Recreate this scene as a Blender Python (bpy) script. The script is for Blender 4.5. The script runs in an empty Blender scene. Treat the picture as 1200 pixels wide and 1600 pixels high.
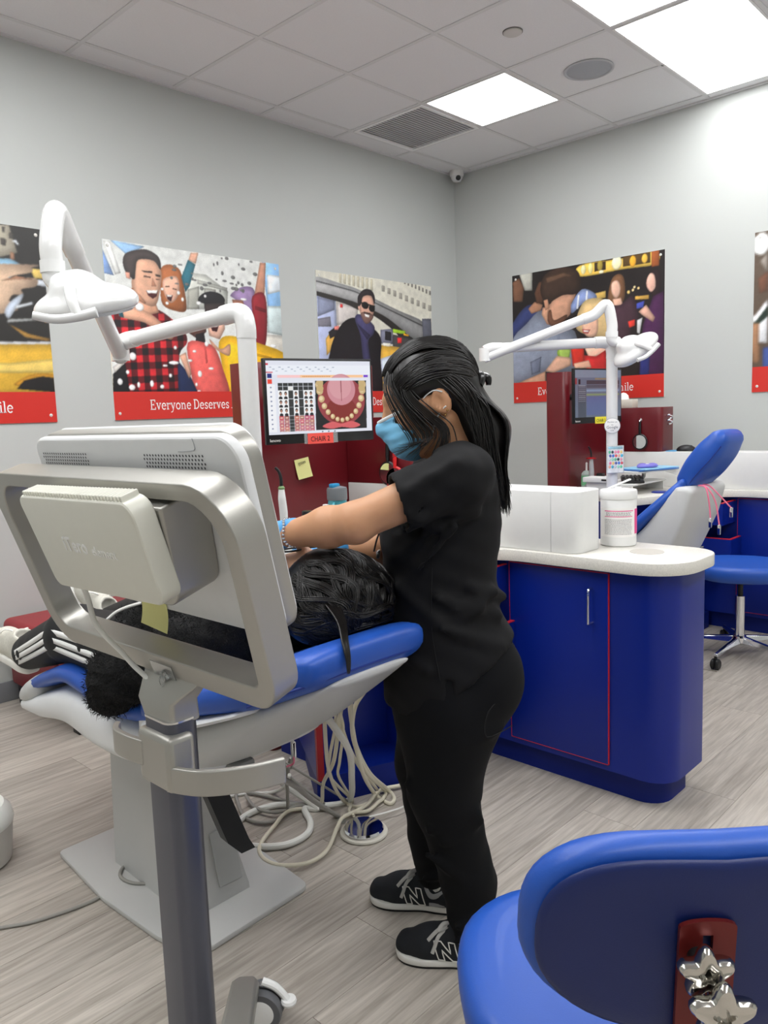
import bpy, bmesh, math, random
import numpy as np
from mathutils import Vector, Matrix
R_ = math.radians
scene = bpy.context.scene
COL = scene.collection

# ------------------------------------------------------------------ camera
CAM_H = 1.35
FPX, YAW, PITCH, ROLL = 1222.44, 0.762789, 0.12215, -0.035584
fw = Vector((math.cos(YAW)*math.cos(PITCH), math.sin(YAW)*math.cos(PITCH), -math.sin(PITCH)))
rt = Vector((math.sin(YAW), -math.cos(YAW), 0)); up = rt.cross(fw)
rt2 = rt*math.cos(ROLL) + up*math.sin(ROLL); up2 = -rt*math.sin(ROLL) + up*math.cos(ROLL)
cd = bpy.data.cameras.new('camera'); cam = bpy.data.objects.new('camera', cd); COL.objects.link(cam)
cam.matrix_world = Matrix(((rt2.x, up2.x, -fw.x, 0), (rt2.y, up2.y, -fw.y, 0), (rt2.z, up2.z, -fw.z, CAM_H), (0, 0, 0, 1)))
cd.sensor_fit = 'VERTICAL'; cd.sensor_height = 32.0; cd.lens = FPX*32.0/1600.0
cd.clip_start = 0.02; cd.clip_end = 60
scene.camera = cam

# ------------------------------------------------------------------ world, exposure
w = bpy.data.worlds.new('world'); scene.world = w; w.use_nodes = True
w.node_tree.nodes['Background'].inputs[0].default_value = (0.80, 0.85, 0.9, 1)
w.node_tree.nodes['Background'].inputs[1].default_value = 0.25
scene.view_settings.view_transform = 'Standard'
scene.view_settings.look = 'None'
scene.view_settings.gamma = 1
scene.view_settings.use_curve_mapping = False
scene.view_settings.exposure = 0.0
PANEL = 10.0            # emission of the ceiling light panels

# ------------------------------------------------------------------ materials
def srgb(r, g, b):
    f = lambda c: (c/255/12.92) if c/255 <= .04045 else ((c/255+.055)/1.055)**2.4
    return (f(r), f(g), f(b), 1)
MATS = {}
def mat(name, col=(200, 200, 200), rough=.5, metal=0, noise=0, nscale=40, bump=0, bscale=200, spec=None, coat=0, emit=0, alpha=1, trans=0, ior=1.45, stretch=None, sheen=0, dist=.002):
    if name in MATS: return MATS[name]
    m = bpy.data.materials.new(name); m.use_nodes = True; MATS[name] = m
    nt = m.node_tree; b = nt.nodes['Principled BSDF']
    c = srgb(*col)
    b.inputs['Base Color'].default_value = c
    b.inputs['Roughness'].default_value = rough; b.inputs['Metallic'].default_value = metal
    if spec is not None: b.inputs['Specular IOR Level'].default_value = spec
    b.inputs['Coat Weight'].default_value = coat; b.inputs['IOR'].default_value = ior
    b.inputs['Transmission Weight'].default_value = trans; b.inputs['Alpha'].default_value = alpha
    if sheen: b.inputs['Sheen Weight'].default_value = sheen
    if emit:
        b.inputs['Emission Color'].default_value = c; b.inputs['Emission Strength'].default_value = emit
    tc = nt.nodes.new('ShaderNodeTexCoord'); mp = nt.nodes.new('ShaderNodeMapping')
    nt.links.new(tc.outputs['Object'], mp.inputs[0])
    if stretch: mp.inputs['Scale'].default_value = stretch
    nz = nt.nodes.new('ShaderNodeTexNoise'); nz.inputs['Scale'].default_value = nscale; nz.inputs['Detail'].default_value = 4
    nt.links.new(mp.outputs[0], nz.inputs['Vector'])
    amt = max(noise, .02)
    mx = nt.nodes.new('ShaderNodeMix'); mx.data_type = 'RGBA'
    mx.inputs[6].default_value = tuple(v*(1-amt) for v in c[:3])+(1,); mx.inputs[7].default_value = tuple(min(1, v*(1+amt)) for v in c[:3])+(1,)
    nt.links.new(nz.outputs['Fac'], mx.inputs[0]); nt.links.new(mx.outputs[2], b.inputs['Base Color'])
    if bump:
        n2 = nt.nodes.new('ShaderNodeTexNoise'); n2.inputs['Scale'].default_value = bscale; n2.inputs['Detail'].default_value = 3
        nt.links.new(mp.outputs[0], n2.inputs['Vector'])
        bp = nt.nodes.new('ShaderNodeBump'); bp.inputs['Strength'].default_value = bump; bp.inputs['Distance'].default_value = dist
        nt.links.new(n2.outputs['Fac'], bp.inputs['Height']); nt.links.new(bp.outputs[0], b.inputs['Normal'])
    return m
def attr_mat(name, rough=.4, emit=0, gain=1.0):
    """flat print or screen: colour read from the mesh's own colour attribute"""
    if name in MATS: return MATS[name]
    m = bpy.data.materials.new(name); m.use_nodes = True; MATS[name] = m
    nt = m.node_tree; b = nt.nodes['Principled BSDF']; a = nt.nodes.new('ShaderNodeAttribute'); a.attribute_name = 'print'
    b.inputs['Roughness'].default_value = rough
    if emit:
        b.inputs['Base Color'].default_value = (.01, .01, .01, 1)
        nt.links.new(a.outputs['Color'], b.inputs['Emission Color']); b.inputs['Emission Strength'].default_value = emit
    else: nt.links.new(a.outputs['Color'], b.inputs['Base Color'])
    return m

# ------------------------------------------------------------------ object helpers
def tag(o, label=None, cat=None, group=None, kind=None):
    if label: o['label'] = label
    if cat: o['category'] = cat
    if group: o['group'] = group
    if kind: o['kind'] = kind
    return o
def thing(name, label, cat, loc=(0, 0, 0), group=None):
    o = bpy.data.objects.new(name, None); COL.objects.link(o); o.location = loc; o.empty_display_size = .05
    return tag(o, label, cat, group)
def wloc(o):
    l = Vector(o.location)
    while o.parent: o = o.parent; l = l + Vector(o.location)
    return l
def link(name, me, parent=None, m=None):
    """world-space mesh -> object with its origin at its own centre"""
    n = len(me.vertices); co = np.empty(n*3, np.float32); me.vertices.foreach_get('co', co); co = co.reshape(-1, 3)
    c = (co.min(0)+co.max(0))/2; co -= c; me.vertices.foreach_set('co', co.ravel()); me.update()
    if m is not None: me.materials.append(m)
    o = bpy.data.objects.new(name, me); COL.objects.link(o)
    if parent is not None:
        o.parent = parent; o.location = Vector(c.tolist()) - wloc(parent)
    else: o.location = c.tolist()
    return o
def copy_tree(o, dx=(0, 0, 0), parent=None):
    c = o.copy(); COL.objects.link(c); c.parent = parent
    c.location = Vector(o.location) + Vector(dx)
    for ch in o.children: copy_tree(ch, (0, 0, 0), c)
    return c
def cr(pts, n=8, closed=False):
    """Catmull-Rom"""
    P = [np.array(p, float) for p in pts]; L = len(P); out = []
    rng = range(L) if closed else range(L-1)
    for i in rng:
        if closed: a, b, c, d = P[i-1], P[i], P[(i+1) % L], P[(i+2) % L]
        else: a, b, c, d = P[max(i-1, 0)], P[i], P[i+1], P[min(i+2, L-1)]
        for k in range(n):
            t = k/n
            out.append(.5*((2*b)+(-a+c)*t+(2*a-5*b+4*c-d)*t*t+(-a+3*b-3*c+d)*t**3))
    if not closed: out.append(P[-1])
    return out
def rrect(w, h, r, n=6):
    out = []
    for cx, cy, a0 in ((w/2-r, h/2-r, 0), (-w/2+r, h/2-r, 90), (-w/2+r, -h/2+r, 180), (w/2-r, -h/2+r, 270)):
        for k in range(n+1):
            a = R_(a0+90*k/n); out.append((cx+r*math.cos(a), cy+r*math.sin(a)))
    return out
ID = Matrix.Identity(4)
def frame(o, ex, ey, ez):
    return Matrix(((ex[0], ey[0], ez[0], o[0]), (ex[1], ey[1], ez[1], o[1]), (ex[2], ey[2], ez[2], o[2]), (0, 0, 0, 1)))
def T(x, y, z, rz=0, rx=0, ry=0):
    return Matrix.Translation((x, y, z)) @ Matrix.Rotation(rz, 4, 'Z') @ Matrix.Rotation(ry, 4, 'Y') @ Matrix.Rotation(rx, 4, 'X')
def axis_m(a, b):
    a, b = Vector(a), Vector(b); z = (b-a).normalized()
    x = z.orthogonal().normalized(); y = z.cross(x)
    return frame(a, x, y, z)
class MB:
    def __init__(s): s.v = []; s.f = []
    def add(s, vs, fs, M=ID):
        n = len(s.v); s.v += [tuple(M @ Vector(v)) for v in vs]; s.f += [tuple(i+n for i in f) for f in fs]; return s
    def bm(s, bm, M=ID):
        bm.verts.ensure_lookup_table(); bm.verts.index_update()
        s.add([v.co for v in bm.verts], [[v.index for v in f.verts] for f in bm.faces], M); bm.free(); return s
    def box(s, lo, hi, bev=0, seg=2, M=ID):
        bm = bmesh.new(); bmesh.ops.create_cube(bm, size=1)
        for v in bm.verts: v.co = Vector([lo[k]+(hi[k]-lo[k])*(v.co[k]+.5) for k in range(3)])
        if bev: bmesh.ops.bevel(bm, geom=list(bm.edges), offset=bev, segments=seg, affect='EDGES', profile=.5)
        return s.bm(bm, M)
    def prism(s, poly, z0, z1, bev=0, seg=2, M=ID):
        bm = bmesh.new(); n = len(poly)
        a = [bm.verts.new((p[0], p[1], z0)) for p in poly]; b = [bm.verts.new((p[0], p[1], z1)) for p in poly]
        f0 = bm.faces.new(a[::-1]); f1 = bm.faces.new(b)
        for i in range(n): bm.faces.new((a[i], a[(i+1) % n], b[(i+1) % n], b[i]))
        bmesh.ops.recalc_face_normals(bm, faces=bm.faces)
        if bev: bmesh.ops.bevel(bm, geom=list(set(f0.edges) | set(f1.edges)), offset=bev, segments=seg, affect='EDGES', profile=.5)
        return s.bm(bm, M)
    def ring(s, outer, inner, z0, z1, M=ID):
        n = len(outer); vs = []
        for z in (z0, z1):
            vs += [(p[0], p[1], z) for p in outer]; vs += [(p[0], p[1], z) for p in inner]
        fs = []
        for i in range(n):
            j = (i+1) % n
            fs += [(2*n+i, 2*n+j, 3*n+j, 3*n+i), (j, i, n+i, n+j), (i, j, 2*n+j, 2*n+i), (n+j, n+i, 3*n+i, 3*n+j)]
        return s.add(vs, fs, M)
    def cyl(s, a, b, r0, r1=None, n=24):
        r1 = r0 if r1 is None else r1; M = axis_m(a, b); L = (Vector(b)-Vector(a)).length
        return s.lathe([(0, 0), (r0, 0), (r1, L), (0, L)], n, M)
    def lathe(s, prof, n=24, M=ID):
        vs, idx = [], []
        for r, z in prof:
            if abs(r) < 1e-7: idx.append([len(vs)]*n); vs.append((0, 0, z))
            else:
                idx.append(list(range(len(vs), len(vs)+n)))
                vs += [(r*math.cos(2*math.pi*k/n), r*math.sin(2*math.pi*k/n), z) for k in range(n)]
        fs = []
        for A, B in zip(idx, idx[1:]):
            for k in range(n):
                q = []
                for i in (A[k], A[(k+1) % n], B[(k+1) % n], B[k]):
                    if i not in q: q.append(i)
                if len(q) >= 3: fs.append(q)
        return s.add(vs, fs, M)
    def tube(s, pts, r, n=10, sm=8, cap=True, ell=None, up=None):
        P = cr(pts, sm) if sm > 1 else [np.array(p, float) for p in pts]
        L = len(P)
        rr = [r]*L if not hasattr(r, '__len__') else list(np.interp(np.linspace(0, 1, L), np.linspace(0, 1, len(r)), r))
        vs, fs = [], []; prev = None
        for i in range(L):
            t = Vector(P[min(i+1, L-1)]-P[max(i-1, 0)])
            if t.length < 1e-9: t = Vector((0, 0, 1))
            t.normalize()
            if up is not None: x = Vector(up)-t*Vector(up).dot(t); x = x.normalized() if x.length > 1e-6 else t.orthogonal().normalized()
            elif prev is None: x = t.orthogonal().normalized()
            else:
                x = prev-t*prev.dot(t); x = x.normalized() if x.length > 1e-6 else t.orthogonal().normalized()
            prev = x; y = t.cross(x)
            ea, eb = ell if ell else (1, 1)
            for k in range(n):
                a = 2*math.pi*k/n; q = Vector(P[i])+x*(rr[i]*ea*math.cos(a))+y*(rr[i]*eb*math.sin(a)); vs.append(tuple(q))
        for i in range(L-1):
            for k in range(n): fs.append((i*n+k, i*n+(k+1) % n, (i+1)*n+(k+1) % n, (i+1)*n+k))
        if cap: fs += [tuple(range(n))[::-1], tuple((L-1)*n+k for k in range(n))]
        return s.add(vs, fs)
    def loft(s, rings, cap=True, closed_u=False):
        n = len(rings[0]); vs = [tuple(p) for r in rings for p in r]; fs = []
        L = len(rings)
        for i in range(L if closed_u else L-1):
            a, b = i*n, ((i+1) % L)*n
            for k in range(n): fs.append((a+k, a+(k+1) % n, b+(k+1) % n, b+k))
        if cap and not closed_u: fs += [tuple(range(n))[::-1], tuple((L-1)*n+k for k in range(n))]
        return s.add(vs, fs)
    def build(s, name, m, parent=None, smooth=35, sub=0):
        me = bpy.data.meshes.new(name); me.from_pydata(s.v, [], s.f); me.update()
        bm = bmesh.new(); bm.from_mesh(me); bmesh.ops.recalc_face_normals(bm, faces=bm.faces)
        bm.to_mesh(me); bm.free()
        if smooth:
            me.polygons.foreach_set('use_smooth', [True]*len(me.polygons)); me.set_sharp_from_angle(angle=R_(smooth))
        o = link(name, me, parent, m)
        if sub:
            md = o.modifiers.new('sub', 'SUBSURF'); md.levels = sub; md.render_levels = sub
        return o
def text_mesh(name, body, size, M, m, parent, depth=.0006, bold=0, align='LEFT', xs=1.0):
    cu = bpy.data.curves.new(name, 'FONT'); cu.body = body; cu.size = size; cu.extrude = depth; cu.align_x = align; cu.resolution_u = 2; cu.offset = bold
    o = bpy.data.objects.new(name, cu); COL.objects.link(o)
    dg = bpy.context.evaluated_depsgraph_get(); me = bpy.data.meshes.new_from_object(o.evaluated_get(dg))
    bpy.data.objects.remove(o); bpy.data.curves.remove(cu); me.transform(M @ Matrix.Diagonal((xs, 1, 1, 1))); me.materials.clear(); me.name = name
    return link(name, me, parent, m)

# ------------------------------------------------------------------ implicit surfaces (smooth bodies, cushions, cloth)
class SDF:
    def __init__(s, lo, hi, h):
        s.lo = np.array(lo, float); s.h = h
        s.n = np.ceil((np.array(hi)-s.lo)/h).astype(int)+1
        s.F = np.full(s.n, 9.0, np.float32)
    def _win(s, lo, hi):
        a = np.clip(np.floor((np.array(lo)-s.lo)/s.h).astype(int), 0, s.n-1); b = np.clip(np.ceil((np.array(hi)-s.lo)/s.h).astype(int)+1, 1, s.n)
        b = np.maximum(b, a+1)
        g = [(np.arange(a[k], b[k])*s.h+s.lo[k]).astype(np.float32) for k in range(3)]
        X, Y, Z = np.meshgrid(*g, indexing='ij')
        return (slice(a[0], b[0]), slice(a[1], b[1]), slice(a[2], b[2])), X, Y, Z
    def _mix(s, sl, d, k, sub=False):
        f = s.F[sl]
        if sub:
            hh = np.clip(.5-.5*(f+d)/max(k, 1e-6), 0, 1); s.F[sl] = f*(1-hh)-d*hh+k*hh*(1-hh)
        elif k <= 0: s.F[sl] = np.minimum(f, d)
        else:
            hh = np.clip(.5+.5*(d-f)/k, 0, 1); s.F[sl] = d*(1-hh)+f*hh-k*hh*(1-hh)
    def cone(s, a, b, ra, rb=None, k=.02, sub=False, sq=None):
        rb = ra if rb is None else rb; a = np.array(a, float); b = np.array(b, float); m = max(ra, rb)+k+3*s.h
        sl, X, Y, Z = s._win(np.minimum(a, b)-m, np.maximum(a, b)+m)
        d = b-a; L = max(d@d, 1e-12)
        t = np.clip(((X-a[0])*d[0]+(Y-a[1])*d[1]+(Z-a[2])*d[2])/L, 0, 1)
        q = np.sqrt((X-a[0]-d[0]*t)**2+(Y-a[1]-d[1]*t)**2+(Z-a[2]-d[2]*t)**2)
        s._mix(sl, q-(ra+(rb-ra)*t), k, sub); return s
    def chain(s, pts, rs, k=.02):
        for i in range(len(pts)-1): s.cone(pts[i], pts[i+1], rs[i], rs[i+1], k)
        return s
    def ell(s, c, r, k=.02, M=None, sub=False):
        c = np.array(c, float); r = np.array(r, float); m = r.max()+k+3*s.h
        sl, X, Y, Z = s._win(c-m, c+m); X = X-c[0]; Y = Y-c[1]; Z = Z-c[2]
        if M is not None: X, Y, Z = (M[0][j]*X+M[1][j]*Y+M[2][j]*Z for j in range(3))
        k0 = np.sqrt((X/r[0])**2+(Y/r[1])**2+(Z/r[2])**2); k1 = np.sqrt((X/r[0]**2)**2+(Y/r[1]**2)**2+(Z/r[2]**2)**2)+1e-9
        s._mix(sl, np.where(k0 < .15, -r.min()*.9, k0*(k0-1)/k1), k, sub); return s
    def rbox(s, c, hs, r, k=.0, M=None, sub=False):
        c = np.array(c, float); hs = np.array(hs, float); m = np.linalg.norm(hs)+k+3*s.h
        sl, X, Y, Z = s._win(c-m, c+m); X = X-c[0]; Y = Y-c[1]; Z = Z-c[2]
        if M is not None: X, Y, Z = (M[0][j]*X+M[1][j]*Y+M[2][j]*Z for j in range(3))
        qx, qy, qz = abs(X)-hs[0]+r, abs(Y)-hs[1]+r, abs(Z)-hs[2]+r
        d = np.sqrt(np.maximum(qx, 0)**2+np.maximum(qy, 0)**2+np.maximum(qz, 0)**2)+np.minimum(np.maximum(qx, np.maximum(qy, qz)), 0)-r
        s._mix(sl, d, k, sub); return s
    def half(s, p, nrm, k=.004):
        """keep the side opposite to nrm"""
        sl, X, Y, Z = s._win(s.lo, s.lo+s.n*s.h)
        d = (X-p[0])*nrm[0]+(Y-p[1])*nrm[1]+(Z-p[2])*nrm[2]
        f = s.F; hh = np.clip(.5-.5*(d-f)/k, 0, 1); s.F = (f*hh+d*(1-hh)+k*hh*(1-hh)).astype(np.float32); return s
    def disp(s, fn):
        sl, X, Y, Z = s._win(s.lo, s.lo+s.n*s.h); s.F = (s.F+fn(X, Y, Z)).astype(np.float32); return s
    def mesh(s):
        F = s.F; S = F < 0
        n = s.n-1
        cs = [(i, j, k) for i in (0, 1) for j in (0, 1) for k in (0, 1)]
        cnt = sum(S[i:i+n[0], j:j+n[1], k:k+n[2]].astype(np.int8) for i, j, k in cs)
        act = np.argwhere((cnt > 0) & (cnt < 8))
        idx = np.full(n, -1, np.int64); idx[tuple(act.T)] = np.arange(len(act))
        acc = np.zeros((len(act), 3)); num = np.zeros(len(act))
        for a in cs:
            for ax in range(3):
                if a[ax]: continue
                b = list(a); b[ax] = 1
                fa = F[tuple((act+a).T)]; fb = F[tuple((act+b).T)]; cr_ = (fa < 0) != (fb < 0)
                t = np.where(cr_, fa/np.where(cr_, fa-fb, 1), 0)
                p = np.array(a, float)[None].repeat(len(act), 0); p[:, ax] = t
                acc += p*cr_[:, None]; num += cr_
        V = (act+acc/np.maximum(num, 1)[:, None])*s.h+s.lo
        faces = []
        for ax in range(3):
            o = [k for k in range(3) if k != ax]
            sa = [slice(1, -1)]*3; sb = [slice(1, -1)]*3; sa[ax] = slice(0, -1); sb[ax] = slice(1, None)
            A = S[tuple(sa)]; B = S[tuple(sb)]
            e = np.argwhere(A != B); off = np.array([1, 1, 1]); off[ax] = 0; e0 = e+off
            flip = A[tuple(e.T)]
            q = []
            for du, dv in ((0, 0), (-1, 0), (-1, -1), (0, -1)):
                c = e0.copy(); c[:, o[0]] += du; c[:, o[1]] += dv; q.append(idx[tuple(c.T)])
            q = np.stack(q, 1)
            if ax == 1: flip = ~flip
            q[~flip] = q[~flip][:, ::-1]
            faces.append(q)
        return V, np.concatenate(faces)
    def build(s, name, m, parent=None, M=None, relax=1):
        V, Q = s.mesh(); Q = Q[(Q >= 0).all(1)]
        if relax:
            for _ in range(relax):
                acc = np.zeros_like(V); num = np.zeros(len(V))
                for a, b in ((0, 1), (1, 2), (2, 3), (3, 0)):
                    np.add.at(acc, Q[:, a], V[Q[:, b]]); np.add.at(acc, Q[:, b], V[Q[:, a]]); np.add.at(num, Q[:, a], 1); np.add.at(num, Q[:, b], 1)
                V = V*.5+acc/np.maximum(num, 1)[:, None]*.5
        if M is not None:
            A = np.array(M); V = V@A[:3, :3].T+A[:3, 3]
        return link(name, np_mesh(name, V, Q), parent, m)
def np_mesh(name, V, Q, smooth=True):
    me = bpy.data.meshes.new(name); me.vertices.add(len(V)); me.vertices.foreach_set('co', np.asarray(V, np.float32).ravel())
    k = Q.shape[1]; me.loops.add(Q.size); me.loops.foreach_set('vertex_index', Q.astype(np.int32).ravel())
    me.polygons.add(len(Q)); me.polygons.foreach_set('loop_start', np.arange(0, Q.size, k, dtype=np.int32)); me.polygons.foreach_set('loop_total', np.full(len(Q), k, np.int32))
    if smooth: me.polygons.foreach_set('use_smooth', np.ones(len(Q), bool))
    me.update(calc_edges=True); me.validate(); return me
def print_grid(name, img, M, parent, m, w, h):
    """flat print: grid in local xy (0..w, 0..h), colours img[row from top][col] as sRGB 0..1, kept as a colour attribute"""
    rows, cols = img.shape[:2]
    x = (np.arange(cols)+.5)/cols*w; x[0] = 0; x[-1] = w; y = h-(np.arange(rows)+.5)/rows*h; y[0] = h; y[-1] = 0
    X, Y = np.meshgrid(x, y); V = np.stack([X.ravel(), Y.ravel(), np.zeros(X.size)], 1)
    A = np.array(M); V = V@A[:3, :3].T+A[:3, 3]
    i = np.arange(rows*cols).reshape(rows, cols)
    Q = np.stack([i[1:, :-1], i[1:, 1:], i[:-1, 1:], i[:-1, :-1]], -1).reshape(-1, 4)
    me = np_mesh(name, V, Q, False); c = img.reshape(-1, 3); c = np.where(c <= .04045, c/12.92, ((c+.055)/1.055)**2.4)
    at = me.color_attributes.new('print', 'FLOAT_COLOR', 'POINT'); at.data.foreach_set('color', np.concatenate([c, np.ones((len(c), 1))], 1).astype(np.float32).ravel())
    return link(name, me, parent, m)
# ================================================================== THE ROOM
XW, YL, ZC = 5.12, 4.00, 3.211
X0, Y0 = -2.6, -2.6
def struct(o): o['kind'] = 'structure'; return o
wallm = mat('wall_paint', (191, 194, 191), .55, noise=.015, nscale=3, bump=.05, bscale=600, dist=.0005)
struct(MB().box((X0-.1, YL, 0), (XW+.1, YL+.1, ZC+.05)).build('wall_left', wallm, smooth=0))
struct(MB().box((XW, Y0-.1, 0), (XW+.1, YL, ZC+.05)).build('wall_right', wallm, smooth=0))
struct(MB().box((X0-.1, Y0-.1, 0), (XW, Y0, ZC+.05)).build('wall_back', wallm, smooth=0))
struct(MB().box((X0-.1, Y0, 0), (X0, YL, ZC+.05)).build('wall_side', wallm, smooth=0))
bbm = mat('baseboard_vinyl', (120, 121, 125), .5)
struct(MB().box((X0, YL-.012, 0), (XW-.012, YL, .1), .003).build('baseboard_left', bbm))
struct(MB().box((XW-.012, Y0, 0), (XW, YL, .1), .003).build('baseboard_right', bbm))

def wood_mat():
    m = bpy.data.materials.new('grey_wood_plank'); m.use_nodes = True; nt = m.node_tree; b = nt.nodes['Principled BSDF']; N = nt.nodes.new; Lk = nt.links.new
    g = N('ShaderNodeNewGeometry'); oi = N('ShaderNodeObjectInfo'); mp = N('ShaderNodeMapping'); mp.inputs['Scale'].default_value = (1.5, 24, 1)
    off = N('ShaderNodeMath'); off.operation = 'MULTIPLY'; off.inputs[1].default_value = 37
    Lk(oi.outputs['Random'], off.inputs[0]); cx = N('ShaderNodeCombineXYZ'); Lk(off.outputs[0], cx.inputs[0]); Lk(off.outputs[0], cx.inputs[2])
    Lk(g.outputs['Position'], mp.inputs[0]); ad = N('ShaderNodeVectorMath'); Lk(mp.outputs[0], ad.inputs[0]); Lk(cx.outputs[0], ad.inputs[1])
    n1 = N('ShaderNodeTexNoise'); n1.inputs['Scale'].default_value = 2.2; n1.inputs['Detail'].default_value = 8; n1.inputs['Distortion'].default_value = .6; Lk(ad.outputs[0], n1.inputs['Vector'])
    n2 = N('ShaderNodeTexNoise'); n2.inputs['Scale'].default_value = 6; n2.inputs['Detail'].default_value = 6; Lk(ad.outputs[0], n2.inputs['Vector'])
    r1 = N('ShaderNodeValToRGB'); e = r1.color_ramp.elements; e[0].position = .28; e[0].color = srgb(158, 150, 140); e[1].position = .74; e[1].color = srgb(198, 191, 181)
    x = e.new(.5); x.color = srgb(180, 172, 162); Lk(n1.outputs['Fac'], r1.inputs[0])
    r2 = N('ShaderNodeValToRGB'); e = r2.color_ramp.elements; e[0].position = .35; e[0].color = (.62, .62, .62, 1); e[1].position = .6; e[1].color = (1.05, 1.05, 1.05, 1); Lk(n2.outputs['Fac'], r2.inputs[0])
    mx = N('ShaderNodeMix'); mx.data_type = 'RGBA'; mx.blend_type = 'MULTIPLY'; mx.inputs[0].default_value = .38; Lk(r1.outputs[0], mx.inputs[6]); Lk(r2.outputs[0], mx.inputs[7])
    rr = N('ShaderNodeMapRange'); rr.inputs[3].default_value = .86; rr.inputs[4].default_value = 1.08; Lk(oi.outputs['Random'], rr.inputs[0])
    hs = N('ShaderNodeHueSaturation'); Lk(rr.outputs[0], hs.inputs['Value']); hs.inputs['Saturation'].default_value = 1.0; Lk(mx.outputs[2], hs.inputs['Color'])
    Lk(hs.outputs[0], b.inputs['Base Color']); b.inputs['Roughness'].default_value = .42
    bp = N('ShaderNodeBump'); bp.inputs['Strength'].default_value = .25; bp.inputs['Distance'].default_value = .001; Lk(n2.outputs['Fac'], bp.inputs['Height']); Lk(bp.outputs[0], b.inputs['Normal'])
    return m
woodm = wood_mat()
floor = struct(MB().box((X0, Y0, -.10), (XW, YL, -.005)).build('floor', mat('floor_underlay', (110, 103, 96), .6), smooth=0))
rng = random.Random(4)
PW, PL = .182, 1.22
def plank_mesh(L):
    b = MB().box((-L/2, -PW/2+.0006, -.005), (L/2, PW/2-.0006, 0))
    me = bpy.data.meshes.new('plank'); me.from_pydata(b.v, [], b.f); me.update(); me.materials.append(woodm); return me
full = plank_mesh(PL-.0012); cuts = {}
y = YL-26*PW; r = 0
while y < YL-.01:
    x = -.75-rng.random()*PL
    while x < XW-.02:
        a, b = max(x, -.75), min(x+PL, XW)
        if b-a > .02:
            if b-a > PL-.01: me = full
            else:
                k = round((b-a)*20)/20
                me = cuts.get(k) or cuts.setdefault(k, plank_mesh(b-a-.0012))
            L = (b-a) if me is not full else PL
            o = bpy.data.objects.new('plank', me); COL.objects.link(o); o.parent = floor
            yy = min(y+PW/2, YL-PW/2)
            o.location = Vector(((a+b)/2, yy, 0))-Vector(floor.location)
        x += PL
    y += PW; r += 1
# beyond the view the boards are one surface
o = MB().box((X0, Y0, -.005), (XW, YL-26*PW, 0)).box((X0, YL-26*PW, -.005), (-.75, YL, 0)).build('floor_boards', woodm, floor, smooth=0); o['kind'] = 'stuff'

# ---- ceiling: tiles hanging in a metal grid
tilem = mat('ceiling_tile_fibre', (230, 230, 232), .9, noise=.04, nscale=120, bump=.3, bscale=350, dist=.0015)
teem = mat('ceiling_grid_paint', (218, 218, 219), .5)
ceiling = struct(MB().box((X0, Y0, ZC+.02), (XW, YL, ZC+.1)).build('ceiling', mat('plenum_board', (60, 60, 60), .9), smooth=0))
GX, GY, TS = 1.982, 3.822, .61
gx = [X0]+[GX+TS*i for i in range(-7, 6)]+[XW]; gy = [YL]+[GY-TS*j for j in range(0, 11)]+[Y0]
gx = [v for v in gx if X0 <= v <= XW]; gy = [v for v in gy if Y0 <= v <= YL]
LIGHTS = [(3, 1, 1, 1), (3, 3, 2, 1), (1, 3, 2, 1), (-1, 3, 2, 1), (-3, 3, 2, 1), (-5, 3, 2, 1), (3, 7, 2, 1), (1, 7, 2, 1), (-1, 7, 2, 1), (-3, 7, 2, 1), (-5, 7, 2, 1), (-2, 1, 2, 1), (-5, 1, 2, 1)]   # i, j, tiles in x, tiles in y
occ = {(3, 0)}
for i, j, nx, ny in LIGHTS:
    for a in range(nx):
        for b_ in range(ny): occ.add((i+a, j+b_))
tmesh = {}
for a, b_ in zip(gx, gx[1:]):
    for c, d in zip(gy, gy[1:]):
        i = round((a-GX)/TS, 2); j = round((GY-c)/TS, 2)
        if (i, j) in occ: continue
        wx, wy = b_-a, c-d
        if wx < .03 or wy < .03: continue
        k = (round(wx, 3), round(wy, 3))
        if k not in tmesh:
            bx = MB().box((-wx/2+.002, -wy/2+.002, 0), (wx/2-.002, wy/2-.002, .016))
            me = bpy.data.meshes.new('ceiling_tile'); me.from_pydata(bx.v, [], bx.f); me.update(); me.materials.append(tilem); tmesh[k] = me
        o = bpy.data.objects.new('ceiling_tile', tmesh[k]); COL.objects.link(o); o.parent = ceiling
        o.location = Vector(((a+b_)/2, (c+d)/2, ZC+.0012+rng.random()*.001))-Vector(ceiling.location)
inlight = lambda x, y: any(GX+TS*i+.02 < x < GX+TS*(i+nx)-.02 and GY-TS*(j+ny)+.02 < y < GY-TS*j-.02 for i, j, nx, ny in LIGHTS)
for x in gx[1:-1]:
    for c, d in zip(gy, gy[1:]):
        if not inlight(x, (c+d)/2): MB().box((x-.012, d, ZC-.0022), (x+.012, c, ZC+.001)).build('grid_bar', teem, ceiling, smooth=0)
for y in gy[1:-1]:
    for a, b_ in zip(gx, gx[1:]):
        if not inlight((a+b_)/2, y): MB().box((a+.012, y-.012, ZC-.0020), (b_-.012, y+.012, ZC+.001)).build('grid_bar', teem, ceiling, smooth=0)
MB().box((X0, YL-.022, ZC-.006), (XW, YL, ZC+.002)).build('wall_angle', teem, ceiling, smooth=0)
MB().box((XW-.022, Y0, ZC-.006), (XW, YL-.022, ZC+.002)).build('wall_angle', teem, ceiling, smooth=0)

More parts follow.
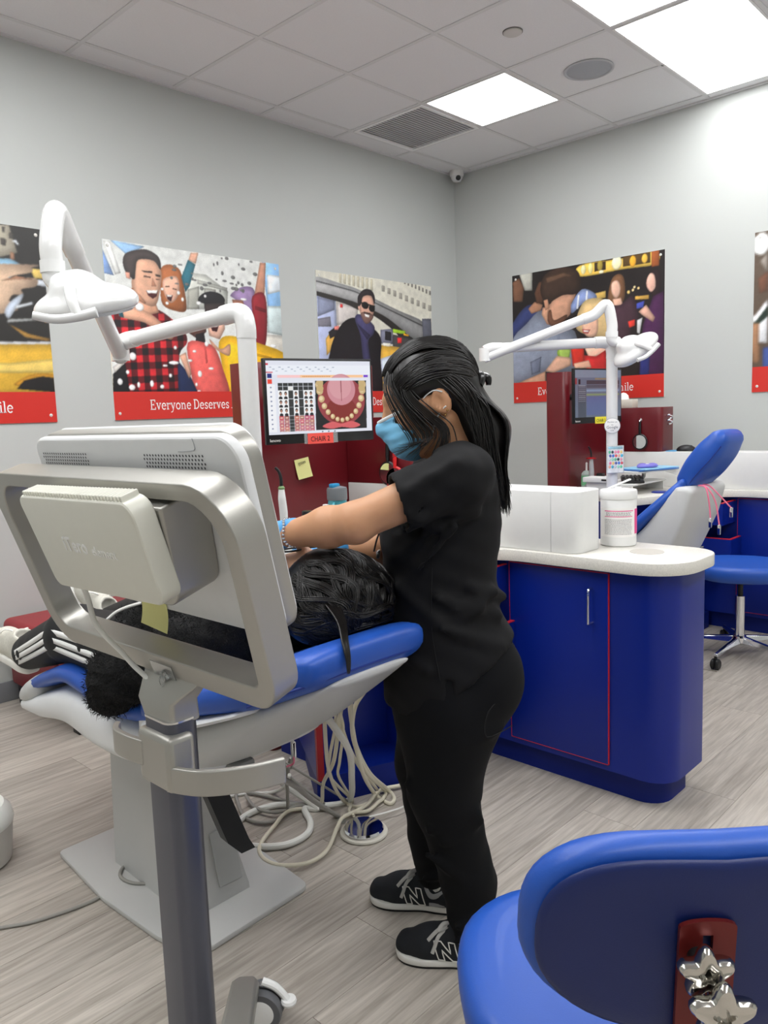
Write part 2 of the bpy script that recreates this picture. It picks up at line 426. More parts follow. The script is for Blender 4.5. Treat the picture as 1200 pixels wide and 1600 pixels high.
diffm = mat('light_diffuser', (253, 254, 255), .4, emit=PANEL); lframe = mat('light_frame', (235, 235, 235), .4)
LLAB = ['small square ceiling light panel next to the air vent', 'large bright ceiling light panel nearest the right wall', 'bright ceiling light panel cut by the top edge of the picture']
for n, (i, j, nx, ny) in enumerate(LIGHTS):
    x0, x1 = GX+TS*i+.013, GX+TS*(i+nx)-.013; y1, y0 = GY-TS*j-.013, GY-TS*(j+ny)+.013
    lab = LLAB[n] if n < 3 else 'unseen ceiling light panel added to brighten the room'  # panels without a label of their own are unseen, added for brightness
    t = thing('ceiling_light', lab, 'light', ((x0+x1)/2, (y0+y1)/2, ZC), 'light panels in the ceiling' if n > 2 else 'light panels in the ceiling in view')
    MB().box((x0+.012, y0+.012, ZC-.002), (x1-.012, y1-.012, ZC+.004)).build('diffuser', diffm, t, smooth=0)
    MB().ring([(x0, y0), (x1, y0), (x1, y1), (x0, y1)], [(x0+.012, y0+.012), (x1-.012, y0+.012), (x1-.012, y1-.012), (x0+.012, y1-.012)], ZC-.004, ZC+.015).build('frame', lframe, t, smooth=0)
# air vent
x0, x1, y1, y0 = GX+TS*3+.012, GX+TS*4-.012, GY-.012, GY-TS+.012
t = thing('air_vent', 'square slatted air return vent in the ceiling', 'vent', ((x0+x1)/2, (y0+y1)/2, ZC))
vm = mat('vent_paint', (240, 240, 240), .5)
MB().box((x0, y0, ZC+.008), (x1, y1, ZC+.014)).build('backing', mat('vent_dark', (205, 205, 207), .8), t, smooth=0)
MB().ring([(x0, y0), (x1, y0), (x1, y1), (x0, y1)], [(x0+.022, y0+.022), (x1-.022, y0+.022), (x1-.022, y1-.022), (x0+.022, y1-.022)], ZC-.007, ZC+.008).build('frame', vm, t, smooth=0)
for k in range(22):
    yy = y0+.03+(y1-y0-.06)*k/21
    MB().box((x0+.022, -.009, -.0012), (x1-.022, .009, .0012), M=T(0, yy, ZC+.001, rx=R_(35))).build('slat', vm, t, smooth=0)
# ceiling loudspeaker, sprinkler plate, corner camera
t = thing('ceiling_speaker', 'round flush loudspeaker in the ceiling', 'loudspeaker', (4.16, 2.29, ZC))
cx, cy = 4.16, 2.29
MB().lathe([(0, .006), (.128, .006), (.136, .0), (.136, -.005), (.126, -.007), (.120, -.002), (0, -.002)][::-1], 48, T(cx, cy, ZC)).build('rim', mat('speaker_paint', (190, 192, 196), .6), t)
MB().lathe([(.119, -.003), (.10, -.006), (0, -.008)], 48, T(cx, cy, ZC)).build('grille', mat('speaker_grille', (172, 176, 182), .7, bump=.6, bscale=900), t)
t = thing('sprinkler_plate', 'small round sprinkler cover plate in the ceiling', 'sprinkler', (3.48, 2.33, ZC))
MB().lathe([(0, -.010), (.040, -.010), (.046, -.006), (.046, -.002), (.038, .001), (0, .001)], 32, T(3.48, 2.33, ZC)).build('cover', mat('plate_white', (205, 202, 198), .5), t)
MB().lathe([(.050, .002), (.050, -.003), (.047, -.003), (.047, .002)], 32, T(3.48, 2.33, ZC)).build('rim', mat('plate_rim', (120, 118, 116), .6), t)
t = thing('security_camera', 'small white dome security camera in the room corner', 'camera', (5.03, 3.91, ZC-.03))
MB().lathe([(0, .03), (.052, .03), (.055, .0), (.05, -.012), (0, -.012)], 32, T(5.03, 3.90, ZC-.03)).build('base', mat('camera_white', (232, 232, 230), .35), t)
MB().lathe([(.047, -.012), (.044, -.03), (.03, -.048), (0, -.056)], 32, T(5.03, 3.90, ZC-.03)).build('dome', mat('camera_white2', (225, 226, 226), .2), t)
MB().lathe([(0, .004), (.017, .004), (.02, -.004), (0, -.004)], 20, axis_m((5.004, 3.865, ZC-.062), (4.9, 3.75, ZC-.10))).build('lens', mat('lens_black', (15, 15, 18), .08), t)
# ================================================================== POSTER PRINTS (flat pictures: shapes in thousandths of the poster)
PRINTS = {
 'crowd': [
  ('p',(228,230,226),[(-95,-46),(1199,-279),(1122,1259),(-178,1166)]),
  ('p',(150,188,226),[(39,1),(210,10),(115,70)]),
  ('p',(140,185,228),[(889,-14),(1010,-4),(999,425),(911,291),(902,154)]),
  ('p',(225,232,236),[(917,77),(1017,75),(1012,173),(915,205)]),
  ('p',(118,146,190),[(-1,52),(46,193),(0,186)]),
  ('p',(235,236,232),[(8,11),(39,10),(80,175),(51,188)]),
  ('p',(198,200,192),[(404,124),(535,126),(662,212),(651,325),(409,347)]),
  ('p',(165,166,158),[(485,162),(658,192),(657,212),(484,187)]),
  ('p',(170,170,160),[(425,228),(492,201),(484,340),(418,346)]),
  ('p',(150,150,142),[(520,207),(588,210),(592,310),(523,317)]),
  ('p',(210,206,196),[(874,466),(1020,468),(1011,645),(865,628)]),
  ('p',(200,214,214),[(906,281),(1007,272),(1003,469),(902,453)]),
  ('p',(170,100,56),[(286,125),(334,93),(391,121),(408,240),(410,352),(353,362),(284,330),(277,225)]),
  ('p',(228,178,152),[(299,180),(366,157),(382,213),(367,278),(331,317),(306,294),(290,234)]),
  ('p',(60,18,20),[(307,272),(341,272),(330,308),(312,298)]),
  ('p',(245,240,235),[(309,272),(339,270),(335,280),(312,283)]),
  ('p',(80,50,40),[(304,222),(326,218),(326,224),(304,228)]),
  ('p',(80,50,40),[(343,229),(367,233),(366,238),(343,235)]),
  ('p',(40,108,124),[(395,159),(438,51),(479,73),(438,207),(413,244)]),
  ('p',(216,165,138),[(455,8),(500,1),(481,69),(441,53)]),
  ('p',(150,125,166),[(676,233),(746,178),(820,174),(833,256),(819,480),(777,509),(764,315),(705,259)]),
  ('p',(150,98,78),[(685,261),(752,259),(773,346),(751,411),(691,332)]),
  ('p',(196,140,114),[(875,7),(914,2),(895,202),(824,231)]),
  ('p',(138,30,42),[(814,229),(891,201),(905,340),(881,541),(819,522),(810,353)]),
  ('p',(105,20,30),[(829,288),(899,303),(895,325),(828,310)]),
  ('p',(236,182,34),[(589,535),(662,489),(859,531),(1035,616),(1022,868),(620,865),(600,678)]),
  ('p',(205,150,20),[(755,579),(921,615),(920,631),(754,594)]),
  ('p',(88,56,48),[(421,425),(514,398),(519,473),(464,521),(419,489)]),
  ('p',(245,240,238),[(443,431),(475,431),(468,449),(445,448)]),
  ('p',(30,26,28),[(456,492),(504,479),(510,539),(453,542)]),
  ('p',(226,180,158),[(519,392),(630,373),(630,450),(595,516),(534,497)]),
  ('p',(60,15,20),[(544,436),(595,427),(581,469),(553,465)]),
  ('p',(248,244,240),[(546,434),(593,426),(586,439),(551,443)]),
  ('p',(28,27,30),[(482,291),(509,244),(568,224),(626,241),(635,286),(553,304)]),
  ('p',(55,45,45),[(515,303),(638,286),(632,388),(518,407)]),
  ('p',(226,98,92),[(408,544),(534,548),(571,587),(604,699),(628,865),(445,864),(416,723)]),
  ('p',(205,80,78),[(499,559),(509,554),(515,660),(506,670)]),
  ('p',(226,170,140),[(536,517),(596,575),(654,541),(649,614),(595,596),(548,557)]),
  ('plaid',None,[(8,419),(128,372),(256,361),(383,467),(404,544),(355,625),(331,863),(71,861),(63,674),(28,527)]),
  ('p',(26,24,26),[(6,740),(69,678),(84,861),(-2,860)]),
  ('p',(220,215,208),[(7,703),(60,655),(58,688),(15,735)]),
  ('p',(30,42,78),[(344,655),(404,733),(449,848),(448,864),(336,863)]),
  ('p',(214,165,140),[(355,625),(393,604),(418,733),(402,763)]),
  ('p',(214,160,130),[(134,302),(249,333),(263,379),(184,405),(119,382)]),
  ('p',(216,166,138),[(164,77),(256,77),(283,121),(288,177),(271,264),(254,325),(231,346),(189,337),(149,310),(133,270),(133,196)]),
  ('p',(196,140,112),[(134,260),(167,285),(198,328),(189,337),(149,310)]),
  ('p',(66,56,54),[(95,100),(120,56),(209,25),(271,49),(288,91),(283,130),(252,84),(173,89),(156,147),(146,202),(123,188),(100,154)]),
  ('p',(60,45,40),[(184,148),(239,145),(241,156),(200,156)]),
  ('p',(60,45,40),[(255,160),(281,161),(281,172),(257,171)]),
  ('p',(90,60,52),[(195,175),(231,176),(229,184),(194,183)]),
  ('p',(90,60,52),[(257,184),(279,184),(279,189),(256,192)]),
  ('p',(188,130,104),[(239,183),(256,228),(231,231)]),
  ('p',(70,18,20),[(201,259),(264,252),(255,285),(234,302),(211,286)]),
  ('p',(248,246,240),[(202,257),(263,250),(255,270),(210,273)]),
  ('p',(224,160,138),[(102,165),(125,165),(126,204),(106,199)]),
  ('p',(190,105,60),[(106,263),(137,251),(140,315),(106,337)]),
  ('p',(216,162,134),[(61,392),(101,352),(211,385),(310,474),(342,489),(316,533),(264,509),(239,491),(182,443),(67,423)]),
  ('p',(30,80,95),[(53,393),(74,377),(80,423),(60,420)]),
  ('e',(240,240,238),(194,517,21,17)),
  ('e',(240,240,238),(109,639,18,23)),
  ('e',(240,240,238),(78,729,9,12)),
  ('e',(240,240,238),(37,784,13,19)),
  ('e',(240,240,238),(95,816,16,17)),
  ('e',(240,240,238),(129,801,8,17)),
  ('e',(240,240,238),(198,794,10,20)),
  ('e',(240,240,238),(251,811,11,12)),
  ('e',(240,240,238),(300,745,9,12)),
  ('e',(240,240,238),(275,687,14,7)),
  ('e',(240,240,238),(323,669,28,11)),
  ('e',(240,240,238),(336,579,9,12)),
  ('e',(240,240,238),(465,732,12,20)),
  ('e',(240,240,238),(442,596,11,8)),
  ('e',(240,240,238),(413,653,14,8)),
  ('e',(240,240,238),(515,547,12,16)),
  ('e',(240,240,238),(374,253,9,12)),
  ('e',(240,240,238),(308,320,9,10)),
  ('e',(240,240,238),(394,290,8,12)),
  ('e',(240,240,238),(484,303,14,12)),
  ('e',(240,240,238),(524,257,8,9)),
  ('e',(240,240,238),(162,355,22,23)),
  ('e',(240,240,238),(286,240,7,8)),
  ('e',(240,240,238),(757,253,21,8)),
  ('e',(240,240,238),(763,336,13,7)),
  ('e',(240,240,238),(776,572,20,11)),
  ('e',(240,240,238),(936,540,21,11)),
  ('e',(240,240,238),(442,798,7,12)),
  ('e',(240,240,238),(454,838,10,6)),
  ('e',(240,240,238),(533,698,16,8)),
  ('e',(240,240,238),(34,619,12,13)),
  ('e',(110,110,108),(554,175,13,7)),
  ('e',(110,110,108),(688,162,13,6)),
  ('e',(110,110,108),(341,170,8,8)),
  ('e',(110,110,108),(507,212,11,12)),
  ('e',(110,110,108),(717,168,7,8)),
  ('e',(110,110,108),(471,167,10,5)),
  ('e',(110,110,108),(393,86,13,5)),
  ('e',(110,110,108),(615,216,5,9)),
  ('e',(110,110,108),(799,147,12,11)),
  ('e',(110,110,108),(713,192,15,12)),
  ('e',(110,110,108),(456,129,6,5)),
  ('e',(110,110,108),(456,162,8,9)),
  ('e',(110,110,108),(756,200,10,12)),
  ('e',(110,110,108),(840,85,15,11)),
  ('e',(110,110,108),(729,152,8,10)),
  ('e',(110,110,108),(358,121,13,7)),
  ('e',(110,110,108),(645,151,14,6)),
  ('e',(110,110,108),(527,189,14,9)),
  ('e',(110,110,108),(608,48,6,12)),
  ('e',(110,110,108),(818,9,11,6)),
  ('e',(110,110,108),(739,37,5,9)),
  ('e',(110,110,108),(747,198,11,7)),
  ('e',(110,110,108),(368,200,12,4)),
  ('e',(110,110,108),(695,191,14,10)),
  ('e',(110,110,108),(597,148,7,5)),
  ('e',(110,110,108),(636,14,6,6)),
  ('e',(110,110,108),(362,100,10,9)),
  ('e',(110,110,108),(586,59,5,10)),
  ('e',(110,110,108),(634,105,8,12)),
  ('e',(110,110,108),(698,123,13,11)),
  ('e',(110,110,108),(423,197,12,9)),
  ('e',(110,110,108),(753,162,9,10)),
  ('e',(110,110,108),(765,62,14,9)),
  ('e',(110,110,108),(666,10,11,10)),
 ],
 'bridge': [
  ('p',(222,219,204),[(-55,-38),(1242,-220),(1198,1172),(-112,1111)]),
  ('p',(168,176,206),[(1,175),(147,183),(147,371),(90,642),(-14,645)]),
  ('p',(130,136,160),[(5,182),(137,199),(134,262),(2,320)]),
  ('p',(196,190,186),[(150,206),(326,221),(312,327),(147,371)]),
  ('p',(120,118,130),[(1,335),(97,312),(102,382),(3,389)]),
  ('p',(150,146,136),[(535,44),(561,46),(559,89),(533,87)]),
  ('p',(150,146,136),[(586,57),(612,59),(611,102),(584,100)]),
  ('p',(150,146,136),[(638,69),(665,71),(663,115),(637,113)]),
  ('p',(150,146,136),[(691,82),(718,84),(717,128),(690,126)]),
  ('p',(150,146,136),[(745,95),(773,97),(771,142),(743,139)]),
  ('p',(150,146,136),[(800,108),(828,110),(826,155),(798,153)]),
  ('p',(150,146,136),[(855,121),(884,124),(882,169),(854,167)]),
  ('p',(150,146,136),[(912,135),(941,138),(939,183),(910,181)]),
  ('p',(150,146,136),[(969,149),(999,151),(997,198),(968,195)]),
  ('p',(120,116,108),[(741,-22),(756,-21),(755,10),(740,8)]),
  ('p',(120,116,108),[(775,-14),(789,-13),(788,18),(773,17)]),
  ('p',(120,116,108),[(808,-6),(823,-5),(822,26),(807,25)]),
  ('p',(120,116,108),[(843,2),(858,3),(856,35),(841,33)]),
  ('p',(120,116,108),[(877,10),(892,11),(891,43),(876,41)]),
  ('p',(120,116,108),[(912,18),(927,20),(926,51),(911,49)]),
  ('p',(120,116,108),[(947,26),(963,28),(961,60),(946,58)]),
  ('p',(120,116,108),[(983,35),(998,36),(997,68),(981,66)]),
  ('p',(190,184,160),[(182,-1),(200,-3),(196,68),(179,62)]),
  ('p',(190,184,160),[(217,1),(235,-1),(232,71),(214,66)]),
  ('p',(190,184,160),[(253,3),(271,0),(268,75),(250,69)]),
  ('p',(190,184,160),[(289,4),(308,2),(304,79),(286,73)]),
  ('p',(190,184,160),[(326,6),(345,4),(341,83),(323,77)]),
  ('p',(190,184,160),[(363,8),(382,5),(379,86),(360,81)]),
  ('p',(190,184,160),[(401,10),(420,7),(416,90),(398,84)]),
  ('p',(190,184,160),[(439,11),(458,9),(455,94),(436,88)]),
  ('p',(160,160,160),[(-9,47),(196,72),(331,96),(472,150),(690,221),(913,290),(931,421),(852,443),(736,380),(565,282),(467,249),(327,205),(218,183),(-6,153)]),
  ('p',(120,120,122),[(-11,70),(195,95),(330,118),(471,175),(689,245),(912,316),(912,327),(689,255),(470,184),(330,127),(195,105),(-11,79)]),
  ('p',(58,54,52),[(-6,145),(218,177),(327,198),(468,242),(585,289),(746,388),(830,444),(723,450),(622,371),(466,282),(325,245),(216,211),(-3,175)]),
  ('p',(90,92,104),[(903,264),(993,257),(998,435),(908,422)]),
  ('p',(120,122,140),[(511,378),(622,362),(618,481),(507,479)]),
  ('p',(34,34,38),[(551,384),(606,389),(603,457),(548,451)]),
  ('p',(66,64,64),[(621,405),(831,436),(763,518),(616,515)]),
  ('p',(150,190,40),[(622,362),(737,372),(736,398),(621,392)]),
  ('p',(230,160,40),[(720,390),(773,400),(767,413),(719,407)]),
  ('p',(230,50,50),[(661,428),(703,425),(699,469),(661,471)]),
  ('p',(216,168,66),[(506,495),(721,511),(760,587),(734,710),(482,832),(494,546)]),
  ('p',(235,230,215),[(527,473),(598,474),(591,500),(531,498)]),
  ('p',(205,215,230),[(502,596),(677,539),(653,625),(497,714)]),
  ('p',(206,160,78),[(55,471),(82,438),(143,450),(113,531),(58,588)]),
  ('p',(40,38,42),[(78,423),(147,371),(152,434),(89,469)]),
  ('p',(225,130,120),[(124,380),(164,370),(163,401),(127,404)]),
  ('p',(225,60,60),[(180,215),(200,217),(199,242),(179,241)]),
  ('p',(30,29,34),[(-53,918),(64,627),(110,483),(192,352),(294,304),(367,355),(462,381),(513,453),(502,596),(468,925)]),
  ('p',(66,64,100),[(294,312),(342,276),(454,349),(446,416),(400,468),(412,632),(355,634),(335,430)]),
  ('p',(50,48,80),[(311,343),(421,425),(391,460),(337,390)]),
  ('p',(206,160,140),[(359,149),(420,127),(463,163),(460,241),(428,320),(390,341),(359,311),(338,244)]),
  ('p',(120,90,82),[(347,267),(390,256),(452,275),(431,318),(390,343),(359,313)]),
  ('p',(44,38,42),[(327,148),(378,93),(440,90),(470,134),(464,192),(440,133),(371,144),(351,202),(327,205)]),
  ('p',(214,168,150),[(324,217),(341,215),(343,252),(327,245)]),
  ('e',(18,18,20),(385,207,30,26)),
  ('e',(18,18,20),(442,225,26,26)),
  ('p',(20,20,22),[(355,186),(469,203),(469,212),(355,196)]),
  ('p',(246,242,238),[(375,269),(420,276),(415,296),(384,289)]),
  ('p',(60,45,45),[(371,254),(428,260),(426,270),(371,267)]),
 ],
 'bar': [
  ('p',(34,28,28),[(-49,-276),(1119,-24),(1131,1291),(-74,1281)]),
  ('p',(190,190,180),[(52,-8),(150,-1),(148,137),(92,128)]),
  ('p',(120,84,64),[(4,48),(52,24),(87,106),(76,212),(7,201)]),
  ('p',(226,188,84),[(479,9),(741,11),(948,5),(948,89),(741,88),(483,91)]),
  ('p',(60,44,30),[(575,8),(646,11),(646,71),(575,72)]),
  ('p',(80,60,30),[(754,3),(916,3),(916,74),(754,71)]),
  ('e',(245,235,190),(715,35,31,49)),
  ('e',(235,170,50),(813,44,20,39)),
  ('e',(230,180,70),(883,39,18,32)),
  ('e',(245,235,180),(502,44,16,34)),
  ('e',(240,225,150),(549,43,15,40)),
  ('e',(160,140,60),(610,34,18,40)),
  ('e',(250,240,200),(619,81,16,13)),
  ('p',(150,80,40),[(924,-5),(968,-5),(968,103),(924,104)]),
  ('p',(205,170,90),[(574,228),(646,219),(646,269),(592,271)]),
  ('p',(190,150,70),[(826,288),(909,291),(909,320),(826,312)]),
  ('e',(250,230,170),(823,223,7,9)),
  ('e',(240,210,140),(847,235,7,9)),
  ('e',(230,200,120),(788,253,9,13)),
  ('e',(235,210,150),(814,242,7,10)),
  ('p',(52,62,108),[(-13,506),(3,365),(111,244),(223,277),(222,330),(78,407)]),
  ('p',(176,128,100),[(116,272),(163,225),(223,255),(212,296),(141,313)]),
  ('p',(90,60,45),[(163,161),(195,81),(235,78),(223,245),(178,238)]),
  ('p',(134,152,198),[(419,285),(492,184),(574,224),(585,270),(501,287),(426,350)]),
  ('p',(225,230,240),[(464,220),(478,218),(468,323),(454,321)]),
  ('p',(225,230,240),[(520,199),(533,201),(529,271),(515,269)]),
  ('p',(120,84,58),[(668,203),(694,129),(741,120),(765,180),(759,306),(689,345),(659,301)]),
  ('p',(220,176,154),[(682,176),(715,157),(737,195),(735,254),(711,284),(685,246)]),
  ('p',(216,170,148),[(689,286),(741,284),(754,335),(698,347)]),
  ('p',(66,44,54),[(676,353),(741,333),(801,282),(831,327),(848,456),(802,509),(793,587),(690,575)]),
  ('p',(40,26,28),[(900,213),(916,140),(956,119),(977,189),(974,340),(933,314)]),
  ('p',(224,176,158),[(896,184),(916,145),(941,164),(948,241),(921,274),(896,232)]),
  ('p',(72,34,74),[(873,498),(933,305),(993,277),(997,860),(853,839)]),
  ('p',(40,48,110),[(861,692),(919,659),(912,844),(857,840)]),
  ('p',(210,165,145),[(847,398),(893,356),(946,450),(934,482),(877,431)]),
  ('p',(70,80,170),[(835,338),(884,326),(876,373),(835,377)]),
  ('p',(190,190,190),[(839,455),(873,440),(856,555),(840,543)]),
  ('p',(215,60,50),[(784,457),(827,448),(827,492),(793,503)]),
  ('p',(134,142,160),[(-8,518),(99,388),(210,296),(281,412),(444,485),(462,788),(228,770),(-2,863)]),
  ('p',(110,118,138),[(127,685),(209,649),(198,767),(136,785)]),
  ('p',(116,124,142),[(320,491),(334,487),(348,642),(333,640)]),
  ('p',(196,148,120),[(221,276),(282,285),(301,425),(251,408),(214,328)]),
  ('p',(196,148,122),[(272,252),(351,202),(450,202),(419,285),(413,356),(349,405),(300,427),(252,376)]),
  ('p',(110,74,56),[(262,314),(282,306),(301,383),(388,353),(378,393),(300,430),(259,393)]),
  ('p',(190,140,112),[(228,224),(258,218),(270,284),(242,301)]),
  ('p',(60,44,36),[(206,136),(240,32),(352,1),(460,41),(483,142),(450,210),(370,205),(297,235),(274,258),(263,219),(225,213)]),
  ('p',(96,72,56),[(245,59),(371,40),(446,84),(380,72),(254,102)]),
  ('p',(216,186,132),[(496,286),(574,260),(650,292),(691,375),(694,555),(659,571),(486,500),(449,423)]),
  ('p',(232,184,158),[(497,394),(583,390),(599,463),(583,534),(523,531),(494,470)]),
  ('p',(60,50,45),[(537,406),(574,407),(574,419),(537,417)]),
  ('p',(246,240,236),[(497,481),(543,489),(533,506),(502,498)]),
  ('p',(180,60,60),[(493,476),(546,485),(532,512),(500,504)]),
  ('p',(248,244,240),[(498,483),(539,490),(532,502),(504,496)]),
  ('p',(232,186,162),[(509,616),(654,611),(659,672),(537,691)]),
  ('p',(196,46,46),[(500,667),(582,685),(650,641),(663,835),(527,825)]),
  ('e',(140,176,60),(367,633,46,42)),
  ('p',(160,190,90),[(329,597),(415,617),(405,679),(338,672)]),
  ('p',(200,50,38),[(415,598),(504,607),(507,730),(429,744)]),
  ('p',(218,172,146),[(233,765),(318,655),(420,678),(414,737),(298,781)]),
  ('p',(216,168,142),[(434,723),(536,707),(555,765),(443,761)]),
  ('p',(210,162,134),[(30,843),(238,765),(237,857)]),
 ],
 'taxi': [
  ('p',(40,38,36),[(-135,-30),(1708,-475),(1606,1188),(-230,1062)]),
  ('p',(176,168,150),[(-119,169),(869,0),(893,134),(824,165),(-131,305)]),
  ('p',(70,66,60),[(831,68),(853,72),(850,106),(829,103)]),
  ('p',(70,66,60),[(867,35),(883,35),(882,67),(865,66)]),
  ('p',(66,62,58),[(800,46),(822,43),(818,105),(796,108)]),
  ('p',(66,62,58),[(841,12),(852,11),(850,38),(839,40)]),
  ('p',(220,226,232),[(872,79),(892,69),(904,94),(896,92),(885,81)]),
  ('p',(206,178,96),[(939,205),(1009,206),(1005,253),(953,253)]),
  ('p',(200,206,214),[(958,259),(1005,261),(1003,293),(953,288)]),
  ('p',(150,196,224),[(-131,305),(863,167),(906,192),(855,265),(-139,393)]),
  ('p',(216,184,156),[(-134,338),(889,191),(944,204),(943,226),(879,248),(850,266),(959,252),(958,295),(897,316),(903,344),(861,348),(842,378),(798,452),(-158,619)]),
  ('p',(160,116,90),[(815,284),(879,251),(958,259),(877,269)]),
  ('p',(150,110,86),[(865,132),(881,136),(879,171),(862,170)]),
  ('p',(190,200,214),[(821,436),(847,384),(901,337),(893,373),(867,418),(835,470)]),
  ('p',(200,205,210),[(862,404),(938,375),(937,390),(867,418)]),
  ('p',(150,152,150),[(829,473),(1003,453),(1003,462),(828,491)]),
  ('p',(186,140,64),[(833,498),(909,542),(996,562),(995,577),(896,561)]),
  ('p',(235,236,238),[(-160,641),(1025,576),(1024,590),(-161,653)]),
  ('p',(222,176,60),[(-161,653),(1024,590),(1017,869),(-179,858)]),
  ('p',(240,208,110),[(-165,697),(819,696),(1006,668),(1001,742),(-172,774)]),
  ('p',(190,136,40),[(833,803),(893,759),(953,747),(1024,757),(1023,783),(922,769),(867,810)]),
  ('p',(30,28,28),[(842,828),(874,784),(952,762),(1023,772),(1018,846)]),
 ],
 'party': [
  ('p',(92,76,62),[(-59,-36),(859,-83),(902,1108),(-42,1063)]),
  ('e',(236,238,236),(32,76,40,67)),
  ('p',(150,140,130),[(28,181),(63,127),(65,264)]),
  ('p',(110,70,50),[(18,286),(65,249),(67,371),(26,379)]),
  ('p',(225,226,228),[(-2,530),(68,417),(73,694),(13,688)]),
  ('p',(26,44,34),[(5,562),(69,463),(70,524),(11,594)]),
  ('p',(60,80,140),[(50,723),(143,717),(147,871),(52,848)]),
  ('p',(150,110,80),[(-1,561),(29,565),(33,815),(3,812)]),
  ('p',(210,170,150),[(178,166),(287,130),(314,368),(205,409)]),
  ('p',(40,36,40),[(171,403),(379,393),(414,937),(171,919)]),
 ],
}
def paint(ops, cols, rows, seed=1, grain=.03, mott=.10):
    SS = 2; W, H = cols*SS, rows*SS
    img = np.zeros((H, W, 3)); img[:] = np.array(ops[0][1])/255
    gx_, gy_ = np.meshgrid((np.arange(W)+.5)/W*1000, (np.arange(H)+.5)/H*1000)
    for kind, c, pts in ops:
        if kind == 'e':
            cx, cy, rx, ry = pts; m = ((gx_-cx)/rx)**2+((gy_-cy)/ry)**2 < 1
        else:
            P = np.array([q[:2] for q in (cr([(a, b, 0) for a, b in pts], 4, True) if len(pts) > 5 else pts)], float)
            m = np.zeros((H, W), bool)
            for (ax, ay), (bx, by) in zip(P, np.roll(P, -1, 0)):
                if ay == by: continue
                m ^= ((ay > gy_) != (by > gy_)) & (gx_ < (bx-ax)*(gy_-ay)/(by-ay)+ax)
        if not m.any(): continue
        def bb(a, r):
            for ax in (0, 1):
                c_ = np.cumsum(np.concatenate([np.zeros_like(np.take(a, [0], ax)), a], ax), ax); n_ = a.shape[ax]; i_ = np.arange(n_); hi_ = np.minimum(i_+r+1, n_); lo_ = np.maximum(i_-r, 0)
                a = (np.take(c_, hi_, ax)-np.take(c_, lo_, ax))/(hi_-lo_).reshape((-1, 1) if ax == 0 else (1, -1))
            return a
        yy, xx = np.where(m); shade = np.ones((H, W, 1))
        if mott > .05 and len(yy) > 60 and m.mean() < .6:
            w_, h_ = np.ptp(xx)+1, np.ptp(yy)+1; r_ = max(2, int(min(w_, h_)*.16)); y1_, y2_, x1_, x2_ = max(0, yy.min()-r_), yy.max()+r_, max(0, xx.min()-r_), xx.max()+r_
            e_ = bb(m[y1_:y2_, x1_:x2_].astype(float), r_); gxx, gyy = np.meshgrid((np.arange(e_.shape[1])-e_.shape[1]/2)/w_, (np.arange(e_.shape[0])-e_.shape[0]/2)/h_)
            shade[y1_:y2_, x1_:x2_, 0] = (.62+.46*np.clip(e_*1.25-.25, 0, 1))*(1-.22*gxx-.20*gyy)
        if kind == 'plaid':
            a = (np.floor(gx_/32) % 2).astype(int); b = (np.floor((gy_+gx_*.06)/40) % 2).astype(int)
            pal = np.array([[205, 40, 48], [96, 18, 26], [28, 20, 24]])/255
            img[m] = (pal[(a+b)]*shade)[m]
        else: img[m] = np.clip(np.array(c)/255*shade, 0, 1)[m]
    if mott > .05:
        k_ = np.array((1, 2, 1))/4
        for ax in (0, 1): img = k_[0]*np.roll(img, 1, ax)+k_[1]*img+k_[2]*np.roll(img, -1, ax)
    img = img.reshape(rows, SS, cols, SS, 3).mean((1, 3))
    rs = np.random.RandomState(seed); lo = rs.rand(rows//6+2, cols//6+2)
    yi, xi = np.meshgrid(np.arange(rows)/6, np.arange(cols)/6, indexing='ij'); y0 = yi.astype(int); x0 = xi.astype(int); fy, fx = yi-y0, xi-x0
    n = lo[y0, x0]*(1-fy)*(1-fx)+lo[y0+1, x0]*fy*(1-fx)+lo[y0, x0+1]*(1-fy)*fx+lo[y0+1, x0+1]*fy*fx
    return np.clip(img*(1+(n[..., None]-.5)*mott+(rs.rand(rows, cols, 1)-.5)*grain*2), 0, 1)
def arc(cx, cy, rx, ry, a0, a1, n=10): return [(cx+rx*math.cos(R_(a0+(a1-a0)*k/n)), cy+ry*math.sin(R_(a0+(a1-a0)*k/n))) for k in range(n+1)]
SW, TW, SF = .14, .095, .085
def sv(x, y, w=.15): return ([(x-w, y), (x+w, y)], SF)
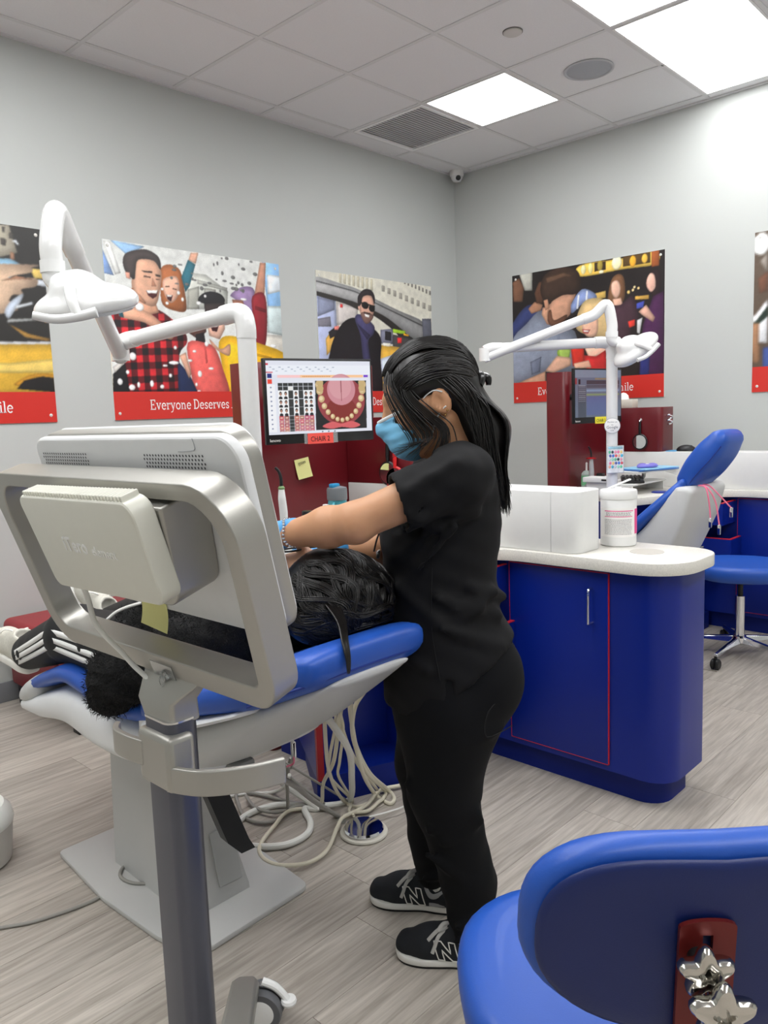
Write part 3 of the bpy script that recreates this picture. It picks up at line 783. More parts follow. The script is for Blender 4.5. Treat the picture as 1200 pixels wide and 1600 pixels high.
GLY = {
 'E': (.86, [([(.2, 0), (.2, 1)], SW), ([(.05, .957), (.72, .957)], TW), ([(.70, .98), (.70, .76)], TW), ([(.2, .5), (.54, .5)], TW), ([(.54, .6), (.54, .4)], .07), ([(.05, .043), (.76, .043)], TW), ([(.74, .02), (.74, .26)], TW)]),
 'v': (.72, [([(.13, .66), (.35, .02)], SW), ([(.58, .66), (.35, .02)], TW), sv(.13, .64, .14), sv(.58, .64, .13)]),
 'e': (.72, [(arc(.37, .33, .27, .30, 5, 318, 16), .12), ([(.1, .36), (.66, .36)], .075)]),
 'r': (.60, [([(.2, 0), (.2, .66)], SW), ([(.03, .63), (.2, .63)], SF), sv(.2, .04, .17), ([(.2, .42), (.30, .58), (.42, .62), (.54, .60)], TW), ([(.53, .64), (.53, .46)], .08)]),
 'y': (.74, [([(.13, .66), (.37, .04)], SW), ([(.61, .66), (.37, .02), (.26, -.22), (.14, -.27), (.03, -.25)], TW), sv(.13, .64, .14), sv(.61, .64, .13)]),
 'o': (.78, [(arc(.39, .33, .28, .30, 0, 360, 20), .125)]),
 'n': (.84, [([(.19, 0), (.19, .66)], SW), ([(.03, .63), (.19, .63)], SF), sv(.19, .04), ([(.19, .42), (.30, .58), (.44, .62), (.56, .56), (.61, .40), (.61, 0)], .125), sv(.61, .04)]),
 'D': (.94, [([(.2, 0), (.2, 1)], SW), ([(.05, .957), (.40, .957)]+arc(.40, .5, .40, .457, 90, -90, 12)+[(.05, .043)], .115)]),
 's': (.63, [([(.53, .50), (.46, .60), (.32, .63), (.18, .59), (.13, .48), (.20, .38), (.42, .29), (.51, .18), (.44, .06), (.30, .03), (.15, .06), (.09, .17)], .11)]),
 'A': (.90, [([(.13, 0), (.44, 1)], TW), ([(.44, 1), (.77, 0)], SW), ([(.22, .33), (.66, .33)], .08), sv(.12, .04), sv(.77, .04)]),
 'S': (.76, [([(.63, .76), (.55, .92), (.37, .96), (.20, .90), (.13, .74), (.22, .58), (.50, .44), (.62, .28), (.54, .09), (.36, .03), (.18, .08), (.08, .26)], .125)]),
 'm': (1.22, [([(.19, 0), (.19, .66)], SW), ([(.03, .63), (.19, .63)], SF), sv(.19, .04), ([(.19, .42), (.28, .58), (.40, .62), (.52, .56), (.57, .40), (.57, 0)], .12), sv(.57, .04, .13), ([(.57, .42), (.66, .58), (.78, .62), (.90, .56), (.95, .40), (.95, 0)], .12), sv(.95, .04)]),
 'i': (.40, [([(.2, 0), (.2, .66)], SW), ([(.04, .63), (.2, .63)], SF), sv(.2, .04), (arc(.2, .88, .04, .04, 0, 360, 8), .08)]),
 'l': (.40, [([(.2, 0), (.2, 1)], SW), ([(.04, .97), (.2, .97)], SF), sv(.2, .04)]),
 ' ': (.34, []),
}
def slab_text(s, h, width):
    """slab-serif lettering as thin strokes; returns quads in a unit plane"""
    x = 0; V, F = [], []
    tot = sum(GLY[c][0] for c in s); sx = width/tot
    for c in s:
        adv, st = GLY[c]
        for pts, wd in st:
            P = [np.array((x+p[0], p[1])) for p in pts]; n0 = len(V)
            for i, p in enumerate(P):
                t = P[min(i+1, len(P)-1)]-P[max(i-1, 0)]; t /= np.linalg.norm(t)+1e-9; nn = np.array((-t[1], t[0]))*wd/2
                V += [((p+nn)[0]*sx, (p+nn)[1]*h, 0), ((p-nn)[0]*sx, (p-nn)[1]*h, 0)]
            for i in range(len(P)-1): F.append((n0+2*i, n0+2*i+1, n0+2*i+3, n0+2*i+2))
        x += adv
    return V, F
PWD, PHT, BAN = 1.19, .952, .153
redm = mat('banner_red', (206, 52, 44), .35); whitem = mat('letter_white', (244, 242, 238), .4); pinm = mat('poster_pin', (220, 218, 212), .3)
boardm = mat('poster_board', (235, 235, 232), .5); printm = attr_mat('poster_print', .35)
def poster(key, M, label, cols, rows):
    o = M @ Vector((PWD/2, PHT/2, 0))
    t = thing('poster', label, 'poster', o, 'printed posters on the walls')
    MB().box((0, 0, 0), (PWD, PHT, .006), M=M).build('board', boardm, t, smooth=0)
    print_grid('picture', paint(PRINTS[key], cols, rows+int(rows*BAN/(PHT-BAN)))[:rows], M @ T(0, BAN, .0068), t, printm, PWD, PHT-BAN)
    b = MB().box((0, 0, .0062), (PWD, BAN, .0072), M=M).build('banner', redm, t, smooth=0)
    V, F = slab_text('Everyone Deserves A Smile', .056, .762); m = MB(); m.add(V, F, M @ T(.214, .052, .0078))
    m.build('lettering', whitem, b, smooth=0)
    for x, y in ((.03, .035), (PWD-.03, .035), (.03, PHT-.03), (PWD-.03, PHT-.03)):
        MB().lathe([(0, .011), (.006, .010), (.009, .0068), (.009, .004)], 14, M @ T(x, y, 0)).build('pin', pinm, t)
Mleft = lambda x, z: frame((x, YL-.0005, z), (1, 0, 0), (0, 0, 1), (0, -1, 0))
Mright = lambda y, z: frame((XW-.0005, y, z), (0, -1, 0), (0, 0, 1), (-1, 0, 0))
PRINTS['party'] = PRINTS['party'][:-2]
for fx_, sk_, hr_c, cl_c in ((250, (214, 168, 142), (60, 44, 36), (70, 88, 140)), (460, (226, 182, 156), (190, 150, 96), (196, 66, 70)), (660, (150, 104, 82), (28, 24, 24), (222, 222, 218)), (850, (222, 176, 150), (110, 70, 48), (44, 84, 76))):
    PRINTS['party'] += [('p', cl_c, [(fx_-110, 860), (fx_-95, 520), (fx_-40, 470), (fx_+40, 470), (fx_+95, 520), (fx_+110, 860)]), ('e', hr_c, (fx_, 300, 72, 110)), ('p', sk_, [(fx_-24, 400), (fx_+24, 400), (fx_+34, 480), (fx_, 510), (fx_-34, 480)]), ('e', sk_, (fx_, 325, 52, 92)), ('p', (70, 24, 26), [(fx_-24, 362), (fx_+24, 362), (fx_+12, 388), (fx_-12, 388)]), ('p', (248, 246, 240), [(fx_-22, 360), (fx_+22, 360), (fx_+14, 372), (fx_-14, 372)]), ('e', (50, 38, 34), (fx_-20, 300, 8, 6)), ('e', (50, 38, 34), (fx_+20, 300, 8, 6))]
poster('crowd', Mleft(2.098, 1.378), 'poster of laughing friends among falling confetti, behind the near lamp arm', 300, 200)
poster('bridge', Mleft(3.601, 1.378), 'poster of a man in sunglasses and scarf before a bridge', 280, 190)
poster('taxi', Mleft(.59, 1.378), 'poster of hands over a yellow taxi, cut by the left picture edge', 200, 140)
poster('bar', Mright(3.459, 1.412), 'poster of a couple with drinks in a bar on the right wall', 280, 190)
poster('party', Mright(1.71, 1.414), 'poster cut by the right picture edge, white round mark in its corner', 120, 80)
# ================================================================== TREATMENT STATIONS (cabinets, worktop, red screens)
bluem = mat('blue_laminate', (5, 33, 128), .33, noise=.03, nscale=2, spec=.42)
kickm = mat('blue_kick', (4, 28, 112), .45, spec=.3)
rededge = mat('red_edge_band', (196, 36, 50), .4)
maroon = mat('maroon_laminate', (100, 20, 28), .32, noise=.02, nscale=2, coat=.15)
whitelam = mat('white_laminate', (226, 226, 224), .35)
quartz = mat('white_quartz', (222, 219, 211), .3, noise=.22, nscale=220)
chrome = mat('chrome', (225, 226, 230), .08, 1)
steel = mat('brushed_steel', (178, 176, 172), .33, 1)
blackp = mat('black_plastic', (22, 22, 24), .4)
def rpoly(pts, rad, n=6):
    """polygon with rounded corners; rad per corner"""
    out = []; L = len(pts)
    for i in range(L):
        p = Vector(pts[i]+(0,)); a = Vector(pts[i-1]+(0,)); b = Vector(pts[(i+1) % L]+(0,)); r = rad[i]
        if r <= 0: out.append((p.x, p.y)); continue
        u, v = (a-p).normalized(), (b-p).normalized(); ang = u.angle(v); d = min(r/math.tan(ang/2), (a-p).length*.49, (b-p).length*.49); r2 = d*math.tan(ang/2)
        c = p+(u+v).normalized()*(r2/math.sin(ang/2)); s0 = p+u*d-c; s1 = p+v*d-c
        a0 = math.atan2(s0.y, s0.x); a1 = math.atan2(s1.y, s1.x); da = (a1-a0+math.pi) % (2*math.pi)-math.pi
        for k in range(n+1): out.append((c.x+r2*math.cos(a0+da*k/n), c.y+r2*math.sin(a0+da*k/n)))
    return out
def station(dx, W):
    """W: words used in the labels; dx: shift along the room"""
    S = lambda pts: [(p[0]+dx, p[1]) for p in pts]
    # cabinet run with rounded end
    t = thing('base_cabinet', W['cab'], 'cabinet', (2.54+dx, 1.7, 0), 'blue base cabinets')
    MB().prism(S(rpoly([(2.385, 1.03), (2.70, 1.03), (2.70, 2.46), (2.385, 2.46)], [.095, .05, 0, 0])), .10, .81).build('carcass', bluem, t)
    MB().prism(S(rpoly([(2.43, 1.075), (2.66, 1.075), (2.66, 2.44), (2.43, 2.44)], [.085, .04, 0, 0])), 0, .10).build('plinth', kickm, t)
    d = MB().box((2.377+dx, 1.243, .125), (2.386+dx, 1.640, .797), .001).build('door', bluem, t)
    m = MB()
    for lo, hi in (((2.3765, 1.2412, .1232), (2.386, 1.2430, .7988)), ((2.3765, 1.2412, .7970), (2.386, 1.6418, .7988)), ((2.3765, 1.2412, .1232), (2.386, 1.6418, .1250)), ((2.3765, 1.6400, .1232), (2.386, 1.6418, .7988))):
        m.box((lo[0]+dx, lo[1], lo[2]), (hi[0]+dx, hi[1], hi[2]))
    m.build('edge_band', rededge, d, smooth=0)
    hy = 1.302
    MB().tube([(2.377+dx, hy, .62), (2.352+dx, hy, .622), (2.349+dx, hy, .63), (2.349+dx, hy, .70), (2.352+dx, hy, .738), (2.377+dx, hy, .74)], .0045, 10, 6).build('handle', chrome, d)
    # open drawers beside the door
    for y0, y1, z0, z1, x0 in ((1.655, 2.05, .66, .785, 2.18), (1.62, 2.05, .40, .575, 2.22)):
        dr = MB().box((x0+dx, y0, z0), (x0+.018+dx, y1, z1)).box((x0+.018+dx, y0, z0), (2.384+dx, y0+.015, z1)).box((x0+.018+dx, y1-.015, z0), (2.384+dx, y1, z1)).box((x0+.018+dx, y0+.015, z0), (2.384+dx, y1-.015, z0+.01)).build('drawer', bluem, t, smooth=0)
        MB().box((x0-.0005+dx, y0-.0005, z1), (2.384+dx, y0+.016, z1+.004)).box((x0-.0005+dx, y0+.016, z1), (x0+.019+dx, y1, z1+.004)).build('edge_band', rededge, dr, smooth=0)
        MB().tube([(x0+dx, 1.78, z1-.05), (x0-.025+dx, 1.782, z1-.05), (x0-.025+dx, 1.898, z1-.05), (x0+dx, 1.90, z1-.05)], .0045, 8, 3).build('handle', chrome, dr)
    # angled knee-hole unit under the working end of the top
    t = thing('knee_cabinet', W['knee'], 'cabinet', (1.95+dx, 2.1, 0), 'angled cabinets under the worktops')
    MB().prism(S([(1.69, 1.985), (1.712, 1.976), (1.905, 2.30), (1.905, 2.45), (1.883, 2.45), (1.883, 2.306)]), .10, .81).build('side_panel', bluem, t, smooth=0)
    MB().prism(S([(1.683, 1.968), (1.705, 1.96), (1.712, 1.9755), (1.69, 1.9845)]), .10, .81).build('edge_band', mat('dark_red_edge', (150, 22, 32), .4), t, smooth=0)
    MB().prism(S([(2.02, 1.855), (2.042, 1.847), (2.16, 2.14), (2.14, 2.15)]), .10, .81).build('side_panel', bluem, t, smooth=0)
    MB().prism(S([(2.012, 1.838), (2.034, 1.83), (2.042, 1.8465), (2.02, 1.8545)]), .10, .81).build('edge_band', MATS['dark_red_edge'], t, smooth=0)
    MB().prism(S([(1.79, 2.135), (2.09, 2.02), (2.095, 2.035), (1.797, 2.15)]), .10, .81).build('back_panel', bluem, t, smooth=0)
    MB().prism(S([(1.69, 1.985), (2.02, 1.855), (2.30, 1.80), (2.38, 1.80), (2.38, 2.45), (1.905, 2.45), (1.905, 2.30)]), 0, .10).build('plinth', kickm, t, smooth=0)
    # worktop
    m = MB(); m.prism(S(rpoly([(2.34, .985), (2.715, .985), (2.715, 2.468), (1.862, 2.468), (1.862, 2.33), (1.655, 1.965), (2.02, 1.82), (2.34, 1.70)], [.16, .11, 0, 0, .05, .05, .3, .2], 8)), .811, .853, .004)
    wt = m.build('worktop', quartz); tag(wt, W['top'], 'worktop', 'white quartz worktops')
    # white upstand box, red low screen and tower on it
    t = thing('upstand', W['box'], 'upstand', (2.455+dx, 1.9, .853), 'white upstand boxes on the worktops')
    MB().box((2.36+dx, 1.452, .8535), (2.55+dx, 2.466, 1.068), .003).build('body', whitelam, t)
    MB().prism(S(rpoly([(2.36, 1.35), (2.55, 1.35), (2.55, 1.4505), (2.36, 1.4505)], [.09, .06, 0, 0], 10)), .8535, 1.068, .003).build('end_cap', whitelam, t)
    t = thing('red_screen', W['low'], 'screen', (2.45+dx, 2.3, 1.069), 'low red screens on the upstands')
    MB().prism(S(rpoly([(2.362, 2.10), (2.545, 2.10), (2.545, 2.466), (2.362, 2.466)], [.03, .02, 0, 0])), 1.069, 1.345, .002).build('panel', maroon, t)
    t = thing('red_tower', W['tower'], 'screen', (2.2+dx, 2.54, 0), 'tall red towers')
    MB().prism(S(rpoly([(1.872, 2.47), (2.545, 2.47), (2.545, 2.62), (1.872, 2.62)], [.035, .01, .01, .02])), 0, 1.575, .002).build('panel', maroon, t)
station(0, dict(cab='glossy blue base cabinet with rounded end and long chrome handle behind the assistant', knee='blue angled cabinet with dark red edges behind the hanging hoses', top='white quartz worktop with rounded end carrying the wipes tub',
    box='white box upstand directly behind the assistant', low='low dark red screen behind the assistant\'s face mask', tower='tall dark red panel behind the large monitor showing teeth'))
station(2.34, dict(cab='far blue cabinet behind the empty stool at the right edge', knee='far blue angled cabinet mostly hidden behind the grey-backed chair', top='far white worktop with keyboard, tray and folders',
    box='far white upstand behind the blue headrest', low='far low dark red screen with round mirror hanging on it', tower='far tall dark red panel behind the monitor with yellow tag'))
# cable hole in the near worktop
t = thing('cable_grommet', 'flat grey round cable grommet set in the white worktop', 'grommet', (2.545, 1.185, .853))
MB().lathe([(0, .0006), (.050, .0008), (.056, .0012), (.057, .0), (0, 0)], 36, T(2.545, 1.185, .8532)).build('lid', mat('grommet_grey', (186, 182, 174), .45), t)
# ================================================================== TREATMENT CHAIRS AND LAMPS
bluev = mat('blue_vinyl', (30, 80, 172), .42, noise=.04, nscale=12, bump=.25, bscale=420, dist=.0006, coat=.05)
shellm = mat('white_chair_shell', (226, 227, 228), .3)
greysh = mat('grey_chair_shell', (196, 197, 196), .4)
platem = mat('grey_base_paint', (190, 190, 188), .4, noise=.03, nscale=8)
def pad(name, st, m, parent, cx=0, n=28, pw=3.2, sub=0, ends=(.35, .7, .9, 1)):
    """cushion or shell lofted along y: stations (y, z_mid, half_width, half_thickness[, dx])"""
    P = cr([(s[0], s[1], s[2], s[3], s[4] if len(s) > 4 else 0) for s in st], 6)
    rings = []
    def ring(p, k):
        out = []
        for i in range(n):
            a = 2*math.pi*i/n; c, s_ = math.cos(a), math.sin(a); e = 2/pw
            out.append((cx+p[4]+p[2]*k*math.copysign(abs(c)**e, c), p[0], p[1]+p[3]*k*math.copysign(abs(s_)**e, s_)))
        return out
    d0 = (P[0]-P[1]); d0 = d0/np.linalg.norm(d0[:2]); d1 = P[-1]-P[-2]; d1 = d1/np.linalg.norm(d1[:2])
    for k in ends[:-1]:
        q = P[0].copy(); q[:2] = P[0][:2]+d0[:2]*P[0][3]*math.sqrt(1-k*k)*1.0; q[2] = P[0][2]-P[0][3]*(1-k); rr = ring(q, 1)
        rr = [(x, y, q[1]+(z-q[1])*k) for x, y, z in rr]; rings.append(rr)
    rings += [ring(p, 1) for p in P]
    for k in ends[:-1][::-1]:
        q = P[-1].copy(); q[:2] = P[-1][:2]+d1[:2]*P[-1][3]*math.sqrt(1-k*k); q[2] = P[-1][2]-P[-1][3]*(1-k); rr = ring(q, 1)
        rings.append([(x, y, q[1]+(z-q[1])*k) for x, y, z in rr])
    return MB().loft(rings).build(name, m, parent, smooth=50, sub=sub)
def chair_common(t, cx):
    S = lambda pts: [(p[0]+cx, p[1]) for p in pts]
    MB().prism(S(rpoly([(-.19, 2.39), (-.215, 2.05), (-.20, 1.75), (-.14, 1.632), (.212, 1.644), (.235, 1.90), (.17, 2.39)], [.02, .3, .2, .03, .03, .3, .02], 5)), .001, .016, .003).build('base_plate', platem, t)
    b0 = [(-.11, 1.765), (.09, 1.765), (.10, 2.19), (-.10, 2.19)]; b1 = [(-.10, 1.90), (.02, 1.90), (.05, 2.16), (-.10, 2.16)]
    c = MB().loft([[(x+cx, y, .016) for x, y in b0], [(x+cx, y, .03) for x, y in b0], [(x+cx, y, .50) for x, y in b1]]).build('column', platem, t)
    MB().box((-.04, -.006, -.075), (.035, .004, .075), .004, M=T(cx+.035, 1.79, .13, rx=R_(-15.5), rz=R_(-3))).build('cover_plate', mat('cover_grey', (176, 177, 176), .4), c)
    # seat shell, leg cushion, foot cap
    pad('seat_shell', [(1.56, .545, .20, .035), (1.68, .545, .225, .05), (1.85, .54, .235, .07), (2.0, .545, .24, .075), (2.17, .553, .24, .062), (2.35, .512, .235, .045), (2.50, .482, .22, .024)], shellm, t, cx, pw=4)
    pad('leg_cushion', [(1.66, .655, .22, .035), (1.82, .628, .235, .035), (1.97, .640, .24, .035), (2.14, .655, .24, .033), (2.27, .620, .235, .032), (2.40, .572, .225, .028)], bluev, t, cx, pw=3.6)
    pad('foot_cap', [(2.405, .555, .232, .05), (2.46, .530, .23, .045), (2.52, .506, .215, .030)], greysh, t, cx, pw=3.6)
t = thing('treatment_chair', 'reclined treatment chair with blue vinyl cushions under the patient', 'treatment chair', (1.14, 1.95, 0), 'treatment chairs')
chair_common(t, 1.14)
bk = pad('back_cushion', [(1.70, .665, .235, .042), (1.58, .700, .262, .042), (1.42, .752, .27, .042), (1.30, .790, .25, .049), (1.215, .826, .212, .050), (1.175, .840, .186, .046)], bluev, t, 1.14, pw=4)
MB().tube([(1.14+sx*.188, 1.150, .828) if 0 else (1.14+xx, yy, zz) for xx, yy, zz in ((-.235, 1.27, .772), (-.205, 1.20, .804), (-.15, 1.148, .826), (0, 1.138, .832), (.15, 1.148, .826), (.205, 1.20, .804), (.235, 1.27, .772))], .0035, 6, 5).build('piping', mat('blue_piping', (18, 48, 130), .5), bk)
pad('back_shell', [(1.70, .565, .20, .055), (1.57, .585, .225, .075), (1.44, .645, .225, .066), (1.32, .712, .20, .045), (1.22, .768, .165, .026), (1.15, .805, .12, .012)], greysh, t, 1.14, pw=2.6)
pad('back_lip', [(1.69, .628, .245, .018), (1.57, .655, .268, .018), (1.42, .706, .272, .016), (1.31, .745, .25, .012)], shellm, t, 1.14, pw=3)
for sx in (-1, 1):
    MB().box((1.14+sx*.20-.022, 1.60, .53), (1.14+sx*.20+.022, 1.76, .66), .018, 3).build('hinge_cover', shellm, t)
MB().box((1.02, 1.50, .485), (1.085, 1.70, .535), .006).build('lift_bracket', mat('bracket_grey', (150, 150, 148), .4), t)
MB().tube([(1.04, 1.62, .538), (1.05, 1.53, .545), (1.09, 1.50, .548), (1.11, 1.53, .545), (1.105, 1.60, .538)], .005, 8).build('release_bar', chrome, t)
MB().loft([[(1.02, 1.62, .42), (1.07, 1.60, .42), (1.075, 1.64, .42), (1.025, 1.66, .42)], [(1.045, 1.58, .30), (1.095, 1.56, .30), (1.10, 1.60, .30), (1.05, 1.62, .30)], [(1.07, 1.56, .27), (1.105, 1.55, .275), (1.11, 1.575, .275), (1.08, 1.585, .27)]]).build('foot_lever', blackp, t)
MB().tube([(1.34, 1.98, .53), (1.42, 1.98, .50), (1.49, 1.98, .47)], .024, 12).build('lamp_bracket', platem, t)

# far chair with its back raised
t = thing('treatment_chair', 'empty treatment chair with raised grey back and blue headrest by the far worktop', 'treatment chair', (3.48, 1.95, 0), 'treatment chairs')
chair_common(t, 3.48)
def pad2(name, st, m, parent, cx=0, n=24, pw=3.2):
    """cushion along a steep path in the y-z plane: stations (y, z, half_width, half_thickness)"""
    P = cr(st, 6); rings = []
    for i, p in enumerate(P):
        tn = (P[min(i+1, len(P)-1)]-P[max(i-1, 0)])[:2]; tn = tn/np.linalg.norm(tn); nr = np.array((-tn[1], tn[0]))
        def rg(off, k):
            out = []
            for j in range(n):
                a = 2*math.pi*j/n; c, s_ = math.cos(a), math.sin(a); e = 2/pw
                u = (p[2]-p[3]*(1-k))*math.copysign(abs(c)**e, c); v = p[3]*k*math.copysign(abs(s_)**e, s_); q = p[:2]+tn*off+nr*v
                out.append((cx+u, q[0], q[1]))
            return out
        if i == 0:
            for k in (.35, .7, .9): rings.append(rg(-p[3]*math.sqrt(1-k*k), k))
        rings.append(rg(0, 1))
        if i == len(P)-1:
            for k in (.9, .7, .35): rings.append(rg(p[3]*math.sqrt(1-k*k), k))
    return MB().loft(rings).build(name, m, parent, smooth=50)
def yz(pts): return [(p[0], p[1]) for p in pts]
Mx = lambda x0: frame((x0, 0, 0), (0, 1, 0), (0, 0, 1), (1, 0, 0))
MB().prism(rpoly([(1.405, 1.0), (1.325, 1.005), (1.36, .86), (1.45, .66), (1.78, .58), (1.74, .665), (1.56, .80)], [.02, .03, .2, .08, .03, .1, .3], 6), 0, .40, .02, 3, M=Mx(3.28)).build('back_shell', greysh, t)
pad2('back_cushion', [(1.80, .70, .23, .032), (1.70, .715, .24, .032), (1.56, .845, .235, .032), (1.44, .965, .19, .030), (1.405, 1.01, .15, .026)], bluev, t, 3.48)
hr = pad2('headrest', [(1.392, 1.03, .13, .050), (1.35, 1.085, .14, .060), (1.30, 1.150, .14, .058), (1.268, 1.195, .13, .046)], bluev, t, 3.48, pw=4)
MB().tube([(3.36, 1.375, 1.008), (3.338, 1.338, 1.05), (3.335, 1.275, 1.12), (3.338, 1.233, 1.175)], .003, 6).build('piping', MATS['blue_piping'], hr)

lampw = mat('lamp_white', (230, 230, 229), .18, coat=.4); lampg = mat('lamp_lens', (226, 230, 232), .1, coat=.5)
def lamp_head(t, c, ax, up_, s=1.0):
    """reflector head: flattened dome with rim, ridge on top, two bent handles; ax = long axis, up_ = dome axis"""
    ax = Vector(ax).normalized(); up_ = Vector(up_); up_ = (up_-ax*up_.dot(ax)).normalized(); by = up_.cross(ax)
    M = frame(c, ax*s, by*s, up_*s)
    f = SDF((-.16, -.14, -.05), (.16, .14, .11), .005)
    f.ell((0, 0, -.005), (.128, .105, .052), .01); f.half((0, 0, -.022), (0, 0, -1), .006)
    f.ell((-.015, 0, .035), (.062, .078, .046), .018); f.rbox((-.03, 0, .052), (.035, .03, .022), .014, .02)
    h = f.build('head', lampw, t, M)
    MB().lathe([(0, -.012), (.09, -.012), (.096, -.006), (.096, 0)], 36, M @ T(0, 0, -.018) @ Matrix.Diagonal((1.2, .98, 1, 1))).build('lens', lampg, h)
    for sy in (-1, 1):
        P = lambda *q: tuple(M @ Vector(q))
        MB().tube([P(-.01, sy*.07, .045), P(.0, sy*.115, .02), P(.01, sy*.135, -.012)], [.015*s, .011*s], 12).tube([P(-.085, sy*.15, .002), P(-.04, sy*.143, -.014), P(.01, sy*.137, -.016), P(.055, sy*.132, -.012)], [.0095*s, .011*s, .012*s], 12).build('handle', lampw, h)
def lamp(label, base, z0, ztop, joint, bend, neck, ball, head, ax, up_, jd):
    t = thing('examination_lamp', label, 'lamp', (base[0], base[1], z0), 'examination lamps on poles')
    bx, by = base; b = Vector((bx, by, ztop)); j = Vector(joint); d = (j-b).normalized()
    MB().cyl((bx, by, z0), (bx, by, ztop-.075), .029, n=28).build('pole', lampw, t)
    MB().tube([(bx, by, ztop-.085), (bx, by, ztop-.05), tuple(b+d*.012+Vector((0, 0, -.012))), tuple(b+d*.05), tuple(b+d*.09)], .0305, 18, 6).build('elbow', lampw, t)
    MB().tube([tuple(b+d*.08), tuple(j-d*.06)], .026, 20, 2).tube([tuple(j-d*.085), tuple(j-d*.03), tuple(j+Vector((0, 0, -.012)))], [.028, .029, .030], 18, 6).build('lower_arm', lampw, t)
    e = Vector(bend)-(j+Vector((0, 0, -.045))); e.normalize(); j2 = j+Vector((0, 0, -.045))
    MB().cyl(tuple(j+Vector((0, 0, .004))), tuple(j2+Vector((0, 0, -.018))), .031, n=24).build('joint', lampw, t)
    nk = Vector(neck); bd = Vector(bend)
    MB().tube([tuple(j2), tuple(j2+e*.05), tuple(bd-e*.09)], [.029, .025, .025], 20, 6).build('upper_arm', lampw, t)
    tp = (bd+nk)/2; tp.z = max(bd.z, nk.z)+.035
    MB().tube([tuple(bd-e*.10), tuple(bd-e*.04), tuple(tp), tuple(nk+Vector((0, 0, -.02))), tuple(nk+Vector((0, 0, -.07)))], .0275, 20, 8).build('gooseneck', lampw, t)
    bl = Vector(ball); n1 = nk+Vector((0, 0, -.065)); n2 = nk+Vector((0, 0, -.125))
    g = (bl-n2).normalized()
    MB().cyl(tuple(n1), tuple(n1+Vector((0, 0, -.03))), .031, n=24).tube([tuple(n1+Vector((0, 0, -.02))), tuple(n2+Vector((0, 0, .02))), tuple(n2+g*.02), tuple(n2+g*.05)], [.027, .027, .025, .021], 18, 6).build('swivel', lampw, t)
    MB().tube([tuple(n2+g*.04), tuple(bl)], .008, 12, 2).build('spindle', chrome, t)
    lamp_head(t, head, ax, up_)
    return t
lamp('near white examination lamp with bent arms in front of the crowd poster', (1.49, 1.98), .47, 1.685, (1.385, 2.565, 1.635), (.985, 2.07, 1.868), (.920, 2.015, 1.835), (.948, 1.97, 1.715), (.948, 1.906, 1.655), (.80, -.75, .12), (-.12, -.25, 1), 0)
lamp('far white examination lamp rising in front of the bar poster', (3.83, 1.98), .47, 1.69, (3.355, 2.445, 1.675), (3.73, 1.985, 1.835), (3.76, 1.945, 1.80), (3.80, 1.93, 1.69), (3.805, 1.84, 1.64), (.55, -.45, .55), (-.55, .3, .75), 0)
# ================================================================== INTRAORAL SCANNER CART (seen from behind)
scsilver = mat('scanner_silver', (176, 174, 168), .38, .75, bump=.05, bscale=900); scdark = mat('scanner_post_metal', (98, 100, 110), .35, .8)
scwhite = mat('scanner_white', (226, 227, 228), .3); sccream = mat('scanner_pack_cream', (222, 221, 210), .35)
TL_ = R_(18.5); SP = Vector((.540, .859, 1.156))
s_up = Vector((-math.sin(TL_), 0, math.cos(TL_))); s_nb = Vector((-math.cos(TL_), 0, -math.sin(TL_))); s_a = Vector((0, -1, 0))
MS = frame(SP, s_a, s_up, s_nb)          # x: along the screen, y: up the screen, z: out of its back
def SPt(a, b, c=0): return tuple(MS @ Vector((a, b, c)))
def bevel(o, w, seg=3):
    md = o.modifiers.new('bev', 'BEVEL'); md.width = w; md.segments = seg; md.limit_method = 'ANGLE'; md.angle_limit = R_(50); return o
t = thing('scanner_cart', 'silver and white scanner cart on wheels seen from its back', 'scanner', (.603, 1.04, 0))
outer = rpoly([(.138, .129), (-.568, .129), (-.566, -.205), (.086, -.196)], [.07, .07, .065, .06], 8)
inner = rpoly([(.107, .106), (-.533, .106), (-.533, -.168), (.059, -.161)], [.055, .055, .04, .018], 8)
bevel(MB().ring(outer, inner, -.044, 0, M=MS).build('handle_frame', scsilver, t, smooth=40), .0022)
bevel(MB().prism(rpoly([(.006, .10), (-.345, .10), (-.345, -.050), (-.040, -.050)], [.0, .0, .04, .045], 8), -.060, .012, M=MS).build('mount_plate', scsilver, t), .004)
m = MB().prism(rpoly([(.100, .166), (-.465, .166), (-.515, -.128), (.055, -.124)], [.035, .035, .035, .035], 8), -.078, -.060, .006, 3, M=MS).build('screen_back', scwhite, t, smooth=22)
MB().prism(rpoly([(.092, .167), (-.470, .167), (-.520, -.133), (.047, -.129)], [.04, .04, .04, .04], 8), -.102, -.0785, .003, 3, M=MS).build('screen_rim', scsilver, t, smooth=22)
sf = MB().prism(rpoly([(.080, .167), (-.472, .167), (-.522, -.138), (.036, -.134)], [.043, .043, .043, .043], 8), -.111, -.1025, .003, 3, M=MS).build('screen_bezel', scwhite, t)
MB().box((-.46, -.10, -.1122), (.02, .145, -.111), M=MS).build('screen_glass', mat('dark_glass', (12, 14, 18), .08), sf, smooth=0)
g = MB()
for (a0, a1) in ((-.445, -.292), (-.122, .022)):
    for r in range(8):
        for c in range(20):
            a = a0+(a1-a0)*(c+.5*(r % 2))/19.5; b = .102+.0055*r
            g.add([(a+.0019*math.cos(k*math.pi/3), b+.0019*math.sin(k*math.pi/3), -.0596) for k in range(6)], [tuple(range(6))], MS)
g = g.build('speaker_grille', mat('grille_hole', (70, 72, 76), .6), m, smooth=0); g['kind'] = 'stuff'
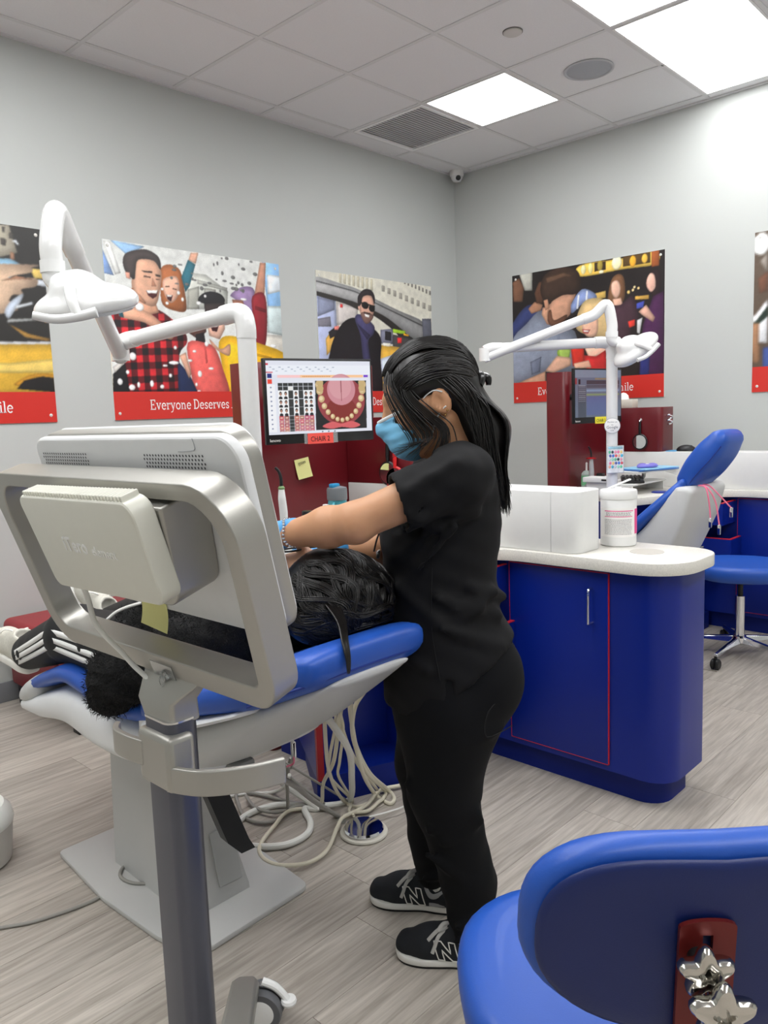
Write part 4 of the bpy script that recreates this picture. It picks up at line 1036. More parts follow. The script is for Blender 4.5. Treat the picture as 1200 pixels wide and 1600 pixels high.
MB().box((-.48, .0945, -.0602), (.03, .0951, -.0596), M=MS).tube([SPt(.012, .164, -.0598), SPt(.012, .155, -.0598), SPt(.006, .148, -.0598), SPt(-.03, .146, -.0598)][::-1], .0006, 5, 4).build('seam', mat('seam_grey', (168, 170, 174), .5), m)
# battery pack with ribbed top and raised lettering
pk = MB().prism(rpoly([(.0, .122), (-.337, .116), (-.330, -.036), (-.012, -.024)], [.022, .018, .018, .022], 8), .0125, .045, .005, 3, M=MS).build('battery_pack', sccream, t, smooth=22)
for k in range(34):
    a = -.315+k*.0088
    MB().box((a, .113+.006*(a+.337)/.337, .016), (a+.0045, .1245+.006*(a+.337)/.337-.002, .042), .001, 1, M=MS).build('rib', sccream, pk, smooth=0)
text_mesh('lettering', 'iTero', .032, MS @ T(-.238, .036, .0454), mat('letter_pale', (250, 250, 248), .15), pk, .0003, .0004)
text_mesh('lettering', 'element', .021, MS @ T(-.155, .036, .0454), MATS['letter_pale'], pk, .0003)
# neck, post, clamp with curved arms
NX, NY = .603, 1.040
nk = [[SPt(-.29, -.178, -.0025), SPt(-.07, -.172, -.0025), SPt(-.07, -.172, -.038), SPt(-.29, -.178, -.038)],
      [SPt(-.262, -.200, -.0022), SPt(-.098, -.194, -.0022), SPt(-.098, -.186, -.038), SPt(-.262, -.196, -.038)],
      [(NX-.030, NY+.050, .935), (NX-.022, NY-.036, .935), (NX+.026, NY-.036, .935), (NX+.02, NY+.050, .935)],
      [(NX-.026, NY+.038, .90), (NX-.022, NY-.034, .90), (NX+.028, NY-.036, .90), (NX+.028, NY+.038, .90)]]
bevel(MB().loft(nk).build('neck', scsilver, t, smooth=60), .006)
pp = rpoly([(NX-.028, NY-.036), (NX+.028, NY-.036), (NX+.028, NY+.038), (NX-.028, NY+.038)], [.016, .022, .022, .008], 5)
MB().prism(pp, .10, .9055).build('post', scdark, t)
MB().prism([(x*1.0, y) for x, y in rpoly([(NX-.029, NY-.037), (NX+.029, NY-.037), (NX+.029, NY+.039), (NX-.029, NY+.039)], [.017, .022, .022, .009], 5)], .9056, .9086).build('post_ring', mat('bright_ring', (225, 225, 225), .2, 1), t)
cl = bevel(MB().prism([(NX-.038, NY+.046), (NX+.01, NY+.046), (NX+.01, NY-.046), (NX-.038, NY-.046)], .803, .890).build('clamp', scsilver, t), .010, 3)
for pts, z in (([(NX-.034, NY-.03), (NX-.008, NY-.085), (NX+.045, NY-.125), (NX+.098, NY-.145)], .826), ([(NX-.034, NY+.03), (NX-.04, NY+.07), (NX-.038, NY+.11), (NX-.022, NY+.135)], .85)):
    P = cr([(x, y, 0) for x, y in pts], 8); rings = []
    for i, p in enumerate(P):
        d = P[min(i+1, len(P)-1)]-P[max(i-1, 0)]; d /= np.linalg.norm(d); nn = np.array((-d[1], d[0], 0))*.005
        rings.append([(p[0]+nn[0], p[1]+nn[1], z-.02), (p[0]-nn[0], p[1]-nn[1], z-.02), (p[0]-nn[0], p[1]-nn[1], z+.02), (p[0]+nn[0], p[1]+nn[1], z+.02)])
    bevel(MB().loft(rings).build('clamp_arm', scsilver, t, smooth=40), .003)
# base with four castors
tyre = mat('castor_tyre', (96, 97, 100), .5); castw = mat('castor_white', (238, 238, 236), .35)
MB().lathe([(0, .075), (.07, .075), (.08, .085), (.07, .115), (.045, .13), (0, .13)], 28, T(NX, NY, 0)).build('hub', scsilver, t)
for ex, ey in ((.918, 1.352), (.905, .742), (.302, .735), (.295, 1.345)):
    d = Vector((ex-NX, ey-NY, 0)); L = d.length; d.normalize(); n = Vector((-d.y, d.x, 0)); rg = []
    for s_, w_, z0, z1 in ((.03, .036, .078, .122), (L*.6, .033, .088, .126), (L-.01, .030, .097, .128), (L+.012, .018, .10, .122)):
        c = Vector((NX, NY, 0))+d*s_; rg.append([tuple(c-n*w_+Vector((0, 0, z0))), tuple(c+n*w_+Vector((0, 0, z0))), tuple(c+n*w_+Vector((0, 0, z1))), tuple(c-n*w_+Vector((0, 0, z1)))])
    bevel(MB().loft(rg).build('leg', scsilver, t, smooth=40), .008, 3)
    c = Vector((ex, ey, .047))+d*.012+(Vector((d.y, -d.x, 0))*.034); ax = Vector((-.80, -.60, 0)).normalized()
    cs = MB()
    for s_ in (-1, 1): cs.lathe([(.030, -.011), (.044, -.011), (.046, -.006), (.046, .006), (.044, .011), (.030, .011)], 32, axis_m(tuple(c+ax*(.017*s_)), tuple(c+ax*(.017*s_+1))))
    cs = cs.build('castor', tyre, t)
    h = MB()
    for s_ in (-1, 1): h.lathe([(0, -.0125), (.026, -.0125), (.031, -.0105), (.031, .0105), (.026, .0125), (0, .0125)], 28, axis_m(tuple(c+ax*(.017*s_)), tuple(c+ax*(.017*s_+1))))
    h.build('wheel_disc', castw, cs)
    q = ax.cross(Vector((0, 0, 1))); q = q if q.dot(Vector((.69, -.72, 0))) > 0 else -q
    MB().tube([tuple(c+Vector((0, 0, .058))), tuple(c+q*.03+Vector((0, 0, .046))), tuple(c+q*.055+Vector((0, 0, .018)))], [.009, .009, .008], 10, 6, ell=(1, 1)).lathe([(0, -.006), (.016, -.006), (.018, 0), (.016, .006), (0, .006)], 18, T(*(c+q*.058+Vector((0, 0, .014))))).build('brake_lever', castw, cs)
    MB().cyl(tuple(c+Vector((0, 0, .05))-d*.0), (c.x, c.y, .10), .009, n=12).build('castor_stem', chrome, cs)
# cables of the pack, clear hook on the neck
cabw = mat('cable_white', (226, 226, 222), .4)
MB().tube([SPt(-.277, -.03, .03), SPt(-.283, -.06, .028), SPt(-.29, -.11, .03), SPt(-.277, -.165, .016), SPt(-.255, -.200, .010), SPt(-.20, -.222, .006), SPt(-.16, -.215, -.04)], .0042, 10).build('pack_cable', cabw, t)
MB().tube([SPt(-.21, -.03, .03), SPt(-.213, -.05, .012), SPt(-.235, -.065, -.02), SPt(-.28, -.072, -.06), SPt(-.33, -.078, -.065)], .0042, 10).build('pack_cable', cabw, t)
clear = mat('clear_plastic', (245, 247, 248), .05, trans=.92, ior=1.45)
hk = MB().box((-.033, -.028, 0), (.030, .030, .0012), .0005, 1, M=frame(SPt(-.188, -.205, .0022), s_a, s_up, s_nb)).build('adhesive_hook', clear, t)
MB().tube([SPt(-.185, -.19, .004), SPt(-.187, -.20, .012), SPt(-.188, -.22, .010), SPt(-.189, -.232, .016), SPt(-.19, -.226, .022)], .004, 10).lathe([(0, 0), (.009, 0), (.008, .005), (0, .007)], 16, frame(SPt(-.186, -.195, .003), s_a, s_up, s_nb)).build('hook', clear, hk)
notem = mat('sticky_note_yellow', (236, 232, 158), .7)
def paper(name, label, corners, m, cat='note', curl=0.0, nrm=(0, 0, 1)):
    a, b, c, d = [Vector(q) for q in corners]; n = 8; V, F = [], []; nr = Vector(nrm)
    for k in range(2):
        for i in range(n+1):
            l, r = a.lerp(d, i/n), b.lerp(c, i/n); o = nr*(curl*(i/n)**2+k*.0004); V += [tuple(l+o), tuple(r+o)]
    for i in range(n):
        F += [(2*i, 2*i+1, 2*i+3, 2*i+2), (2*n+2+2*i, 2*n+2+2*i+2, 2*n+2+2*i+3, 2*n+2+2*i+1)]
        F += [(2*i, 2*i+2, 2*n+2+2*i+2, 2*n+2+2*i), (2*i+1, 2*n+2+2*i+1, 2*n+2+2*i+3, 2*i+3)]
    e = 2*n+2; F += [(0, e, e+1, 1), (2*n, 2*n+1, e+2*n+1, e+2*n)]
    o = MB().add(V, F).build(name, m); tag(o, label, cat); return o
paper('sticky_note', 'yellow sticky note hanging from the lower edge of the scanner screen', [SPt(-.300, -.108, -.0585), SPt(-.225, -.112, -.0585), SPt(-.232, -.160, -.057), SPt(-.307, -.152, -.057)], notem, curl=.012, nrm=s_nb)

# white rounded bin at the edge of the picture
t = thing('floor_bin', 'white round-topped bin at the left picture edge', 'bin', (.74, 2.56, 0))
MB().lathe([(0, .001), (.115, .001), (.125, .008), (.135, .12), (.135, .125)], 36, T(.74, 2.56, 0)).build('body', mat('bin_grey', (206, 203, 196), .5), t)
MB().lathe([(.138, .1255), (.140, .135), (.135, .16), (.115, .185), (.06, .20), (0, .203)], 36, T(.74, 2.56, 0)).build('lid', mat('bin_white', (240, 240, 234), .4), t)
# ================================================================== STOOLS
def stool_base(t, x, y, zt, rleg, rot, gas=.20, m=None):
    m = m or chrome
    MB().cyl((x, y, .10), (x, y, gas), .0245, n=24).build('column', m, t)
    MB().cyl((x, y, gas), (x, y, zt), .013, n=18).build('gas_lift', blackp, t)
    MB().lathe([(0, .065), (.03, .065), (.042, .08), (.04, .105), (.028, .115), (0, .115)], 24, T(x, y, 0)).build('hub', m, t)
    for k in range(5):
        a = rot+k*2*math.pi/5; d = Vector((math.cos(a), math.sin(a), 0)); n = Vector((-d.y, d.x, 0)); rg = []
        for s_, w_, z0, z1 in ((.03, .022, .075, .112), (rleg*.55, .017, .078, .098), (rleg, .013, .068, .084)):
            c = Vector((x, y, 0))+d*s_; rg.append([tuple(c-n*w_+Vector((0, 0, z0))), tuple(c+n*w_+Vector((0, 0, z0))), tuple(c+n*w_*.6+Vector((0, 0, z1))), tuple(c-n*w_*.6+Vector((0, 0, z1)))])
        lg = bevel(MB().loft(rg).build('leg', m, t, smooth=40), .003, 2)
        c = Vector((x, y, .0285))+d*(rleg-.005); ax = n; cs = MB()
        for s_ in (-1, 1): cs.lathe([(0, -.009), (.022, -.009), (.028, -.004), (.028, .004), (.022, .009), (0, .009)], 22, axis_m(tuple(c+ax*(.012*s_)), tuple(c+ax*(.012*s_+1))))
        cs.tube([tuple(c+Vector((0, 0, .022))), tuple(c+Vector((0, 0, .042)))], .008, 10, 2)
        cs.build('castor', blackp, lg)
def seat_pad(t, x, y, z, rx, ry, h, rot, m, dish=.008):
    rg = []; n = 40
    for k, zz in ((.80, -h), (.93, -h*.92), (.99, -h*.65), (1.0, -h*.4), (.985, -h*.18), (.94, -h*.04), (.85, 0), (.6, -dish), (.3, -dish*1.4), (.05, -dish*1.5)):
        ring = []
        for i in range(n):
            a = 2*math.pi*i/n; c, s_ = math.cos(a), math.sin(a); e = 2/2.6
            u, v = rx*k*math.copysign(abs(c)**e, c), ry*k*math.copysign(abs(s_)**e, s_)
            ring.append((x+u*math.cos(rot)-v*math.sin(rot), y+u*math.sin(rot)+v*math.cos(rot), z+zz))
        rg.append(ring)
    return MB().loft(rg).build('seat', m, t, smooth=60)
# ---- near stool, back towards the camera
t = thing('operator_stool', 'blue vinyl stool with backrest and chrome star knobs in the near corner', 'stool', (1.03, .53, 0), 'blue stools')
fx, fy = .720, .694; fdir = Vector((fx, fy, 0)).normalized(); rdir = Vector((fdir.y, -fdir.x, 0))
seat_pad(t, 1.03, .535, .50, .225, .235, .085, math.atan2(fdir.y, fdir.x), bluev)
MB().lathe([(0, .395), (.15, .395), (.16, .405), (.16, .418), (0, .418)], 28, T(1.03, .535, 0)).build('seat_plate', blackp, t)
stool_base(t, 1.03, .535, .396, .29, .3)
ub = (Vector((0, 0, 1))-fdir*.10).normalized(); nbk = rdir.cross(ub) ; nbk = nbk if nbk.dot(fdir) < 0 else -nbk   # nbk points back to the camera
BC = Vector((.893, .322, .708)); MBk = frame(BC, rdir, ub, nbk)
def blob(wt, wb, hh, n=48, top=.0):
    out = []
    for i in range(n):
        a = 2*math.pi*i/n; c, s_ = math.cos(a), math.sin(a)
        p = 3.4 if s_ > 0 else 2.25; e = 2/p; x = (wt if s_ > 0 else wb)*math.copysign(abs(c)**e, c); y = hh*math.copysign(abs(s_)**(2/(2.7 if s_ > 0 else 2.1)), s_)
        if s_ > 0: y -= .003*math.exp(-(x/.10)**2)
        out.append((x, y))
    return out
def slab(prof, outline, curve=.10):
    rg = []
    for off, z in prof:
        ring = []
        for x, y in outline:
            L = math.hypot(x, y); k = max(0, 1+off/L*1.0) if L > 0 else 1
            X, Y = x*k, y*k; ring.append(tuple(MBk @ Vector((X, Y, z-(X*X)*curve*3.0))))
        rg.append(ring)
    return MB().loft(rg)
ol = blob(.236, .236, .136)
slab([(-.20, -.052), (-.06, -.052), (-.03, -.050), (-.010, -.044), (-.002, -.034), (0, -.024), (-.002, -.012), (-.008, -.003), (-.018, .0), (-.05, .001), (-.2, .001)], ol).build('backrest', bluev, t, smooth=60)
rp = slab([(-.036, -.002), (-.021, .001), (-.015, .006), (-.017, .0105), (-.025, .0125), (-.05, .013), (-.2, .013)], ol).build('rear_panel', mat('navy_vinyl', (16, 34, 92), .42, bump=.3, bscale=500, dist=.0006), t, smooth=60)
# slotted bar and star knobs
barm = mat('maroon_bar', (110, 34, 32), .3, .3)
bx = -.024; W2 = .0335
so = rpoly([(bx-W2, .040), (bx-W2, -.36), (bx+W2, -.36), (bx+W2, .040)], [.018, 0, 0, .018], 5)
def barM(y): return MBk
m = MB()
for lo, hi in (((bx-W2, -.30), (bx-.006, .040)), ((bx+.006, -.30), (bx+W2, .040)), ((bx-.006, .030), (bx+.006, .040)), ((bx-.006, -.30), (bx+.006, -.075))):
    m.box((lo[0], lo[1], .0155), (hi[0], hi[1], .0215), M=MBk)
m.prism([(bx-W2, .040), (bx+W2, .040)]+[(bx+W2*math.cos(R_(k)), .040+.009*math.sin(R_(k))) for k in range(15, 180, 15)], .0155, .0215, M=MBk)
sb = m.build('back_bar', barm, t, smooth=0)
lo = MBk @ Vector((bx, -.30, .018)); c0 = Vector((1.03, .535, .405))
MB().tube([tuple(lo+ub*.03), tuple(lo-ub*.03), tuple(Vector((lo.x, lo.y, .40))+fdir*.03), tuple(c0-fdir*.10)], .020, 12, 6, ell=(1.5, .3), up=rdir).build('bar_bend', barm, t)
def star(name, M, r, h, parent, m):
    pts = []
    for i in range(60):
        a = 2*math.pi*i/60; rr = r*(.80+.20*math.cos(5*a)); pts.append((rr*math.cos(a), rr*math.sin(a)))
    rg = []
    for k, z in ((.62, 0), (.86, .001), (.97, .005), (1, h*.5), (.98, h-.005), (.90, h-.001), (.75, h), (.36, h), (.33, h-.002), (.30, h-.007), (.02, h-.007)):
        rg.append([tuple(M @ Vector((x*k, y*k, z))) for x, y in pts])
    return MB().loft(rg).build(name, m, parent, smooth=40)
knobm = mat('knob_chrome', (205, 202, 196), .14, 1)
k1 = star('star_knob', MBk @ T(bx-.012, .004, .036, R_(20)), .034, .020, t, knobm)
MB().cyl(tuple(MBk @ Vector((bx-.012, .004, .0215))), tuple(MBk @ Vector((bx-.012, .004, .037))), .012, n=18).build('spacer', blackp, k1)
k2 = star('star_knob', MBk @ T(bx-.002, -.030, .060, R_(15)), .040, .019, t, knobm)
MB().cyl(tuple(MBk @ Vector((bx+.001, -.026, .0215))), tuple(MBk @ Vector((bx-.002, -.030, .061))), .009, n=18).build('bolt', knobm, k2)
# ---- far stool
t = thing('operator_stool', 'round blue stool on a chrome star base beside the far cabinet', 'stool', (4.26, 1.46, 0), 'blue stools')
seat_pad(t, 4.26, 1.46, .515, .225, .225, .085, .4, bluev, .004)
MB().lathe([(0, .415), (.12, .415), (.12, .4285), (0, .4285)], 24, T(4.26, 1.46, 0)).build('seat_plate', blackp, t)
MB().box((4.30, 1.28, .405), (4.36, 1.40, .425), .005).build('lever', blackp, t)
stool_base(t, 4.26, 1.46, .415, .31, R_(250), .33)
# ================================================================== THE ASSISTANT (standing, seen from her left side)
def stack(s, st, k=.02, y0=0.0, pw=2.3):
    """column of superellipses: stations (z, cx, rx, ry[, cy])"""
    st = sorted(st); z = np.array([q[0] for q in st]); A = np.array([[q[1], q[2], q[3], (q[4] if len(q) > 4 else y0)] for q in st])
    zz = np.linspace(z[0], z[-1], 120); C = cr([tuple([q[0]])+tuple(a) for q, a in zip(st, A)], 12); C = np.array(C); C = C[np.argsort(C[:, 0])]
    R = max(A[:, 1].max(), A[:, 2].max())+k+.02
    sl, X, Y, Z = s._win((A[:, 0].min()-R, A[:, 3].min()-R, z[0]-k-.02), (A[:, 0].max()+R, A[:, 3].max()+R, z[-1]+k+.02))
    cx, rx, ry, cy = (np.interp(Z, C[:, 0], C[:, j]) for j in (1, 2, 3, 4))
    e = (abs((X-cx)/rx)**pw+abs((Y-cy)/ry)**pw)**(1/pw); d = (e-1)*np.minimum(rx, ry)
    s._mix(sl, np.maximum(d, np.maximum(z[0]-Z, Z-z[-1])), k); return s
SDF.stack = stack
LW = Vector((-.6909, .7229, 0)); TWD = Vector((-.7229, -.6909, 0))
MW = frame((1.43, 1.29, 0), LW, TWD, (0, 0, 1))      # x: the way she faces, y: towards the camera (her left), z: up
def PW_(p): return tuple(MW @ Vector(p))
skinm = mat('skin_light_brown', (192, 142, 106), .5, noise=.05, nscale=30, bump=.12, bscale=300, dist=.0005); skinm.node_tree.nodes['Principled BSDF'].inputs['Subsurface Weight'].default_value = .08
skinm.node_tree.nodes['Principled BSDF'].inputs['Subsurface Radius'].default_value = (.01, .004, .002)
scrub = mat('black_scrubs', (14, 14, 16), .8, noise=.12, nscale=60, bump=.25, bscale=900, dist=.0005, spec=.3)
trous = mat('black_trousers', (10, 11, 14), .85, noise=.12, nscale=60, bump=.25, bscale=900, dist=.0005, spec=.25)
hairm = mat('black_hair', (20, 17, 16), .33, noise=.3, nscale=50)
glovem = mat('blue_nitrile', (70, 148, 206), .4, bump=.3, bscale=120, dist=.001); sockm = mat('white_sock', (228, 226, 220), .8)
P = thing('person', 'assistant in black scrubs and blue face mask leaning over the patient', 'person', (1.43, 1.29, 0))
EAR = np.array((-.086, 0, 1.368)); HF = np.array((.94, 0, -.34)); HU = np.array((.34, 0, .94)); HL = np.array((0, 1, 0))
def hd(f, l, u): return EAR+HF*f+HL*l+HU*u
HM = [[HF[0], HL[0], HU[0]], [HF[1], HL[1], HU[1]], [HF[2], HL[2], HU[2]]]     # columns = head axes
LSH, LEL, LWR = (-.113, .165, 1.205), (.122, .198, 1.117), (.300, .098, 1.078)
RSH, REL, RWR = (-.10, -.165, 1.20), (.035, -.185, .985), (.215, -.06, 1.010)
s = SDF((-.33, -.27, .02), (.34, .28, 1.56), .0058)
# skull, face, ear
s.ell(hd(.012, 0, .060), (.098, .076, .092), .0, HM); s.ell(hd(.058, 0, .0), (.052, .060, .092), .03, HM); s.cone(hd(.04, 0, -.06), hd(.095, 0, -.078), .045, .024, .03)
s.cone(hd(.0, .05, -.03), hd(.07, .03, -.075), .022, .022, .02).cone(hd(.0, -.05, -.03), hd(.07, -.03, -.075), .022, .022, .02)
s.cone(hd(.112, 0, .052), hd(.132, 0, .008), .009, .015, .014); s.cone(hd(.098, .035, .066), hd(.106, 0, .060), .010, .011, .016).cone(hd(.098, -.035, .066), hd(.106, 0, .060), .010, .011, .016)
for sy in (-1, 1):
    s.ell(hd(.092, sy*.032, .045), (.014, .016, .011), .006, HM)          # closed lid
    s.ell(hd(-.006, sy*.083, .010), (.023, .011, .034), .006, HM); s.ell(hd(.002, sy*.095, .012), (.012, .010, .020), .004, HM, sub=True)
    s.cone(hd(.085, sy*.042, -.005), hd(.03, sy*.058, .005), .018, .02, .025)
# neck, torso and legs under the clothes
s.cone((-.135, 0, 1.20), hd(-.015, 0, -.03), .058, .052, .03)
s.stack([(.70, -.10, .105, .14), (.85, -.085, .095, .13), (1.0, -.085, .10, .135), (1.12, -.10, .095, .15), (1.23, -.125, .05, .10)], .03)
for a, b, c in ((LSH, LEL, LWR), (RSH, REL, RWR)):
    a, b, c = map(np.array, (a, b, c)); m1 = b+(c-b)*.35
    s.cone(a, b, .050, .043, .03); s.cone(b, m1, .0435, .0455, .02); s.cone(m1, c, .0455, .027, .02)
s.ell(np.array(LEL)+(-.004, .01, -.012), (.030, .030, .030), .02)
for sy, kn, an in ((1, (-.075, .09, .42), (-.126, .128, .10)), (-1, (-.035, -.09, .42), (-.045, -.085, .10))):
    s.cone((-.10, sy*.085, .72), kn, .085, .055, .03); s.cone(kn, an, .055, .028, .03); s.cone(an, (an[0]+.01, an[1], .06), .026, .024, .02)
body = s.build('body', skinm, P, MW, relax=1)
# brows, lashes and eyelid line
for sy in (-1, 1):
    for nm, pts, rr_ in (('eyebrow', [hd(.110, sy*.012, .068), hd(.108, sy*.030, .074), hd(.092, sy*.050, .066)], [.003, .0042, .002]), ('eyelashes', [hd(.108, sy*.018, .034), hd(.108, sy*.032, .031), hd(.098, sy*.046, .034)], [.0015, .0025, .0015])):
        br = MB().tube(pts, rr_, 6, 5); br.v = [PW_(v) for v in br.v]; br.build(nm, hairm, body)
# ---- trousers
s = SDF((-.33, -.24, .04), (.16, .26, .92), .0075)
s.stack([(.44, -.075, .085, .13), (.50, -.080, .105, .145), (.56, -.088, .132, .158), (.61, -.098, .152, .168), (.66, -.105, .165, .175), (.73, -.105, .165, .175), (.82, -.09, .145, .155), (.90, -.085, .13, .14)], .0)
s.ell((-.175, .06, .70), (.095, .10, .11), .03); s.ell((-.175, -.07, .70), (.095, .10, .11), .03)
s.cone((-.085, .085, .62), (-.068, .090, .42), .102, .082, .05); s.cone((-.068, .090, .42), (-.122, .108, .20), .082, .066, .03); s.cone((-.122, .108, .20), (-.124, .128, .075), .066, .054, .02)
s.cone((-.07, -.08, .62), (-.035, -.09, .42), .102, .080, .05); s.cone((-.035, -.09, .42), (-.045, -.088, .20), .080, .062, .03); s.cone((-.045, -.088, .20), (-.045, -.086, .105), .062, .048, .02)
for a, b, r in (((-.14, .155, .40), (-.02, .165, .36), .010), ((-.15, .15, .375), (-.06, .17, .335), .010), ((-.17, .18, .10), (-.08, .18, .085), .010), ((-.175, .16, .135), (-.08, .18, .125), .009), ((-.02, .16, .30), (-.10, .17, .24), .009), ((-.08, -.03, .13), (.0, -.03, .115), .009), ((-.16, .13, .575), (-.06, .17, .53), .009), ((.02, .12, .46), (-.05, .165, .42), .01), ((-.20, .14, .60), (-.10, .18, .585), .008)):
    s.cone(a, b, r, r*.5, .022)
s.half((0, 0, .066), (0, 0, -1)); s.disp(lambda X, Y, Z: .0016*np.sin(Z*70+X*40+np.sin(Y*50))*np.clip((.5-Z)*4, .3, 1))
pn = s.build('trousers', trous, P, MW, relax=1)
MB().tube([PW_(q) for q in ((-.225, .135, .69), (-.17, .180, .66), (-.165, .182, .60), (-.235, .12, .60))], .0012, 5, 4).build('pocket_seam', mat('seam_black', (10, 10, 12), .8), pn)
# ---- scrub top: torso, sleeves, split hem
s = SDF((-.31, -.27, .60), (.15, .28, 1.30), .007)
s.stack([(.60, -.100, .170, .180), (.68, -.104, .176, .184), (.76, -.100, .168, .178), (.85, -.080, .150, .165), (.94, -.078, .140, .156), (1.04, -.086, .142, .158), (1.12, -.100, .132, .162), (1.19, -.115, .110, .150), (1.245, -.130, .072, .10)], .0)
s.ell((.005, .06, 1.06), (.055, .065, .07), .05); s.ell((.005, -.06, 1.06), (.055, .065, .07), .05)
s.ell((-.19, .06, .72), (.085, .10, .12), .04); s.ell((-.19, -.07, .72), (.085, .10, .12), .04)
for a, b in ((LSH, LEL), (RSH, REL)):
    a, b = np.array(a), np.array(b); d = (b-a)/np.linalg.norm(b-a); e = a+d*.150
    s.cone(a+(-.03, -.02*np.sign(a[1]), .012), a, .058, .066, .05); s.cone(a, e, .067, .069, .03)
s.cone((-.13, 0, 1.23), (-.115, .10, 1.235), .045, .05, .04).cone((-.13, 0, 1.23), (-.115, -.10, 1.235), .045, .05, .04)
# sleeve ends and hem cut
def cut_cyl(s, p, d, L, r):
    p = np.array(p); q = p+np.array(d)*L; s.cone(p, q, r, r, .004, sub=True)
dl = np.array(LEL)-np.array(LSH); dl /= np.linalg.norm(dl); e = np.array(LSH)+dl*.148
sl, X, Y, Z = s._win((-.05, .10, 1.0), (.15, .28, 1.30))
hd_ = (X-e[0])*dl[0]+(Y-e[1])*dl[1]+(Z-e[2])*dl[2]+.10*(Z-e[2])
ff = s.F[sl]; tt = np.array(((X-LSH[0])*dl[0]+(Y-LSH[1])*dl[1]+(Z-LSH[2])*dl[2])); near = (Y > .12) & (np.sqrt((X-LSH[0]-dl[0]*tt)**2+(Y-LSH[1]-dl[1]*tt)**2+(Z-LSH[2]-dl[2]*tt)**2) < .092)
s.F[sl] = np.where(near, np.maximum(ff, hd_), ff)
# hollow the sleeve mouth
s.cone(np.array(LSH)+dl*.115, np.array(LSH)+dl*.20, .057, .062, .006, sub=True)
for a, b, r in (((-.06, .185, 1.10), (.03, .12, 1.02), .010), ((-.10, .20, 1.10), (-.02, .17, 1.00), .009), ((-.15, .165, 1.13), (-.06, .17, 1.10), .012), ((-.20, .10, 1.16), (-.10, .19, 1.235), .010), ((-.16, .15, .90), (-.05, .165, .86), .011), ((-.20, .12, .93), (-.10, .165, .90), .010), ((-.21, .10, .87), (-.06, .17, .93), .010),
                ((.03, .12, .95), (-.06, .165, .88), .009), ((-.20, .13, .80), (-.07, .185, .86), .010), ((.02, .10, 1.13), (-.05, .16, 1.16), .009), ((-.10, .225, 1.24), (.0, .245, 1.19), .010), ((-.09, .20, 1.15), (-.02, .24, 1.12), .009), ((.04, .12, .80), (-.03, .175, .76), .008), ((-.23, .05, .90), (-.14, .15, .95), .009)):
    s.cone(a, b, r, r*.4, .024)
sl, X, Y, Z = s._win(s.lo, s.lo+s.n*s.h)
front = .632+(X-.055)*-.30*0; hem = np.where(X > -.085, .640+.28*np.clip(-.0-X, 0, 1)*.35, .700-(X+.10)*.72)     # front panel straight, back panel rising
s.F = np.maximum(s.F, (hem-Z).astype(np.float32))
s.F = np.maximum(s.F, np.where((abs(X+.083) < .004+np.clip(.735-Z, 0, 1)*.10) & (Z < .735) & (abs(Y) > .1), .004, -1)).astype(np.float32)
s.ell((-.075, 0, 1.285), (.062, .068, .055), .008, sub=True)
s.disp(lambda X, Y, Z: .0013*np.sin(X*60+Z*45+2*np.sin(Y*30))+.001*np.sin(Z*110-X*50))
tp = s.build('scrub_top', scrub, P, MW, relax=1)
MB().tube([PW_(q) for q in ((-.05, .160, 1.00), (-.045, .168, .86), (-.060, .182, .74))], .0012, 5, 5).build('side_seam', MATS['seam_black'], tp)
# ---- face mask with ear loops
maskm = mat('mask_blue', (116, 184, 222), .7, noise=.05, nscale=80); maskw = mat('mask_white', (232, 236, 238), .7)
s = SDF((-.09, -.09, 1.23), (.09, .09, 1.42), .004)
s.ell(hd(.092, 0, -.040), (.058, .064, .062), .0, HM); s.cone(hd(.118, 0, .022), hd(.145, 0, .0), .012, .020, .03)
s.half(tuple(hd(.042, 0, -.01)), tuple(-HF+HU*.12), .004); s.half(tuple(hd(.11, 0, .021)), tuple(HU+HF*.1), .004)
s.ell(hd(.075, 0, -.03), (.058, .0615, .060), .004, HM, sub=True)
s.disp(lambda X, Y, Z: .0009*np.sin(((X-EAR[0])*HU[0]+(Z-EAR[2])*HU[2])*260))
mk = s.build('face_mask', maskm, P, MW, relax=1)
lp = MB()
for sy in (-1, 1):
    lp.tube([hd(.046, sy*.064, .012), hd(.030, sy*.074, .032), hd(.004, sy*.085, .040), hd(-.014, sy*.094, .030)], .0016, 6, 5); lp.tube([hd(.046, sy*.062, -.062), hd(.025, sy*.072, -.03), hd(.006, sy*.084, -.012), hd(-.010, sy*.094, -.004)], .0016, 6, 5)
lp.tube([hd(.060, .064, .0225), hd(.105, .046, .0225), hd(.148, .012, .018), hd(.150, 0, .016), hd(.148, -.012, .018), hd(.105, -.046, .0225), hd(.060, -.064, .0225)], .0042, 8, 6, ell=(1, .4), up=HU)
lp.v = [PW_(v) for v in lp.v]; lp.build('ear_loop', maskw, mk)
er = MB()
for q in ((-.002, .094, -.022), (-.010, .094, -.014)): er.lathe([(0, -.003), (.0024, -.0015), (.0028, .0008), (0, .003)], 10, T(*PW_(hd(*q))))
er.build('earring', mat('gold_stud', (222, 190, 120), .2, 1), body)
